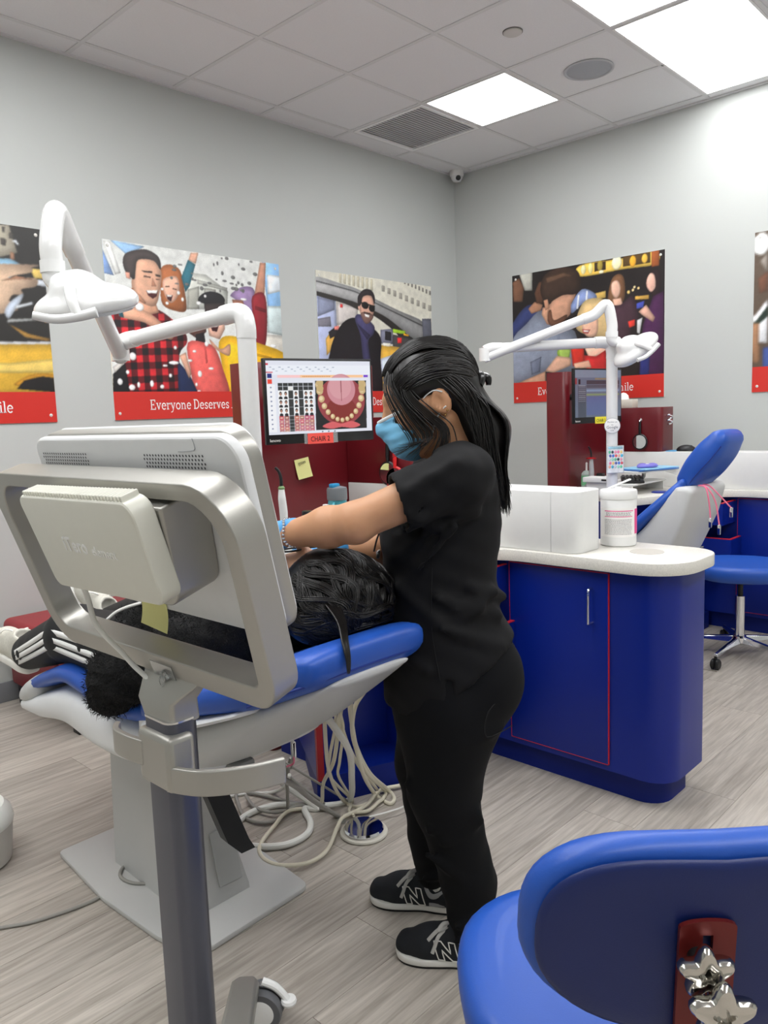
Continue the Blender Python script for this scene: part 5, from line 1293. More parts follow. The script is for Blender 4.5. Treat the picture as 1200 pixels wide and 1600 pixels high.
# ---- hair: cap, long straight strands gathered at a clip, two face-framing locks
s = SDF((-.27, -.12, 1.10), (.08, .12, 1.56), .006)
s.ell(hd(.004, 0, .066), (.110, .089, .098), .0, HM); s.ell(hd(-.035, 0, .062), (.078, .080, .080), .02, HM); s.cone(hd(-.05, 0, .01), hd(-.080, 0, -.10), .066, .056, .03); s.cone(hd(-.085, 0, -.10), (-.212, 0, 1.17), .060, .035, .03)
s.half(tuple(hd(.100, 0, .06)), tuple(HF*1+HU*-.25), .01)
s.ell(hd(.118, 0, .03), (.066, .075, .070), .012, HM, sub=True)
for sy in (-1, 1): s.ell(hd(.025, sy*.088, -.012), (.046, .028, .052), .012, HM, sub=True)
hair = s.build('hair', hairm, P, MW, relax=1)
rs = random.Random(8); st = MB()
CLIP = hd(-.118, 0, .055)
def skp(f, l, u, sc=1.0):
    v = np.array((f, l, u)); v = v/np.linalg.norm(v); return hd(.004+v[0]*.110*sc, v[1]*.089*sc, .066+v[2]*.098*sc)
for i in range(460):                                       # swept back from the hairline to the clip
    l0 = rs.uniform(-.95, .95); h0 = rs.uniform(-.05, .25) if abs(l0) > .55 else rs.uniform(.35, .75)
    a = np.array((.78-.55*abs(l0)**2.5, l0, h0 if abs(l0) > .55 else .45+.3*rs.random())); b = np.array((-.92, l0*.18, -.42+rs.uniform(-.2, .12)))
    pts = []
    for k in range(7):
        q = k/6; v = a*(1-q)+b*q; v[2] += math.sin(q*math.pi)*.45*(1-.5*abs(l0)); pts.append(skp(*v, rs.uniform(1.02, 1.045)+.006*math.sin(q*9+i)+.095*max(0, -v[0]/np.linalg.norm(v)+.15)))
    st.tube(pts, [.0010, .0022, .0016], 4, 3, cap=False)
for i in range(300):                                       # falling down the back
    l0 = rs.uniform(-1, 1); p0 = skp(-.75+.35*rs.random(), l0*.85, .0-.25*rs.random(), 1.02); e = rs.random()
    p1 = hd(-.085-.02*rs.random(), l0*.082, -.045); p2 = np.array((-.196-.03*rs.random(), l0*.082, 1.235)); p3 = np.array((-.222-.016*rs.random(), l0*.075+rs.uniform(-.01, .01), 1.20-.10*e))
    st.tube([p0, p1, p2, p3], [.0016, .0022, .0018, .0004], 4, 5, cap=False)
for i in range(260):                                       # from the clip down over the outside
    l0 = rs.uniform(-1, 1); e = rs.random(); p0 = skp(-.92, l0*.25, -.40, 1.04); p1 = skp(-.86, l0*.55, -.62, 1.10); p2 = hd(-.128-.006*rs.random(), l0*.068, -.09); p3 = np.array((-.236-.006*rs.random(), l0*.062, 1.215)); p4 = np.array((-.240-.012*rs.random(), l0*.065, 1.185-.09*e))
    st.tube([p0, p1, p2, p3, p4], [.0016, .0024, .0022, .0018, .0004], 4, 5, cap=False)
for i in range(150):                                       # behind and below the ear
    l0 = rs.uniform(.80, 1.0)*rs.choice((1, 1, -1)); p0 = skp(.10-.3*rs.random(), l0, .35+.2*rs.random(), 1.02)
    p1 = hd(-.030-.05*rs.random(), l0*.092, .02); p2 = hd(-.045-.04*rs.random(), l0*.09, -.07); p3 = np.array((-.165-.05*rs.random(), l0*.088, 1.225-.05*rs.random()))
    st.tube([p0, p1, p2, p3], [.0014, .0022, .0018, .0005], 4, 5, cap=False)
for sy in (1, -1):
    for i in range(44):                                    # front lock hanging past the eye
        j = rs.gauss(0, 1.1); e = rs.random()
        st.tube([skp(.62+.06*j, sy*.40, .78), hd(.088+.008*j, sy*(.062+.004*rs.random()), .085), hd(.076+.012*j, sy*(.074+.006*rs.random()), .01), hd(.062+.014*j, sy*.080, -.055), (-.006+.018*j, sy*(.082+.008*rs.random()), 1.285-.045*e)], [.0009, .0014, .0012, .0003], 4, 5, cap=False)
    for i in range(40):                                    # lock sweeping from the temple under the ear
        j = rs.gauss(0, .8)
        st.tube([skp(.55, sy*.75, .60+.05*j), hd(.058+.006*j, sy*.082, .05), hd(.034+.008*j, sy*.086, -.005), hd(.012+.010*j, sy*.086, -.055), (-.085+.02*j, sy*(.083+.006*rs.random()), 1.262-.02*rs.random())], [.0009, .0016, .0014, .0004], 4, 5, cap=False)
st.v = [PW_(v) for v in st.v]; o = st.build('hair_strands', hairm, hair, smooth=180); o['kind'] = 'stuff'
cp = MB(); cp.tube([hd(-.106, -.03, .022), hd(-.120, -.012, .032), hd(-.124, .012, .028), hd(-.110, .03, .010)], [.006, .010, .010, .006], 10, 6, ell=(1.4, .8)).tube([hd(-.116, 0, .035), hd(-.136, 0, .020), hd(-.132, .002, .002)], [.009, .010, .006], 10, 5)
cp.v = [PW_(v) for v in cp.v]; cp.build('hair_clip', mat('clip_black', (12, 12, 13), .2), P)
# ---- gloved hands
def hand(name, wrist, dirv, palm_n, parent, curl=(.5, .8, .6), side=1, spread=.22):
    """palm, four fingers of different length with bent knuckles, thumb leaving the side of the palm"""
    w_ = np.array(wrist); d = np.array(dirv, float); d /= np.linalg.norm(d); n = np.array(palm_n, float); n -= d*(n@d); n /= np.linalg.norm(n); l = np.cross(n, d)*side
    lo = w_-.16; hi = w_+.20+np.abs(d)*.05
    f = SDF(lo, hi, .0042)
    f.cone(w_-d*.045, w_+d*.005, .031, .028, .01); f.cone(w_, w_+d*.05+l*.016, .026, .021, .02).cone(w_, w_+d*.05-l*.018, .026, .021, .02).cone(w_+d*.05+l*.024, w_+d*.05-l*.028, .0165, .0155, .02)
    for k, (off, L, fan) in enumerate(((.030, .072, .10), (.010, .080, .02), (-.010, .075, -.05), (-.029, .060, -.14))):
        p = w_+d*.058+l*off*.9; dd = d+l*fan*spread*4; dd /= np.linalg.norm(dd); a = 0
        for sgm, (fr, cu) in enumerate(zip((.45, .30, .25), curl)):
            a += cu*(1+.08*k); v = dd*math.cos(a)+n*math.sin(a); q = p+v*L*fr; f.cone(p, q, .0098-.0008*sgm, .0090-.0008*sgm, .003); p = q
    p = w_+d*.012+l*.026; v = d*.62+l*.62+n*.35; v /= np.linalg.norm(v); q = p+v*.036; f.cone(p, q, .014, .0115, .012); v2 = d*.85+n*.5+l*.05; v2 /= np.linalg.norm(v2); q2 = q+v2*.030; f.cone(q, q2, .0115, .010, .003); f.cone(q2, q2+(d*.9+n*.45-l*.2)*.022, .010, .0085, .003)
    return f.build(name, glovem, parent, MW, relax=1)
hl = hand('glove', (.306, .094, 1.078), (.85, -.42, -.28), (.1, -.55, -.8), P, (.45, .75, .5), side=1)
hr_ = hand('glove', (.222, -.055, 1.012), (.93, .36, -.03), (.15, .35, -.9), P, (.35, .6, .5), side=-1)
cf = MB(); cf.tube([PW_(np.array(LWR)+(-.030, .017, .006)), PW_(np.array(LWR)+(-.026, .0145, .005))], .031, 20, 2); cf.build('glove_cuff', glovem, hl)
bc = MB()
for k in range(26):
    a = 2*math.pi*k/26; dv = np.array((.85, -.42, -.28)); dv /= np.linalg.norm(dv); x_ = np.cross(dv, (0, 0, 1)); x_ /= np.linalg.norm(x_); y_ = np.cross(dv, x_)
    c = np.array(LWR)-dv*.030+(x_*math.cos(a)+y_*math.sin(a))*.034+dv*.004*math.sin(3*a); bc.lathe([(0, -.004), (.0035, -.002), (.004, 0), (.0035, .002), (0, .004)], 8, T(*PW_(c)))
bc.build('bracelet', chrome, P)
# badge clip at the chest
bd = MB().box((-.028, -.004, -.010), (.028, .004, .010), .003, 2, M=T(*PW_((.072, -.06, 1.0)), R_(35))).build('badge_reel', chrome, P)
MB().tube([PW_((.058, -.055, 1.075)), PW_((.075, -.058, 1.04)), PW_((.085, -.06, 1.005))], .0025, 6).build('strap', blackp, bd)
# ---- shoes
suede = mat('black_suede', (26, 29, 34), .85, noise=.15, nscale=90, bump=.3, bscale=700, dist=.0006); meshm = mat('black_mesh', (16, 17, 20), .8, bump=.5, bscale=1500, dist=.0006)
solem = mat('sole_white', (226, 224, 218), .6); outs = mat('outsole_black', (20, 20, 20), .7); lacem = mat('lace_grey', (176, 174, 170), .8); trimg = mat('shoe_grey', (150, 150, 150), .7)
def shoe(toe, heel, parent, side):
    toe = Vector(toe+(0,)); heel = Vector(heel+(0,)); d = toe-heel; L = d.length; d.normalize(); lf = Vector((0, 0, 1)).cross(d)
    M = frame(heel, d*(L/.27), lf, (0, 0, 1))                    # x heel->toe (0..0.27), y to the wearer's left
    out = lambda w, x0=0, x1=.27, n=40: [(x0+(x1-x0)*(.5-.5*math.cos(math.pi*t_)), w*hw) for t_, hw in [(k/n, 0) for k in range(n+1)]]
    def outline(g):
        prof = [(0, .0), (.004, .018), (.02, .029), (.06, .032), (.11, .030), (.16, .038), (.20, .043), (.235, .038), (.258, .024), (.27, .0)]
        U = cr([(x, y, 0) for x, y in prof], 5); up_ = [(p[0], max(p[1], 0)+g) for p in U]; dn = [(p[0], -max(p[1], 0)*.92-g) for p in U[::-1][1:-1]]
        return [(x-.0+(g if x > .2 else -g), y) for x, y in up_+dn]
    f = SDF((-.02, -.06, .0), (.29, .06, .14), .004)
    f.stack([(.022, .132, .136, .038), (.04, .130, .130, .037), (.055, .125, .118, .034)], .0, 0, 2.4)
    f.cone((.05, 0, .045), (.19, .003, .045), .034, .038, .01); f.cone((.19, .003, .043), (.236, .002, .037), .038, .028, .02); f.cone((.045, 0, .04), (.048, 0, .088), .033, .031, .02); f.cone((.095, 0, .06), (.10, 0, .086), .033, .029, .02); f.cone((.10, 0, .08), (.165, 0, .062), .030, .030, .02)
    f.cone((.055, 0, .10), (.055, 0, .14), .025, .03, .006, sub=True); f.cone((.085, 0, .105), (.08, 0, .14), .024, .03, .006, sub=True)
    f.half((0, 0, .022), (0, 0, -1))
    sh = f.build('shoe', suede, parent, M, relax=1); f_ = f
    a = MB(); a.prism(outline(.003), .006, .023, .003, 2, M=M); a.build('sole', solem, sh, smooth=50)
    a = MB(); a.prism(outline(.001), .0005, .0062, M=M); a.build('outsole', outs, sh)
    a = MB()
    for k in range(6):
        x = .122+k*.0115; z = .088-k*.0062; a.tube([tuple(M @ Vector(q)) for q in ((x-.004, .026, z-.004), (x, .012, z+.006), (x+.003, -.012, z+.006), (x-.004, -.026, z-.004))], .0026, 6, 4, ell=(1.5, .7))
    for pts in (((.118, 0, .100), (.138, .022, .112), (.150, .034, .098), (.132, .020, .098), (.118, 0, .100)), ((.118, 0, .100), (.110, -.025, .112), (.128, -.035, .098), (.118, 0, .100)), ((.118, 0, .102), (.148, .034, .088), (.160, .042, .060), (.166, .045, .045)), ((.118, 0, .102), (.150, .030, .10), (.178, .036, .072)), ((.118, 0, .102), (.120, -.034, .085), (.14, -.045, .06))):
        a.tube([tuple(M @ Vector(q)) for q in pts], .0030, 6, 5, ell=(1.5, .6))
    a.build('laces', lacem, sh)
    for sy in (1, -1):
        b = MB()
        def onside(x, z):
            def ev(y):
                g = (np.array((x, y, z))-f_.lo)/f_.h; i = np.floor(g).astype(int); t_ = g-i; v = 0
                for c in range(8):
                    o_ = np.array(((c >> 2) & 1, (c >> 1) & 1, c & 1)); v += f_.F[tuple(np.minimum(i+o_, f_.n-1))]*np.prod(np.where(o_, t_, 1-t_))
                return v
            y = .056
            while y > .01 and ev(sy*y) > 0: y -= .0005
            return Vector((x, sy*(y+.0012), z))
        X_ = [(0, 0), (.016, 0), (.016, .027), (.037, 0), (.054, 0), (.054, .046), (.038, .046), (.038, .020), (.018, .046), (0, .046)]; X_ = [(px-.28*pz, pz) for px, pz in X_]; pts = []
        for (p0, q0), (p1, q1) in zip(X_, X_[1:]+X_[:1]):
            for k in range(4): pts.append((p0+(p1-p0)*k/4, q0+(q1-q0)*k/4))
        lo_ = [tuple(M @ onside(.150-px if sy > 0 else .092+px, .027+pz)) for px, pz in pts]
        b.tube(lo_+[lo_[0]], .0015, 6, 1); b.build('letter_mark', solem, sh)
        b = MB(); b.tube([tuple(M @ (onside(x, z)+Vector((0, sy*.000, 0)))) for x, z in ((.10, .092), (.085, .062), (.066, .056), (.03, .074), (.016, .084))], [.004, .006, .005, .005], 8, 5, ell=(1.4, .4), up=tuple(lf.cross(d))); b.build('ankle_trim', trimg, sh)
        b = MB(); b.tube([tuple(M @ Vector((x, sy*w, .031))) for x, w in ((.02, .030), (.05, .036), (.085, .037))], .006, 8, 4, ell=(1, .5), up=(0, 0, 1)); b.build('heel_trim', trimg, sh)
    f = MB(); f.tube([tuple(M @ Vector(q)) for q in ((.066, 0, .06), (.064, 0, .096), (.060, 0, .13))], [.034, .036, .037], 20, 5); f.build('sock', sockm, sh)
shoe((1.318, 1.268), (1.446, 1.047), P, 1)
shoe((1.435, 1.475), (1.560, 1.254), P, -1)
# ================================================================== THE PATIENT (lying on the near chair, head towards the camera)
fleece = mat('black_fleece', (11, 11, 12), .95, noise=.5, nscale=260, bump=1.0, bscale=230, dist=.006)
track = mat('black_track_pants', (24, 25, 27), .7, noise=.15, nscale=50, bump=.2, bscale=500, dist=.0008)
skin2 = mat('skin_warm', (196, 150, 122), .5, noise=.04, nscale=30)
P2_ = thing('person', 'patient in black fleece and striped track pants lying on the blue chair', 'person', (1.14, 1.95, .70))
HC = np.array((1.205, 1.365, .945))
s = SDF((.84, 1.22, .55), (1.44, 2.72, 1.08), .0085)
s.ell(HC, (.078, .10, .095), .0); s.ell(HC+(-.005, .075, .012), (.06, .085, .075), .03); s.cone(HC+(-.008, .03, .085), HC+(-.012, .055, .108), .010, .014, .012); s.cone(HC+(-.005, .10, .0), HC+(0, .145, .04), .04, .025, .03)
for sx in (-1, 1): s.ell(HC+(sx*.078, .03, .0), (.012, .022, .03), .006)
s.cone(HC+(-.01, .10, -.03), (1.165, 1.56, .84), .055, .06, .03)
s.cone((1.00, 1.60, .80), (1.29, 1.60, .80), .075, .075, .04); s.ell((1.145, 1.72, .775), (.155, .20, .085), .04); s.ell((1.145, 1.92, .745), (.145, .12, .085), .04)
s.cone((1.06, 1.93, .735), (1.0, 2.22, .735), .075, .055, .03).cone((1.0, 2.22, .735), (1.0, 2.60, .625), .055, .036, .03); s.cone((1.23, 1.93, .735), (1.27, 2.24, .745), .075, .055, .03).cone((1.27, 2.24, .745), (1.28, 2.60, .655), .055, .036, .03)
s.cone((.985, 1.62, .80), (.935, 1.82, .74), .045, .038, .03).cone((.935, 1.82, .74), (1.05, 1.99, .80), .038, .028, .02); s.cone((1.30, 1.62, .80), (1.37, 1.82, .74), .045, .038, .03).cone((1.37, 1.82, .74), (1.22, 1.99, .81), .038, .028, .02)
pb = s.build('body', skin2, P2_, None, 1)
# fleece jacket
s = SDF((.80, 1.44, .53), (1.50, 2.12, 1.00), .009)
s.cone((1.01, 1.60, .80), (1.28, 1.60, .80), .10, .10, .04); s.ell((1.145, 1.70, .785), (.185, .22, .115), .05); s.ell((1.145, 1.92, .755), (.18, .14, .115), .05)
s.cone((.98, 1.62, .80), (.925, 1.83, .725), .078, .075, .04).cone((.925, 1.83, .725), (1.03, 1.97, .79), .072, .055, .03); s.cone((1.31, 1.62, .80), (1.38, 1.83, .735), .078, .07, .04).cone((1.38, 1.83, .735), (1.24, 1.97, .80), .07, .055, .03)
s.cone((.915, 1.78, .725), (.895, 1.845, .665), .066, .05, .04)      # hem hanging over the chair edge
s.cone((1.06, 1.54, .87), (1.27, 1.54, .87), .055, .055, .05)       # collar
s.cone((1.165, 1.49, .85), (1.17, 1.40, .92), .045, .04, .004, sub=True)
for k in range(9): s.cone((1.0+.03*k, 1.78+.03*math.sin(k*2.1), .885), (1.03+.03*k, 1.90+.04*math.sin(k), .872), .012, .006, .02)
rn = np.random.RandomState(5); 
s.disp(lambda X, Y, Z: .004*np.sin(X*95+2*np.sin(Y*60))*np.sin(Y*88+1.5*np.sin(Z*70))+.003*np.sin(Z*120+X*60))
jk = s.build('fleece_jacket', fleece, P2_, None, 1)
def fuzz(o, name, n, L, m, seed):
    me = o.data; co = np.empty(len(me.vertices)*3, np.float32); me.vertices.foreach_get('co', co); co = co.reshape(-1, 3); no = np.empty(len(me.vertices)*3, np.float32); me.vertices.foreach_get('normal', no); no = no.reshape(-1, 3)
    r = np.random.RandomState(seed); i = r.randint(0, len(co), n); p = co[i]+np.array(wloc(o)); d = no[i]+r.normal(0, .7, (n, 3)); d /= np.linalg.norm(d, axis=1)[:, None]; sd = np.cross(d, r.normal(0, 1, (n, 3))); sd /= np.linalg.norm(sd, axis=1)[:, None]; l = L*(.5+r.rand(n, 1)); p = p+r.normal(0, .003, (n, 3))
    V = np.stack([p-sd*.0011, p+sd*.0011, p+d*l], 1).reshape(-1, 3); Q = np.arange(3*n).reshape(-1, 3)
    f = link(name, np_mesh(name, V, Q, False), o, m); f['kind'] = 'stuff'
fuzz(jk, 'pile', 26000, .011, fleece, 3)
MB().tube([(1.06, 1.80, .895), (1.02, 1.86, .885), (.97, 1.92, .86), (.93, 1.95, .815)], .0042, 8).build('drawstring', cabw, P2_)
# track pants with side stripes
s = SDF((.85, 1.80, .56), (1.42, 2.66, .90), .008)
HIP, KN, AN = (np.array((1.03, 1.93, .735)), np.array((.995, 2.23, .742)), np.array((1.0, 2.585, .622)))
s.cone(HIP, KN, .102, .080, .03).cone(KN, AN, .080, .060, .03); s.cone((1.24, 1.93, .735), (1.275, 2.24, .752), .102, .080, .03).cone((1.275, 2.24, .752), (1.28, 2.585, .655), .080, .058, .03); s.ell((1.14, 1.92, .74), (.17, .11, .10), .04)
for a, b in (((.95, 2.18, .80), (1.05, 2.26, .81)), ((.94, 2.25, .70), (1.02, 2.32, .765)), ((.95, 2.45, .68), (1.04, 2.50, .705)), ((.94, 2.52, .64), (1.0, 2.56, .685)), ((1.24, 2.30, .79), (1.30, 2.38, .785)), ((.93, 2.05, .75), (1.0, 2.12, .82))): s.cone(a, b, .011, .006, .022)
tp2 = s.build('track_pants', track, P2_, None, 1)
strm = mat('stripe_white', (232, 232, 230), .7)
def legpt(t_, ang):
    A, B, ra, rb = (HIP, KN, .102, .080) if t_ < 1 else (KN, AN, .080, .060); q = t_ if t_ < 1 else t_-1
    c = A+(B-A)*q; d = (B-A)/np.linalg.norm(B-A); sd = np.array((-1.0, 0, 0)); sd -= d*(sd@d); sd /= np.linalg.norm(sd); u_ = np.cross(sd, d); u_ = u_ if u_[2] > 0 else -u_
    return tuple(c+(sd*math.cos(ang)+u_*math.sin(ang))*((ra+(rb-ra)*q)+.0015))
for k, a0 in enumerate((.32, .05, -.22)):
    P_ = [legpt(t_, a0+(.0 if t_ < 1 else -.25*(t_-1))) for t_ in np.linspace(.05, 1.9, 15)]; V, F = [], []; pts = cr(P_, 3)
    for i, p in enumerate(pts):
        V += [tuple(p+np.array((0, 0, .0075))), tuple(p-np.array((0, 0, .0075)))]
        if i: F.append((2*i-2, 2*i-1, 2*i+1, 2*i))
    o = MB().add(V, F).build('stripe', strm, tp2); md = o.modifiers.new('sol', 'SOLIDIFY'); md.thickness = .006; md.offset = 0
# knit sneakers
knit = mat('knit_pale', (206, 203, 192), .85, noise=.15, nscale=140, bump=.5, bscale=500, dist=.001); msole = mat('sneaker_sole', (236, 234, 228), .5)
def psneaker(heel, d, upv, L=.27):
    d = Vector(d).normalized(); upv = Vector(upv); upv = (upv-d*upv.dot(d)).normalized(); lf = upv.cross(d); M = frame(heel, d, lf, upv)
    f = SDF((-.05, -.07, -.01), (L+.03, .07, .15), .0055)
    f.cone((.045, 0, .04), (.16, 0, .042), .036, .042, .01); f.cone((.16, 0, .04), (L-.04, 0, .036), .042, .032, .02); f.cone((.045, 0, .04), (.045, 0, .095), .036, .036, .02); f.cone((.07, 0, .085), (.16, 0, .06), .034, .03, .03); f.half((0, 0, .016), (0, 0, -1)); f.cone((.05, 0, .11), (.05, 0, .16), .028, .03, .006, sub=True)
    sh = f.build('shoe', knit, P2_, M, 1)
    U = [(-.005, 0), (.0, .022), (.03, .036), (.09, .038), (.16, .045), (.21, .043), (L-.02, .028), (L, 0)]; U = cr([(x, y, 0) for x, y in U], 4); ol_ = [(p[0], max(0, p[1])) for p in U]+[(p[0], -max(0, p[1])) for p in U[::-1][1:-1]]
    MB().prism(ol_, -.008, .020, .006, 2, M=M).build('sole', msole, sh, smooth=50)
    a = MB()
    for k in range(6):
        x = .10+k*.016; z = .098-k*.0062; a.tube([tuple(M @ Vector(q)) for q in ((x-.006, .03, z-.012), (x, .014, z), (x+.006, -.014, z), (x, -.03, z-.012))], .003, 6, 4)
    a.tube([tuple(M @ Vector(q)) for q in ((.10, 0, .10), (.12, .03, .112), (.14, .045, .085))], .0028, 6, 4).tube([tuple(M @ Vector(q)) for q in ((.10, 0, .10), (.09, -.03, .112), (.12, -.045, .085))], .0028, 6, 4)
    a.build('laces', msole, sh)
psneaker((1.00, 2.585, .555), (-.12, .93, .22), (0, -.22, 1))
psneaker((1.28, 2.62, .612), (-.1, .50, .62), (0, -.8, .5))
# wavy hair spread over the headrest
rs = random.Random(12)
s = SDF((.98, 1.10, .76), (1.44, 1.52, 1.08), .0065)
s.ell(HC+(.0, -.012, .0), (.098, .112, .104), .0); s.ell(HC+(.02, -.05, -.03), (.14, .10, .085), .05); s.ell(HC+(-.05, -.035, -.05), (.065, .065, .045), .05); s.ell(HC+(.12, -.01, -.055), (.07, .08, .045), .04)
s.ell(HC+(-.005, .09, .06), (.066, .085, .085), .012, sub=True)
s.half((0, 1.30, .842), (0, -.42, -1), .01)
ph = s.build('hair', hairm, P2_, None, 1)
st = MB()
EC, ER = HC+(.012, -.035, -.022), np.array((.140, .120, .112))
for i in range(150):                   # wavy locks, each a bundle of fine strands sweeping over the crown
    x0 = rs.uniform(-1, 1); a0 = np.array((x0*.85, .35-.5*abs(x0)*rs.random()-.25*rs.random(), .75-.6*abs(x0)+.3*rs.random())); a0 = a0 if i < 95 else np.array((rs.uniform(-1, .6), rs.uniform(-.9, .1), rs.uniform(-.35, .35))); a0 /= np.linalg.norm(a0)
    flow = np.array((.25+.75*x0+rs.uniform(-.35, .45), -.75+rs.uniform(-.2, .3), -.30)); L = rs.uniform(.20, .36); n = 12; ph_ = rs.uniform(0, 6.28); fr = rs.uniform(.7, 1.0); amp = rs.uniform(.07, .17); lay = rs.uniform(.97, 1.09); guide = []; u0 = a0.copy()
    for k in range(n):
        v = flow-u0*(flow@u0); v /= np.linalg.norm(v)+1e-9; sd = np.cross(u0, v); guide.append((u0.copy(), sd)); u0 = u0+(v+sd*amp*6*math.cos(ph_+k*fr))*L/n/.13; u0 /= np.linalg.norm(u0); flow = flow+np.array((0, 0, -.05))
    for j in range(20):
        o1, o2 = rs.uniform(-1, 1), rs.uniform(-.02, .02); ph2 = rs.uniform(0, 6.28); m_ = rs.randint(8, n); pts = []
        for k, (g, sd) in enumerate(guide[:m_]):
            w_ = .085*(1-.5*k/n)*o1+.012*math.sin(ph2+k*.9); q = EC+(g+sd*w_)/np.linalg.norm(g+sd*w_)*ER*(lay+o2+.012*(1-abs(o1))); top = .842+(1.30-min(max(q[1], 1.16), 1.5))*.42+.003
            if q[1] > 1.15 and q[2] < top: q[2] = top+rs.random()*.006
            pts.append(q)
        st.tube(pts, [.0010, .0016, .0014, .0003], 4, 2, cap=False)
for i in range(26):                    # one lock hanging over the cushion edge
    j = rs.uniform(-1, 1); st.tube([(1.13+.02*j, 1.26, .955), (1.10+.012*j, 1.19, .925), (1.065+.008*j, 1.142, .895), (1.055+.006*j, 1.124, .865), (1.052+.005*j, 1.120, .845-.012*rs.random())], [.003, .003, .0025, .0006], 4, 4, cap=False)
o = st.build('hair_strands', hairm, ph, smooth=180); o['kind'] = 'stuff'
gl = MB(); gl.tube([HC+(-.06, .06, .085), HC+(-.075, .04, .06), HC+(-.085, .02, .02)], .003, 6, 4).tube([HC+(.06, .06, .085), HC+(.075, .04, .06), HC+(.085, .02, .02)], .003, 6, 4)
for sx in (-1, 1): gl.tube([HC+(sx*.035+.028*math.cos(a), .06+.02*math.sin(a), .098) for a in np.linspace(0, 6.28, 13)], .0025, 6, 2)
gl.build('glasses', blackp, P2_)
for nm, a, b, r in (('retractor', (1.155, 1.49, 1.03), (1.13, 1.51, 1.075), .006),):
    o = MB().tube([a, b, (1.10, 1.50, 1.085)], r, 10, 5).build('cheek_retractor', clear, P2_)

# ================================================================== RED WAITING BENCH AT THE LEFT WALL
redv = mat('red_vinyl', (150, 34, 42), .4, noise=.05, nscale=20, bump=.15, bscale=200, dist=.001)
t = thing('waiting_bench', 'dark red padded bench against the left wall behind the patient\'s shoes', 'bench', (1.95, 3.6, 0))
MB().box((1.42, 3.26, .10), (2.70, 3.95, .30), .02, 3).build('base', mat('shaded_red_vinyl', (112, 22, 30), .45), t)  # same red vinyl as the cushions, front shade put into the colour
for x0, x1 in ((1.40, 2.045), (2.055, 2.72)):
    c = MB().box((x0, 3.235, .302), (x1, 3.96, .435), .035, 4).build('cushion', redv, t)
    MB().tube([(x0+.03, 3.60, .436), (x0+.2, 3.60, .438), (x1-.2, 3.60, .438), (x1-.03, 3.60, .436)], .003, 6, 3).build('seam', mat('red_seam', (110, 20, 28), .6), c)
for x in (1.47, 2.65):
    for y in (3.31, 3.90): MB().box((x-.03, y-.03, 0), (x+.03, y+.03, .10), .004).build('foot', blackp, t)
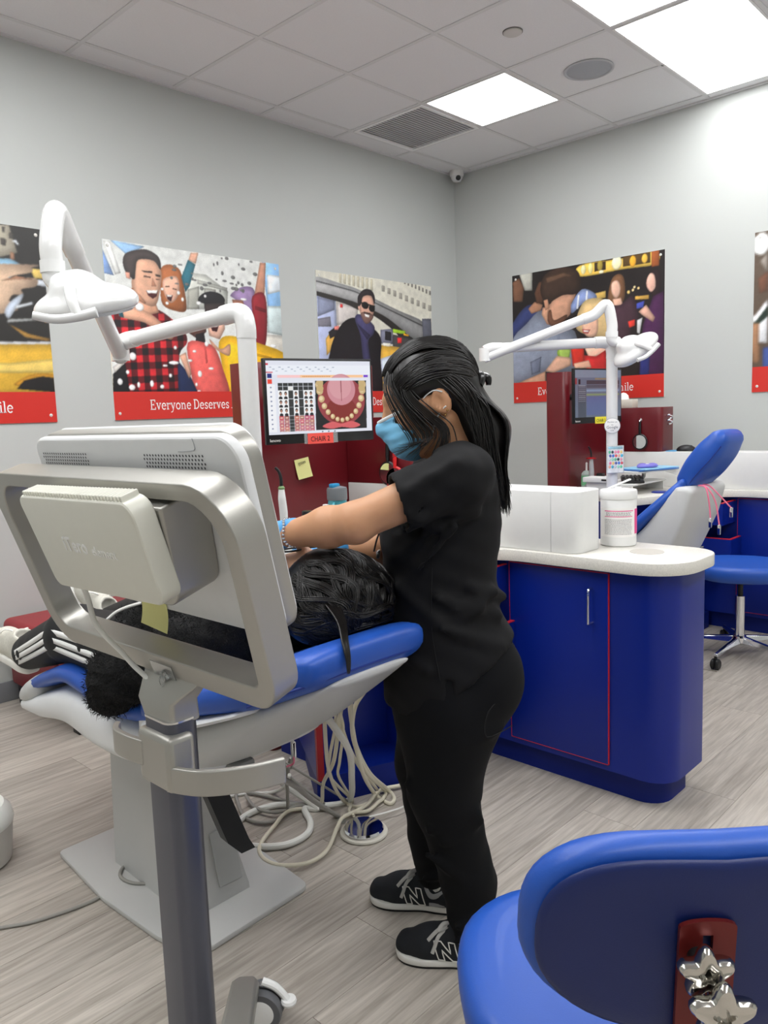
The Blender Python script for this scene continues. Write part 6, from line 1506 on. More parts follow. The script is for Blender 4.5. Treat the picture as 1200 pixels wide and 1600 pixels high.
# ================================================================== MONITORS
def screen_teeth(cols=260, rows=150):
    ops = [('p', (226, 229, 240), [(0, 0), (1000, 0), (1000, 1000), (0, 1000)]), ('p', (236, 240, 248), [(0, 60), (1000, 60), (1000, 190), (0, 190)]), ('p', (205, 60, 80), [(0, 35), (22, 35), (22, 60), (0, 60)]),
           ('p', (250, 200, 200), [(100, 195), (310, 195), (310, 230), (100, 230)]), ('p', (250, 198, 150), [(310, 195), (925, 195), (925, 230), (310, 230)]), ('p', (120, 60, 200), [(930, 195), (975, 195), (975, 228), (930, 228)]),
           ('p', (30, 40, 120), [(10, 175), (50, 175), (50, 235), (10, 235)]), ('p', (235, 70, 50), [(10, 250), (50, 250), (50, 310), (10, 310)]), ('p', (205, 60, 80), [(0, 150), (60, 150), (60, 165), (0, 165)]), ('p', (242, 243, 247), [(0, 320), (75, 320), (75, 1000), (0, 1000)])]
    for k in range(10): ops.append(('e', (120, 130, 160), (36, 360+62*k, 8, 10)))
    rs = random.Random(2)
    for k in range(22): ops.append(('p', (150, 160, 180), [(30+k*28, 85+26*(k % 3)), (50+k*28, 85+26*(k % 3)), (50+k*28, 93+26*(k % 3)), (30+k*28, 93+26*(k % 3))]))
    for k in range(16): ops.append(('p', (200, 130, 70), [(330+k*17, 206), (341+k*17, 206), (341+k*17, 219), (330+k*17, 219)]))
    rowsY = [(300, 345), (350, 400), (405, 515), (520, 630), (635, 745), (750, 800), (805, 850), (853, 895), (898, 940), (943, 985)]
    for r, (y0, y1) in enumerate(rowsY):
        for c in range(7):
            x0 = 100+c*47; x1 = x0+43
            blank = c in (2, 4) and r >= 2 and not (r > 4 and c == 4)
            if r < 2: col = (42, 44, 46) if not (c == 2 and r == 1) else (230, 230, 228)
            elif blank: col = (50, 52, 52)
            elif r < 5: col = (246, 246, 246)
            else: col = (176+rs.randint(-25, 30), 90+rs.randint(-20, 30), 96+rs.randint(-20, 25))
            ops.append(('p', col, [(x0, y0), (x1, y0), (x1, y1), (x0, y1)]))
            if 2 <= r < 5 and not blank:
                cx = (x0+x1)/2; ops.append(('e', (30, 26, 28), (cx, y0+38, 12, 26))); ops.append(('e', (190, 140, 120), (cx, y0+48, 8, 20))); ops.append(('e', (36, 34, 40), (cx, y1-8, 17, 26)))
            elif r >= 5 and not blank: ops.append(('e', (232, 205, 190), ((x0+x1)/2, (y0+y1)/2, 14, 9)))
    ops += [('p', (24, 22, 26), [(448, 275), (955, 275), (945, 960), (438, 960)]),
            ('e', (150, 60, 66), (700, 560, 235, 340)), ('p', (24, 22, 26), [(440, 250), (960, 250), (960, 274), (440, 274)]), ('e', (130, 40, 36), (695, 690, 150, 190)),
            ('e', (205, 140, 150), (700, 400, 140, 220)), ('e', (214, 155, 162), (690, 360, 110, 170)), ('p', (150, 80, 90), [(694, 270), (704, 270), (702, 560), (696, 560)]),
            ('p', (214, 96, 100), [(500, 910), (600, 850), (690, 880), (790, 850), (880, 910), (800, 950), (690, 930), (590, 950)])]
    for k in range(15):
        a = math.pi*(1.02-1.04*k/14); x = 700+math.cos(a)*215*(1.0 if k not in (5, 6, 7, 8, 9) else .98); y = 420+math.sin(a)*400*(1 if 0 < k < 14 else 1) if math.sin(a) > 0 else 420
        sz = 40-18*math.sin(a); y = 330+max(0, math.sin(a))*500; ops.append(('e', (206, 178, 130), (x, y, sz*.9, sz*1.5))); ops.append(('e', (232, 212, 172), (x-4, y-8, sz*.55, sz*.9)))
    for y in (380, 300): ops += [('e', (200, 172, 120), (492, y, 34, 50)), ('e', (200, 172, 120), (908, y, 34, 50))]
    ops += [('p', (226, 229, 240), [(0, 965), (1000, 965), (1000, 1000), (0, 1000)]), ('p', (226, 229, 240), [(960, 240), (1000, 240), (1000, 1000), (955, 1000)]), ('p', (226, 229, 240), [(430, 235), (960, 235), (960, 274), (430, 274)])]
    ops += [('e', (70, 76, 92), (500+k*60, 983, 8, 8)) for k in range(3)]
    return paint(ops, cols, rows, 3, .0, .0)
def screen_list(cols=150, rows=96):
    ops = [('p', (120, 132, 156), [(0, 0), (1000, 0), (1000, 1000), (0, 1000)]), ('p', (150, 162, 184), [(0, 0), (1000, 0), (1000, 160), (0, 160)]), ('p', (84, 92, 110), [(60, 330), (230, 330), (230, 1000), (60, 1000)]), ('p', (170, 70, 80), [(0, 170), (40, 170), (40, 300), (0, 300)]), ('p', (12, 14, 18), [(70, 200), (110, 200), (110, 300), (70, 300)]),
           ('p', (176, 150, 110), [(420, 170), (900, 170), (900, 205), (420, 205)]), ('p', (70, 74, 86), [(240, 220), (960, 220), (960, 300), (240, 300)]), ('p', (90, 96, 112), [(240, 310), (960, 310), (960, 380), (240, 380)]), ('p', (150, 176, 210), [(240, 410), (960, 410), (960, 460), (240, 460)]), ('p', (150, 170, 130), [(240, 500), (960, 500), (960, 540), (240, 540)]), ('p', (108, 122, 176), [(240, 560), (900, 560), (900, 960), (240, 960)])]
    for k in range(9): ops.append(('p', (170, 178, 190), [(70, 330+k*40), (220, 330+k*40), (220, 342+k*40), (70, 342+k*40)]))
    return paint(ops, cols, rows, 4, .0, .02)
bezel = mat('monitor_black', (20, 20, 22), .35); scrm = attr_mat('screen_light', .15, emit=.95); scrm2 = attr_mat('screen_dim', .15, emit=.55)
papr = mat('paper_red', (238, 84, 74), .6); papy = mat('paper_yellow', (240, 226, 60), .6); inkm = mat('ink_black', (20, 20, 20), .6)
def monitor(label, c, yaw, x0, x1, z0, z1, img, sm, arm_y, tagm, tagtxt, tx, chin=.036):
    e1 = Vector((math.cos(yaw), math.sin(yaw), 0)); nr = Vector((math.sin(yaw), -math.cos(yaw), 0)); M = frame(c, e1, (0, 0, 1), nr)
    t = thing('monitor', label, 'monitor', M @ Vector(((x0+x1)/2, z0, 0)), 'wall monitors at the stations')
    MB().box((x0, z0, -.018), (x1, z1, 0), .003, 2, M=M).build('bezel', bezel, t)
    MB().box((x0+.07, z0+.06, -.045), (x1-.07, z1-.06, -.0182), .008, 2, M=M).build('back_housing', bezel, t)
    print_grid('screen', img, M @ T(x0+.010, z0+chin, .0012), t, sm, x1-x0-.018, z1-z0-chin-.009)
    b = M @ Vector(((x0+x1)/2, (z0+z1)/2, -.04)); MB().tube([tuple(b), (b.x, (b.y+arm_y)/2, b.z), (b.x, arm_y+.002, b.z)], .02, 12, 4).build('wall_arm', blackp, t)
    text_mesh('maker_mark', 'lenovo', .016, M @ T(x0+.012, z0+.010, .0006), whitem, t, .0002)
    g = MB().box((tx-.005 if 0 else tx, z0-.004, .001), (tx+.11, z0+.036, .0018), M=M).build('name_tag', tagm, t, smooth=0)
    if tagm is papr: MB().box((tx-.014, z0-.003, .0004), (tx+.13, z0+.040, .0011), M=M).build('tag_sleeve', mat('sleeve_clear', (190, 190, 190), .15, alpha=.35), t, smooth=0)
    text_mesh('lettering', tagtxt, .027, M @ T(tx+.012, z0+.005, .0022), inkm, g, .0002, xs=.82)
monitor('black monitor showing a photo of teeth, red paper tag below', (1.996, 2.227, 1.425), R_(-13.4), -.222, .240, -.166, .147, screen_teeth(), scrm, 2.47, papr, 'CHAIR 2', -.055)
monitor('far black monitor with a yellow paper tag, partly behind the lamp pole', (4.30, 2.28, 1.43), R_(-10), -.262, .175, -.166, .152, screen_list(), scrm2, 2.47, papy, 'CHAIR 3', -.075)
o = paper('sticky_note', 'pale yellow sticky note on the red panel below the teeth monitor', [(2.061, 2.466, 1.183), (2.137, 2.466, 1.193), (2.153, 2.466, 1.112), (2.076, 2.466, 1.102)], notem, curl=.006, nrm=(0, -1, 0))
text_mesh('handwriting', 'system', .020, frame((2.078, 2.462, 1.162), (.985, 0, .17), (-.17, 0, .985), (0, -1, 0)), inkm, o, .0002, xs=.75)
# ================================================================== SMALL THINGS ON THE WORKTOPS
ZT = .8535
t = thing('wipes_tub', 'white wipes tub with pink label on the near worktop', 'tub', (2.632, 1.335, ZT))
cx, cy = 2.632, 1.335
MB().lathe([(0, 0), (.060, 0), (.0635, .004), (.0635, .165), (.061, .17), (0, .17)], 48, T(cx, cy, ZT)).build('body', mat('tub_white', (230, 230, 229), .35), t)
lb = MB(); n = 40; a0, a1 = R_(138), R_(276)
lb.add([((.0641)*math.cos(a0+(a1-a0)*k/n), (.0641)*math.sin(a0+(a1-a0)*k/n), z) for z in (.035, .14) for k in range(n+1)], [(k, k+1, n+2+k, n+1+k) for k in range(n)], T(cx, cy, ZT)); lb = lb.build('label', mat('label_white', (244, 242, 240), .4), t)
def cyl_patch(b, r, a, b_, z0, z1, n=8): b.add([(r*math.cos(a+(b_-a)*k/n), r*math.sin(a+(b_-a)*k/n), z) for z in (z0, z1) for k in range(n+1)], [(k, k+1, n+2+k, n+1+k) for k in range(n)], T(cx, cy, ZT))
pk = MB(); cyl_patch(pk, .0645, R_(266), R_(292), .045, .135); cyl_patch(pk, .0645, R_(160), R_(258), .128, .131); cyl_patch(pk, .0645, R_(160), R_(254), .108, .1105); pk.build('pink_band', mat('label_pink', (226, 70, 140), .4), lb)
tx = MB(); rs = random.Random(7)
for r in range(11):
    z = .045+r*.0052; a = 160
    while a < 250:
        w_ = rs.uniform(2, 6); cyl_patch(tx, .0645, R_(a), R_(min(a+w_, 252)), z, z+.0022, 2); a += w_+1.2
for r in range(4):
    z = .1125+r*.0036; a = 166
    while a < 246: w_ = rs.uniform(3, 8); cyl_patch(tx, .0645, R_(a), R_(min(a+w_, 250)), z, z+.0018, 2); a += w_+1.5
tx = tx.build('small_print', mat('print_grey', (150, 146, 150), .5), lb); tx['kind'] = 'stuff'
MB().lathe([(0, .170), (.0645, .170), (.066, .173), (.066, .196), (.063, .202), (.03, .205), (.012, .205), (.010, .212), (0, .213)], 48, T(cx, cy, ZT)).build('lid', mat('tub_white2', (234, 234, 233), .35), t)
MB().box((-.008, -.009, -.0025), (.080, .009, .0025), .002, 1, M=T(cx-.006, cy+.03, ZT+.207, R_(-50), 0, R_(-22))).build('flap', mat('tub_white2', (234, 234, 233), .35), t)

def curing_light(label, x, y, body, shield, z=ZT, bh=.06):
    t = thing('curing_light', label, 'dental tool', (x, y, z), 'curing lights in their stands')
    MB().lathe([(0, 0), (.052, 0), (.055, .006), (.045, bh*.5), (.026, bh*.9), (.02, bh), (0, bh)], 30, T(x, y, z)).build('stand', body, t)
    MB().tube([(x, y, z+bh-.01), (x, y, z+bh+.05), (x-.004, y, z+bh+.10), (x-.004, y, z+bh+.135)], [.013, .015, .014, .010], 16).build('grip', lampw if body is not MATS.get('silver_plastic') else body, t)
    if shield: MB().lathe([(0, 0), (.03, .002), (.032, .006), (.012, .012), (0, .012)], 22, T(x-.004, y, z+bh+.135)).build('shield', mat('red_shield', (190, 30, 36), .2, trans=.3), t)
    else: MB().lathe([(0, 0), (.011, 0), (.012, .006), (.008, .012), (0, .012)], 18, T(x-.004, y, z+bh+.132)).build('collar', mat('green_collar', (110, 140, 90), .4), t)
    MB().tube([(x-.004, y, z+bh+.14), (x-.004, y, z+bh+.17), (x-.008, y+.005, z+bh+.195), (x-.018, y+.012, z+bh+.21)], [.0065, .006, .0055, .005], 12).build('tip', blackp, t)
curing_light('white curing light with black tip standing left of the sticky note', 1.745, 2.16, lampw, False, bh=.12)
silv = mat('silver_plastic', (196, 196, 198), .3, .5)
curing_light('silver curing light with red shield on the far worktop', 4.27, 2.34, silv, True)
t = thing('marker_bottle', 'small black cylinder with cap beside the white curing light', 'bottle', (1.79, 2.085, ZT))
MB().lathe([(0, 0), (.020, 0), (.021, .003), (.021, .12), (.018, .124), (0, .124)], 24, T(1.79, 2.085, ZT)).build('body', blackp, t)
MB().lathe([(0, .124), (.019, .124), (.019, .172), (.017, .175), (0, .175)], 24, T(1.79, 2.085, ZT)).build('cap', mat('cap_black', (14, 14, 15), .3), t)
# drinking bottle
bx_, by_ = 1.965, 2.115; t = thing('water_bottle', 'teal water bottle with grey flip lid below the teeth monitor', 'bottle', (bx_, by_, ZT))
MB().lathe([(0, 0), (.033, 0), (.036, .005), (.036, .07), (.033, .09), (.036, .11), (.036, .185), (.034, .195), (0, .195)], 32, T(bx_, by_, ZT)).build('body', mat('teal_plastic', (96, 190, 204), .15, trans=.45), t)
ld = MB().lathe([(0, .195), (.037, .195), (.038, .20), (.038, .232), (.036, .24), (.012, .246), (0, .246)], 32, T(bx_, by_, ZT)).build('lid', mat('lid_grey', (112, 116, 120), .45), t)
MB().box((bx_-.03, by_-.012, ZT+.240), (bx_+.006, by_+.012, ZT+.256), .004).build('spout', mat('spout_blue', (40, 140, 190), .4), ld)
MB().tube([(bx_-.036, by_-.02, ZT+.185), (bx_-.052, by_-.03, ZT+.17), (bx_-.052, by_-.03, ZT+.11), (bx_-.036, by_-.02, ZT+.09)], .006, 10).build('loop', MATS['teal_plastic'], t)
t = thing('floss_box', 'small white box left of the teal water bottle', 'box', (1.905, 2.11, ZT))
MB().box((1.888, 2.095, ZT), (1.922, 2.125, ZT+.15), .003).build('carton', whitelam, t); MB().box((1.892, 2.098, ZT+.15), (1.908, 2.118, ZT+.185), .003).build('flap', whitelam, t)
t = thing('photo_card', 'small printed card with white border at the screen edge', 'card', (1.70, 2.30, ZT))
MB().box((1.66, 2.298, ZT), (1.745, 2.302, ZT+.285), .001, 1).build('card', mat('card_white', (226, 222, 220), .5), t)
print_grid('print', paint([('p', (214, 200, 200), [(0, 0), (1000, 0), (1000, 1000), (0, 1000)])]+[('e', (150+(k*37) % 80, 110+(k*53) % 80, 120), (150+(k % 4)*230, 150+(k//4)*250, 80, 70)) for k in range(12)], 24, 60), frame((1.668, 2.2975, ZT+.06), (1, 0, 0), (0, 0, 1), (0, -1, 0)), t, printm, .07, .21)
def hand_mirror(label, x, y, zhook, m_, r=.046, flip=False):
    t = thing('hand_mirror', label, 'mirror', (x, y, zhook-.2), 'hand mirrors on the red screens')
    MB().tube([(x+.001, y, zhook+.006), (x-.010, y, zhook+.004), (x-.014, y, zhook-.006), (x-.010, y, zhook-.012), (x-.005, y, zhook-.008)], .0035, 8, 4).lathe([(0, 0), (.011, 0), (.009, .004), (0, .005)], 16, frame((x+.0005, y, zhook+.006), (0, 1, 0), (0, 0, 1), (-1, 0, 0))).build('hook', chrome, t)
    MB().tube([(x-.010, y, zhook-.004), (x-.010, y, zhook-.05), (x-.010, y, zhook-.088)], [.007, .009, .007], 12, 4).build('handle', m_, t)
    c = (x-.010, y, zhook-.085-r); MB().lathe([(0, .004), (r, .004), (r+.005, 0), (r, -.004), (0, -.004)], 36, frame(c, (0, 1, 0), (0, 0, 1), (-1, 0, 0))).build('rim', m_, t)
    MB().lathe([(0, .0052), (r-.004, .0052), (r-.004, .0042), (0, .0042)], 36, frame(c, (0, 1, 0), (0, 0, 1), (-1, 0, 0))).build('glass', mat('mirror_glass', (235, 238, 240), .02, 1), t)
hand_mirror('black round hand mirror hanging behind the assistant\'s mask', 2.3605, 2.215, 1.245, blackp)
hand_mirror('red hand mirror hanging just behind the black one', 2.3605, 2.175, 1.225, mat('red_plastic', (205, 34, 38), .3), .05)
hand_mirror('black round hand mirror on the far red screen', 4.7005, 2.235, 1.262, blackp)
t = thing('key_hook', 'bent chrome hook on the end of the far red screen', 'hook', (4.78, 2.099, 1.27))
for dz in (0, -.032): MB().tube([(4.775, 2.0995, 1.29+dz), (4.775, 2.085, 1.295+dz), (4.80, 2.075, 1.285+dz), (4.80, 2.085, 1.272+dz), (4.778, 2.09, 1.268+dz)], .005, 8, 5).build('loop', chrome, t)
# things on top of the far red screen and far upstand
t = thing('tissue_box', 'small white paper box on top of the far red screen', 'box', (4.62, 2.38, 1.346))
MB().box((4.715, 2.30, 1.346), (4.80, 2.40, 1.40), .003).build('carton', mat('carton_cream', (216, 210, 196), .6), t); MB().lathe([(0, 0), (.035, 0), (.03, .025), (.015, .04), (0, .045)], 20, T(4.76, 2.38, 1.40)).build('tissue', whitem, t)
t = thing('computer_mouse', 'black computer mouse on the far white upstand', 'mouse', (4.80, 1.985, 1.069))
s = SDF((-.08, -.05, 0), (.08, .05, .06), .004); s.ell((0, 0, .005), (.058, .036, .034), .0); s.half((0, 0, .001), (0, 0, -1)); s.build('shell', blackp, t, T(4.80, 1.985, 1.0685, R_(110)))
MB().lathe([(0, -.003), (.008, -.003), (.008, .003), (0, .003)], 14, T(4.80, 1.955, 1.097, 0, 0, R_(90))).build('wheel', mat('wheel_grey', (70, 70, 72), .5), t)
o = MB().box((4.74, 2.03, 1.0685), (4.84, 2.09, 1.0735), .001).build('blue_card', mat('card_blue', (90, 170, 220), .5)); tag(o, 'small light blue card lying beside the computer mouse', 'card')
# keyboard riser, keyboard, folders, colour chart, sanitiser on the far worktop
t = thing('keyboard_riser', 'low white riser under the far keyboard', 'riser', (4.36, 2.12, ZT))
MB().box((4.16, 2.02, ZT+.05), (4.60, 2.26, ZT+.062), .003).build('shelf', whitelam, t)
for x in (4.17, 4.58): MB().box((x-.006, 2.03, ZT), (x+.006, 2.25, ZT+.05)).build('leg', whitelam, t, smooth=0)
MK = T(4.37, 2.13, ZT+.063, R_(28)); t = thing('keyboard', 'black computer keyboard on the far worktop', 'keyboard', (4.37, 2.13, ZT+.063))
MB().box((-.19, -.062, 0), (.19, .062, .014), .004, M=MK).build('case', blackp, t)
keym = mat('key_black', (40, 41, 44), .5); kme = None
for r in range(5):
    for c in range(18):
        if kme is None:
            k0 = MB().box((-.0085, -.0085, 0), (.0085, .0085, .006), .0015, 1); kme = bpy.data.meshes.new('key'); kme.from_pydata(k0.v, [], k0.f); kme.update(); kme.materials.append(keym)
        o = bpy.data.objects.new('key', kme); COL.objects.link(o); o.parent = t; p = MK @ Vector((-.175+c*.0206, -.046+r*.023, .014)); o.location = p-Vector(t.location); o.rotation_euler = (0, 0, R_(28))
t = thing('tray_stand', 'white drawer tray unit beside the silver curing light', 'tray', (4.16, 2.19, ZT))
MB().box((4.08, 2.12, ZT), (4.15, 2.27, ZT+.075), .004).build('body', whitelam, t); MB().box((4.055, 2.11, ZT+.076), (4.155, 2.28, ZT+.105), .004).build('drawer', mat('tray_white', (228, 228, 226), .4), t); MB().box((4.052, 2.13, ZT+.087), (4.0555, 2.16, ZT+.096)).build('slot', blackp, t, smooth=0)
t = thing('instrument_tray', 'white bracket tray carrying blue folders above the far keyboard', 'tray', (4.42, 2.02, ZT+.063))
MB().box((-.17, -.09, 0), (.17, .09, .010), .004, M=T(4.40, 2.05, .972, R_(-20))).build('plate', whitelam, t); MB().tube([(4.42, 2.08, .972), (4.46, 2.10, .94), (4.47, 2.12, ZT+.064)], .012, 10).build('bracket', whitelam, t); MB().box((-.11, -.008, -.01), (.11, .008, .01), .002, M=T(4.53, 1.93, .955, R_(-35), 0, R_(18))).build('support_arm', lampw, t)
for k, (col, nm, rz, dx_) in enumerate((((70, 120, 190), 'blue folder at the bottom of the pile on the far tray', -22, 0), ((150, 205, 235), 'light blue folder on top of the pile on the far tray', -14, .015))):
    o = MB().box((-.15, -.10, 0), (.15, .10, .006), .001, 1, M=T(4.40+dx_, 2.05, .983+k*.0065, R_(rz))).build('folder', mat('folder_%d' % k, col, .5)); tag(o, nm, 'folder', 'folders on the far tray')
t = thing('wrapped_retainer', 'purple wrapped packet lying on the blue folders', 'packet', (4.37, 2.03, .996))
s = SDF((-.10, -.05, 0), (.10, .05, .05), .005); s.ell((0, 0, .008), (.07, .03, .015), .0); s.ell((-.03, .01, .014), (.03, .02, .014), .01); s.ell((.03, -.005, .014), (.03, .018, .013), .01); s.half((0, 0, .001), (0, 0, -1)); s.build('wrapper', mat('packet_purple', (128, 120, 206), .3), t, T(4.36, 2.03, .9965, R_(-30)))
MB().box((-.02, -.012, .018), (.025, .012, .024), .002, M=T(4.36, 2.03, .9965, R_(-30))).build('label', whitem, t)
t = thing('colour_chart', 'chart of coloured bands clipped to the far lamp pole', 'card', (3.82, 1.95, 1.03))
cc = frame((3.806-.032, 1.962+.018, 1.018), (.69, -.72, 0), (0, 0, 1), (-.72, -.69, 0))
MB().box((0, -.01, -.004), (.09, .135, 0), .001, 1, M=cc).build('stand', mat('acrylic', (228, 232, 232), .1, alpha=.6), t); 
cols_ = [(90, 200, 150), (40, 60, 60), (250, 150, 170), (250, 120, 160), (250, 200, 120), (80, 90, 160), (60, 110, 200), (220, 80, 90), (250, 170, 140), (60, 170, 200), (200, 200, 205), (150, 220, 190)]
print_grid('chart', paint([('p', (232, 232, 230), [(0, 0), (1000, 0), (1000, 1000), (0, 1000)]), ('p', (150, 190, 200), [(40, 20), (960, 20), (960, 110), (40, 110)])]+[('e', cols_[k % 12], (140+(k % 5)*180+(40 if (k//5) % 2 else 0), 220+(k//5)*140, 75, 55)) for k in range(25)], 44, 60), cc @ T(.003, -.006, .001), t, printm, .084, .138)
t = thing('sanitiser_bottle', 'clear pump bottle behind the silver curing light', 'bottle', (4.33, 2.41, ZT))
MB().lathe([(0, 0), (.03, 0), (.032, .004), (.032, .10), (.02, .115), (.012, .12), (0, .12)], 24, T(4.335, 2.41, ZT)).build('body', mat('bottle_clear', (206, 222, 214), .1, alpha=.7), t); MB().lathe([(.0325, .03), (.0325, .09)], 24, T(4.335, 2.41, ZT)).build('label', mat('label_green', (120, 190, 140), .5), t); MB().tube([(4.335, 2.41, ZT+.12), (4.335, 2.41, ZT+.16), (4.32, 2.40, ZT+.165), (4.30, 2.39, ZT+.158)], .006, 10, 5).build('pump', whitem, t)
o = MB().box((4.38, 2.33, ZT), (4.42, 2.37, ZT+.10), .004).build('black_carton', blackp); tag(o, 'small black carton right of the silver curing light', 'box')
o = MB().box((4.425, 2.36, ZT), (4.50, 2.375, ZT+.075), .001).build('paper_card', mat('card_white', (226, 222, 220), .5)); tag(o, 'white card leaning beside the black carton', 'card')
o = MB().lathe([(0, 0), (.045, 0), (.047, .004), (.04, .008), (0, .008)], 30, T(4.36, 1.955, ZT)).build('blue_dish', mat('dish_blue', (40, 54, 150), .3)); tag(o, 'small round blue dish at the edge of the far worktop', 'dish')
# round sticker on the far pole
t = thing('review_sticker', 'round white sticker on the far lamp pole', 'sticker', (3.81, 1.96, 1.257))
n = 28; V = [(0, 0)]+[(.041*math.cos(2*math.pi*k/n), .041*math.sin(2*math.pi*k/n)) for k in range(n)]
vd = Vector((-.86, -.51, 0)); rv = Vector((.51, -.86, 0)); Mst = frame(Vector((3.83, 1.98, 1.257))+vd*.0295, rv, (0, 0, 1), vd)
MB().lathe([(0, 0), (.040, 0), (.041, .0005), (.040, .001), (0, .001)], 32, Mst).build('disc', whitem, t)
MB().lathe([(.039, .0012), (.041, .0014), (.041, .0008)], 32, Mst).build('ring', mat('sticker_ring', (150, 152, 156), .5), t)
for s_, sz, y_ in (('Review us', .012, .016), ('on', .010, .002), ('Google', .020, -.014), ('today', .008, -.026)): text_mesh('lettering', s_, sz, Mst @ T(0, y_, .0014), mat('print_dark', (90, 92, 100), .5), t, .0001, align='CENTER')
# pink cords hanging from the far headrest
pinkm = mat('cord_pink', (232, 120, 150), .5)
t = thing('bib_chain', 'pink bib cords with metal clips hanging from the far headrest', 'cord', (3.45, 1.30, 1.0))
for k, (dx_, zz) in enumerate(((0, .83), (.015, .80), (.055, .87))):
    c = MB().tube([(3.36+dx_, 1.335, 1.005), (3.325+dx_, 1.29, 1.0), (3.325+dx_*1.2, 1.275-.02*k, .94), (3.33+dx_*1.3, 1.27-.03*k, zz+.04)], .0032, 8).build('cord', pinkm, t)
    MB().box((3.324+dx_*1.3, 1.264-.03*k, zz), (3.336+dx_*1.3, 1.276-.03*k, zz+.042), .002).build('clip', chrome, c)
# ================================================================== HOSES, CABLES AND FOOT CONTROL
hosew = mat('hose_cream', (222, 216, 196), .4); hosex = mat('hose_white', (228, 228, 222), .35); cabg = mat('cable_grey', (150, 148, 142), .5)
def hose(name, label, pts, r, m, cat='hose', group='hoses under the treatment chair'):
    return tag(MB().tube(pts, r, 10, 8).build(name, m), label, cat, group)
hose('suction_hose', 'thick white suction hose looping over the floor', [(1.34, 1.552, 0.577), (1.474, 1.637, 0.447), (1.605, 1.723, 0.309), (1.713, 1.831, 0.157), (1.784, 1.923, 0.011), (1.703, 1.953, 0.011), (1.646, 2.032, 0.011), (1.584, 2.097, 0.011), (1.49, 2.119, 0.011), (1.403, 2.082, 0.011), (1.358, 2.006, 0.011), (1.382, 1.93, 0.011), (1.448, 1.867, 0.011), (1.531, 1.863, 0.011), (1.59, 1.91, 0.011), (1.637, 1.995, 0.011), (1.671, 1.967, 0.011), (1.611, 2.076, 0.089), (1.57, 2.035, 0.161), (1.54, 1.98, 0.224)], 0.011, hosex)
hose('handpiece_hose', 'cream hose hanging rightmost under the headrest', [(1.448, 1.456, 0.676), (1.511, 1.539, 0.582), (1.558, 1.638, 0.488), (1.62, 1.719, 0.372), (1.701, 1.777, 0.249), (1.796, 1.822, 0.129), (1.927, 1.867, 0.007), (1.894, 1.81, 0.007), (1.858, 1.801, 0.007), (1.872, 1.877, 0.007), (1.747, 1.805, 0.146), (1.631, 1.718, 0.313), (1.525, 1.625, 0.496), (1.425, 1.515, 0.621)], 0.007, hosew)
hose('handpiece_hose', 'cream hose ending beside the chrome foot disc', [(1.42, 1.506, 0.625), (1.52, 1.615, 0.474), (1.626, 1.72, 0.331), (1.751, 1.8, 0.164), (1.911, 1.873, 0.012), (1.866, 1.837, 0.012), (1.832, 1.83, 0.012), (1.767, 1.816, 0.012), (1.729, 1.844, 0.012), (1.685, 1.852, 0.012)], 0.0065, hosew)
hose('handpiece_hose', 'cream hose making a narrow hanging loop before the blue cabinet', [(1.408, 1.517, 0.616), (1.514, 1.656, 0.466), (1.643, 1.771, 0.311), (1.789, 1.864, 0.137), (1.887, 1.882, 0.006), (1.778, 1.868, 0.006), (1.768, 1.927, 0.006), (1.676, 1.875, 0.109), (1.567, 1.781, 0.249), (1.468, 1.675, 0.386), (1.376, 1.571, 0.567)], 0.006, hosew)
hose('handpiece_hose', 'thin cream hose hanging nearest the thick white one', [(1.394, 1.542, 0.595), (1.489, 1.653, 0.448), (1.57, 1.777, 0.283), (1.667, 1.888, 0.15), (1.793, 1.919, 0.005), (1.763, 1.909, 0.005)], 0.005, hosew)
hose('handpiece_hose', 'thin cream hose hanging in the middle of the bundle', [(1.41, 1.541, 0.6), (1.488, 1.627, 0.492), (1.571, 1.709, 0.391), (1.635, 1.802, 0.241), (1.709, 1.892, 0.134), (1.79, 1.921, 0.01), (1.729, 1.869, 0.01), (1.716, 1.831, 0.01)], 0.005, hosew)
hose('supply_hose', 'long pale hose curling across the floor in front of the base plate', [(1.984, 1.833, 0.016), (1.96, 1.854, 0.016), (1.89, 1.881, 0.016), (1.783, 1.84, 0.016), (1.682, 1.844, 0.016), (1.618, 1.81, 0.016), (1.506, 1.737, 0.016), (1.428, 1.728, 0.016), (1.369, 1.77, 0.016), (1.347, 1.824, 0.016), (1.361, 1.888, 0.016), (1.406, 1.934, 0.016), (1.49, 1.979, 0.016), (1.589, 2.019, 0.016), (1.678, 1.965, 0.016), (1.657, 1.913, 0.123), (1.594, 1.785, 0.261), (1.523, 1.673, 0.443), (1.441, 1.562, 0.572)], 0.0065, hosew)
hose('foot_control_cable', 'thin white cable running into the chrome foot disc', [(1.901, 1.735, 0.023), (1.844, 1.728, 0.023), (1.78, 1.747, 0.023), (1.728, 1.769, 0.023)], 0.003, hosex)
hose('supply_hose', 'grey hose running from the chair to the chrome disc', [(1.118, 1.447, 0.486), (1.302, 1.618, 0.34), (1.494, 1.776, 0.171), (1.681, 1.878, 0.008), (1.669, 1.832, 0.008)], 0.008, cabg)
hose('supply_hose', 'pale hose lying straight behind the coiled loops', [(1.507, 2.293, 0.006), (1.572, 2.26, 0.006), (1.648, 2.188, 0.006), (1.598, 2.042, 0.098), (1.551, 1.96, 0.178)], 0.006, hosex)
hose('supply_hose', 'grey hose coiled widest on the floor', [(1.701, 1.956, 0.01), (1.67, 1.968, 0.01), (1.577, 2.266, 0.01), (1.506, 2.195, 0.01), (1.47, 2.092, 0.01), (1.501, 2.02, 0.01), (1.582, 2.029, 0.01), (1.579, 2.011, 0.079), (1.565, 1.992, 0.163), (1.561, 1.96, 0.234)], 0.006, cabg)
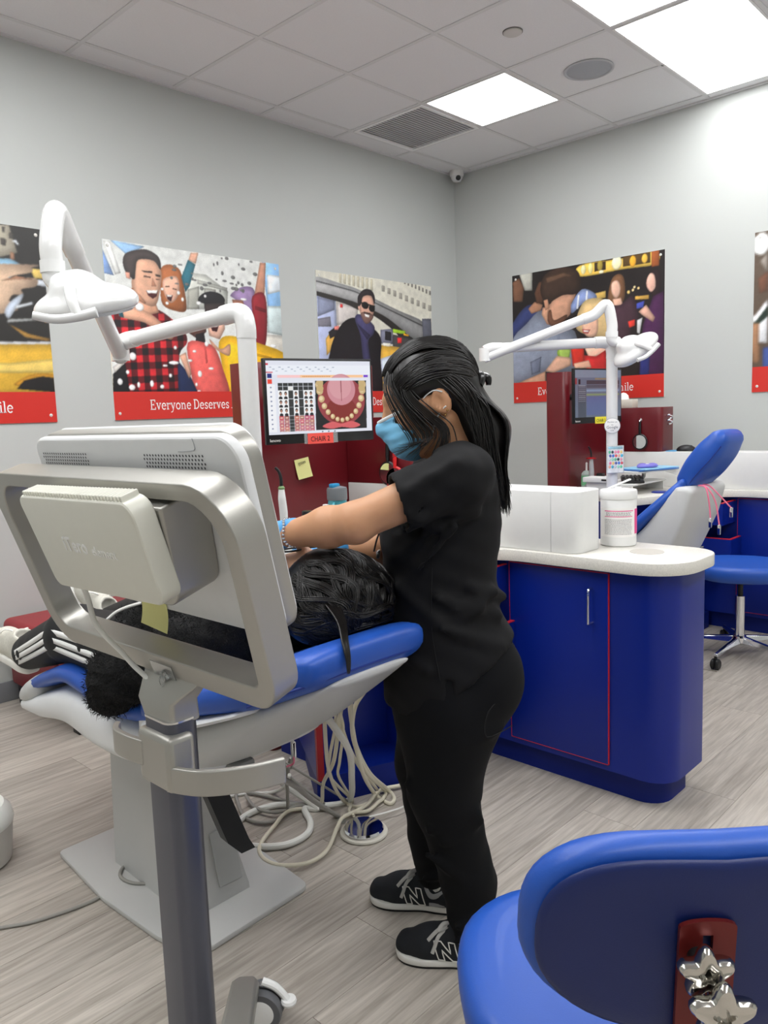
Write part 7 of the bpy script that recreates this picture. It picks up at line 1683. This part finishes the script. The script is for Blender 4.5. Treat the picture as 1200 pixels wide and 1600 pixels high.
hose('supply_hose', 'grey hose coiled inside the wider loop', [(1.558, 2.224, 0.018), (1.526, 2.127, 0.018), (1.55, 2.044, 0.018), (1.633, 2.017, 0.018), (1.695, 1.958, 0.018), (1.613, 2.031, 0.121), (1.555, 1.962, 0.212)], 0.006, cabg)
hose('pull_cable', 'white cable hanging straight down below the headrest', [(1.174, 1.426, 0.698), (1.221, 1.511, 0.63), (1.274, 1.585, 0.539), (1.329, 1.657, 0.448)], 0.004, hosex)
hose('supply_hose', 'thin grey cable bent down behind the hanging white cord', [(1.387, 1.731, 0.382), (1.437, 1.807, 0.289), (1.481, 1.903, 0.267), (1.781, 1.924, 0.004)], 0.004, cabg)
hose('power_cable', 'grey cable crossing the floor to the left picture edge', [(1.263, 2.302, 0.005), (1.121, 2.244, 0.005), (1.006, 2.111, 0.005), (0.917, 2.072, 0.005), (0.766, 2.103, 0.005), (0.682, 2.151, 0.005), (0.623, 2.171, 0.005)], 0.005, cabg)
hose('power_cable', 'short pale cable curled on the base plate', [(1.076, 1.974, 0.021), (1.017, 2.034, 0.021), (1.009, 2.103, 0.021), (1.055, 2.142, 0.021), (1.148, 2.113, 0.021)], 0.005, cabg)
t = thing('foot_control', 'round chrome foot control disc on the floor beside the hoses', 'foot control', (1.672, 1.74, 0))
MB().lathe([(0, .0005), (.076, .0005), (.079, .004), (.077, .009), (.066, .011), (0, .011)], 40, T(1.672, 1.74, 0)).build('base_ring', mat('ring_cream', (206, 202, 190), .5), t)
MB().lathe([(.064, .011), (.066, .018), (.062, .024), (.03, .031), (.006, .034), (0, .034)], 40, T(1.672, 1.74, 0)).build('dome', chrome, t)
t = thing('cord_clip', 'small metal clip with pink tag on the hanging white cord', 'clip', (1.335, 1.665, .42))
MB().box((1.329, 1.657, .40), (1.341, 1.669, .447), .002).build('clip', chrome, t)
MB().tube([(1.335, 1.663, .405), (1.33, 1.66, .385), (1.315, 1.672, .378)], .007, 8, 5, ell=(1.2, .4)).build('tag', pinkm, t)
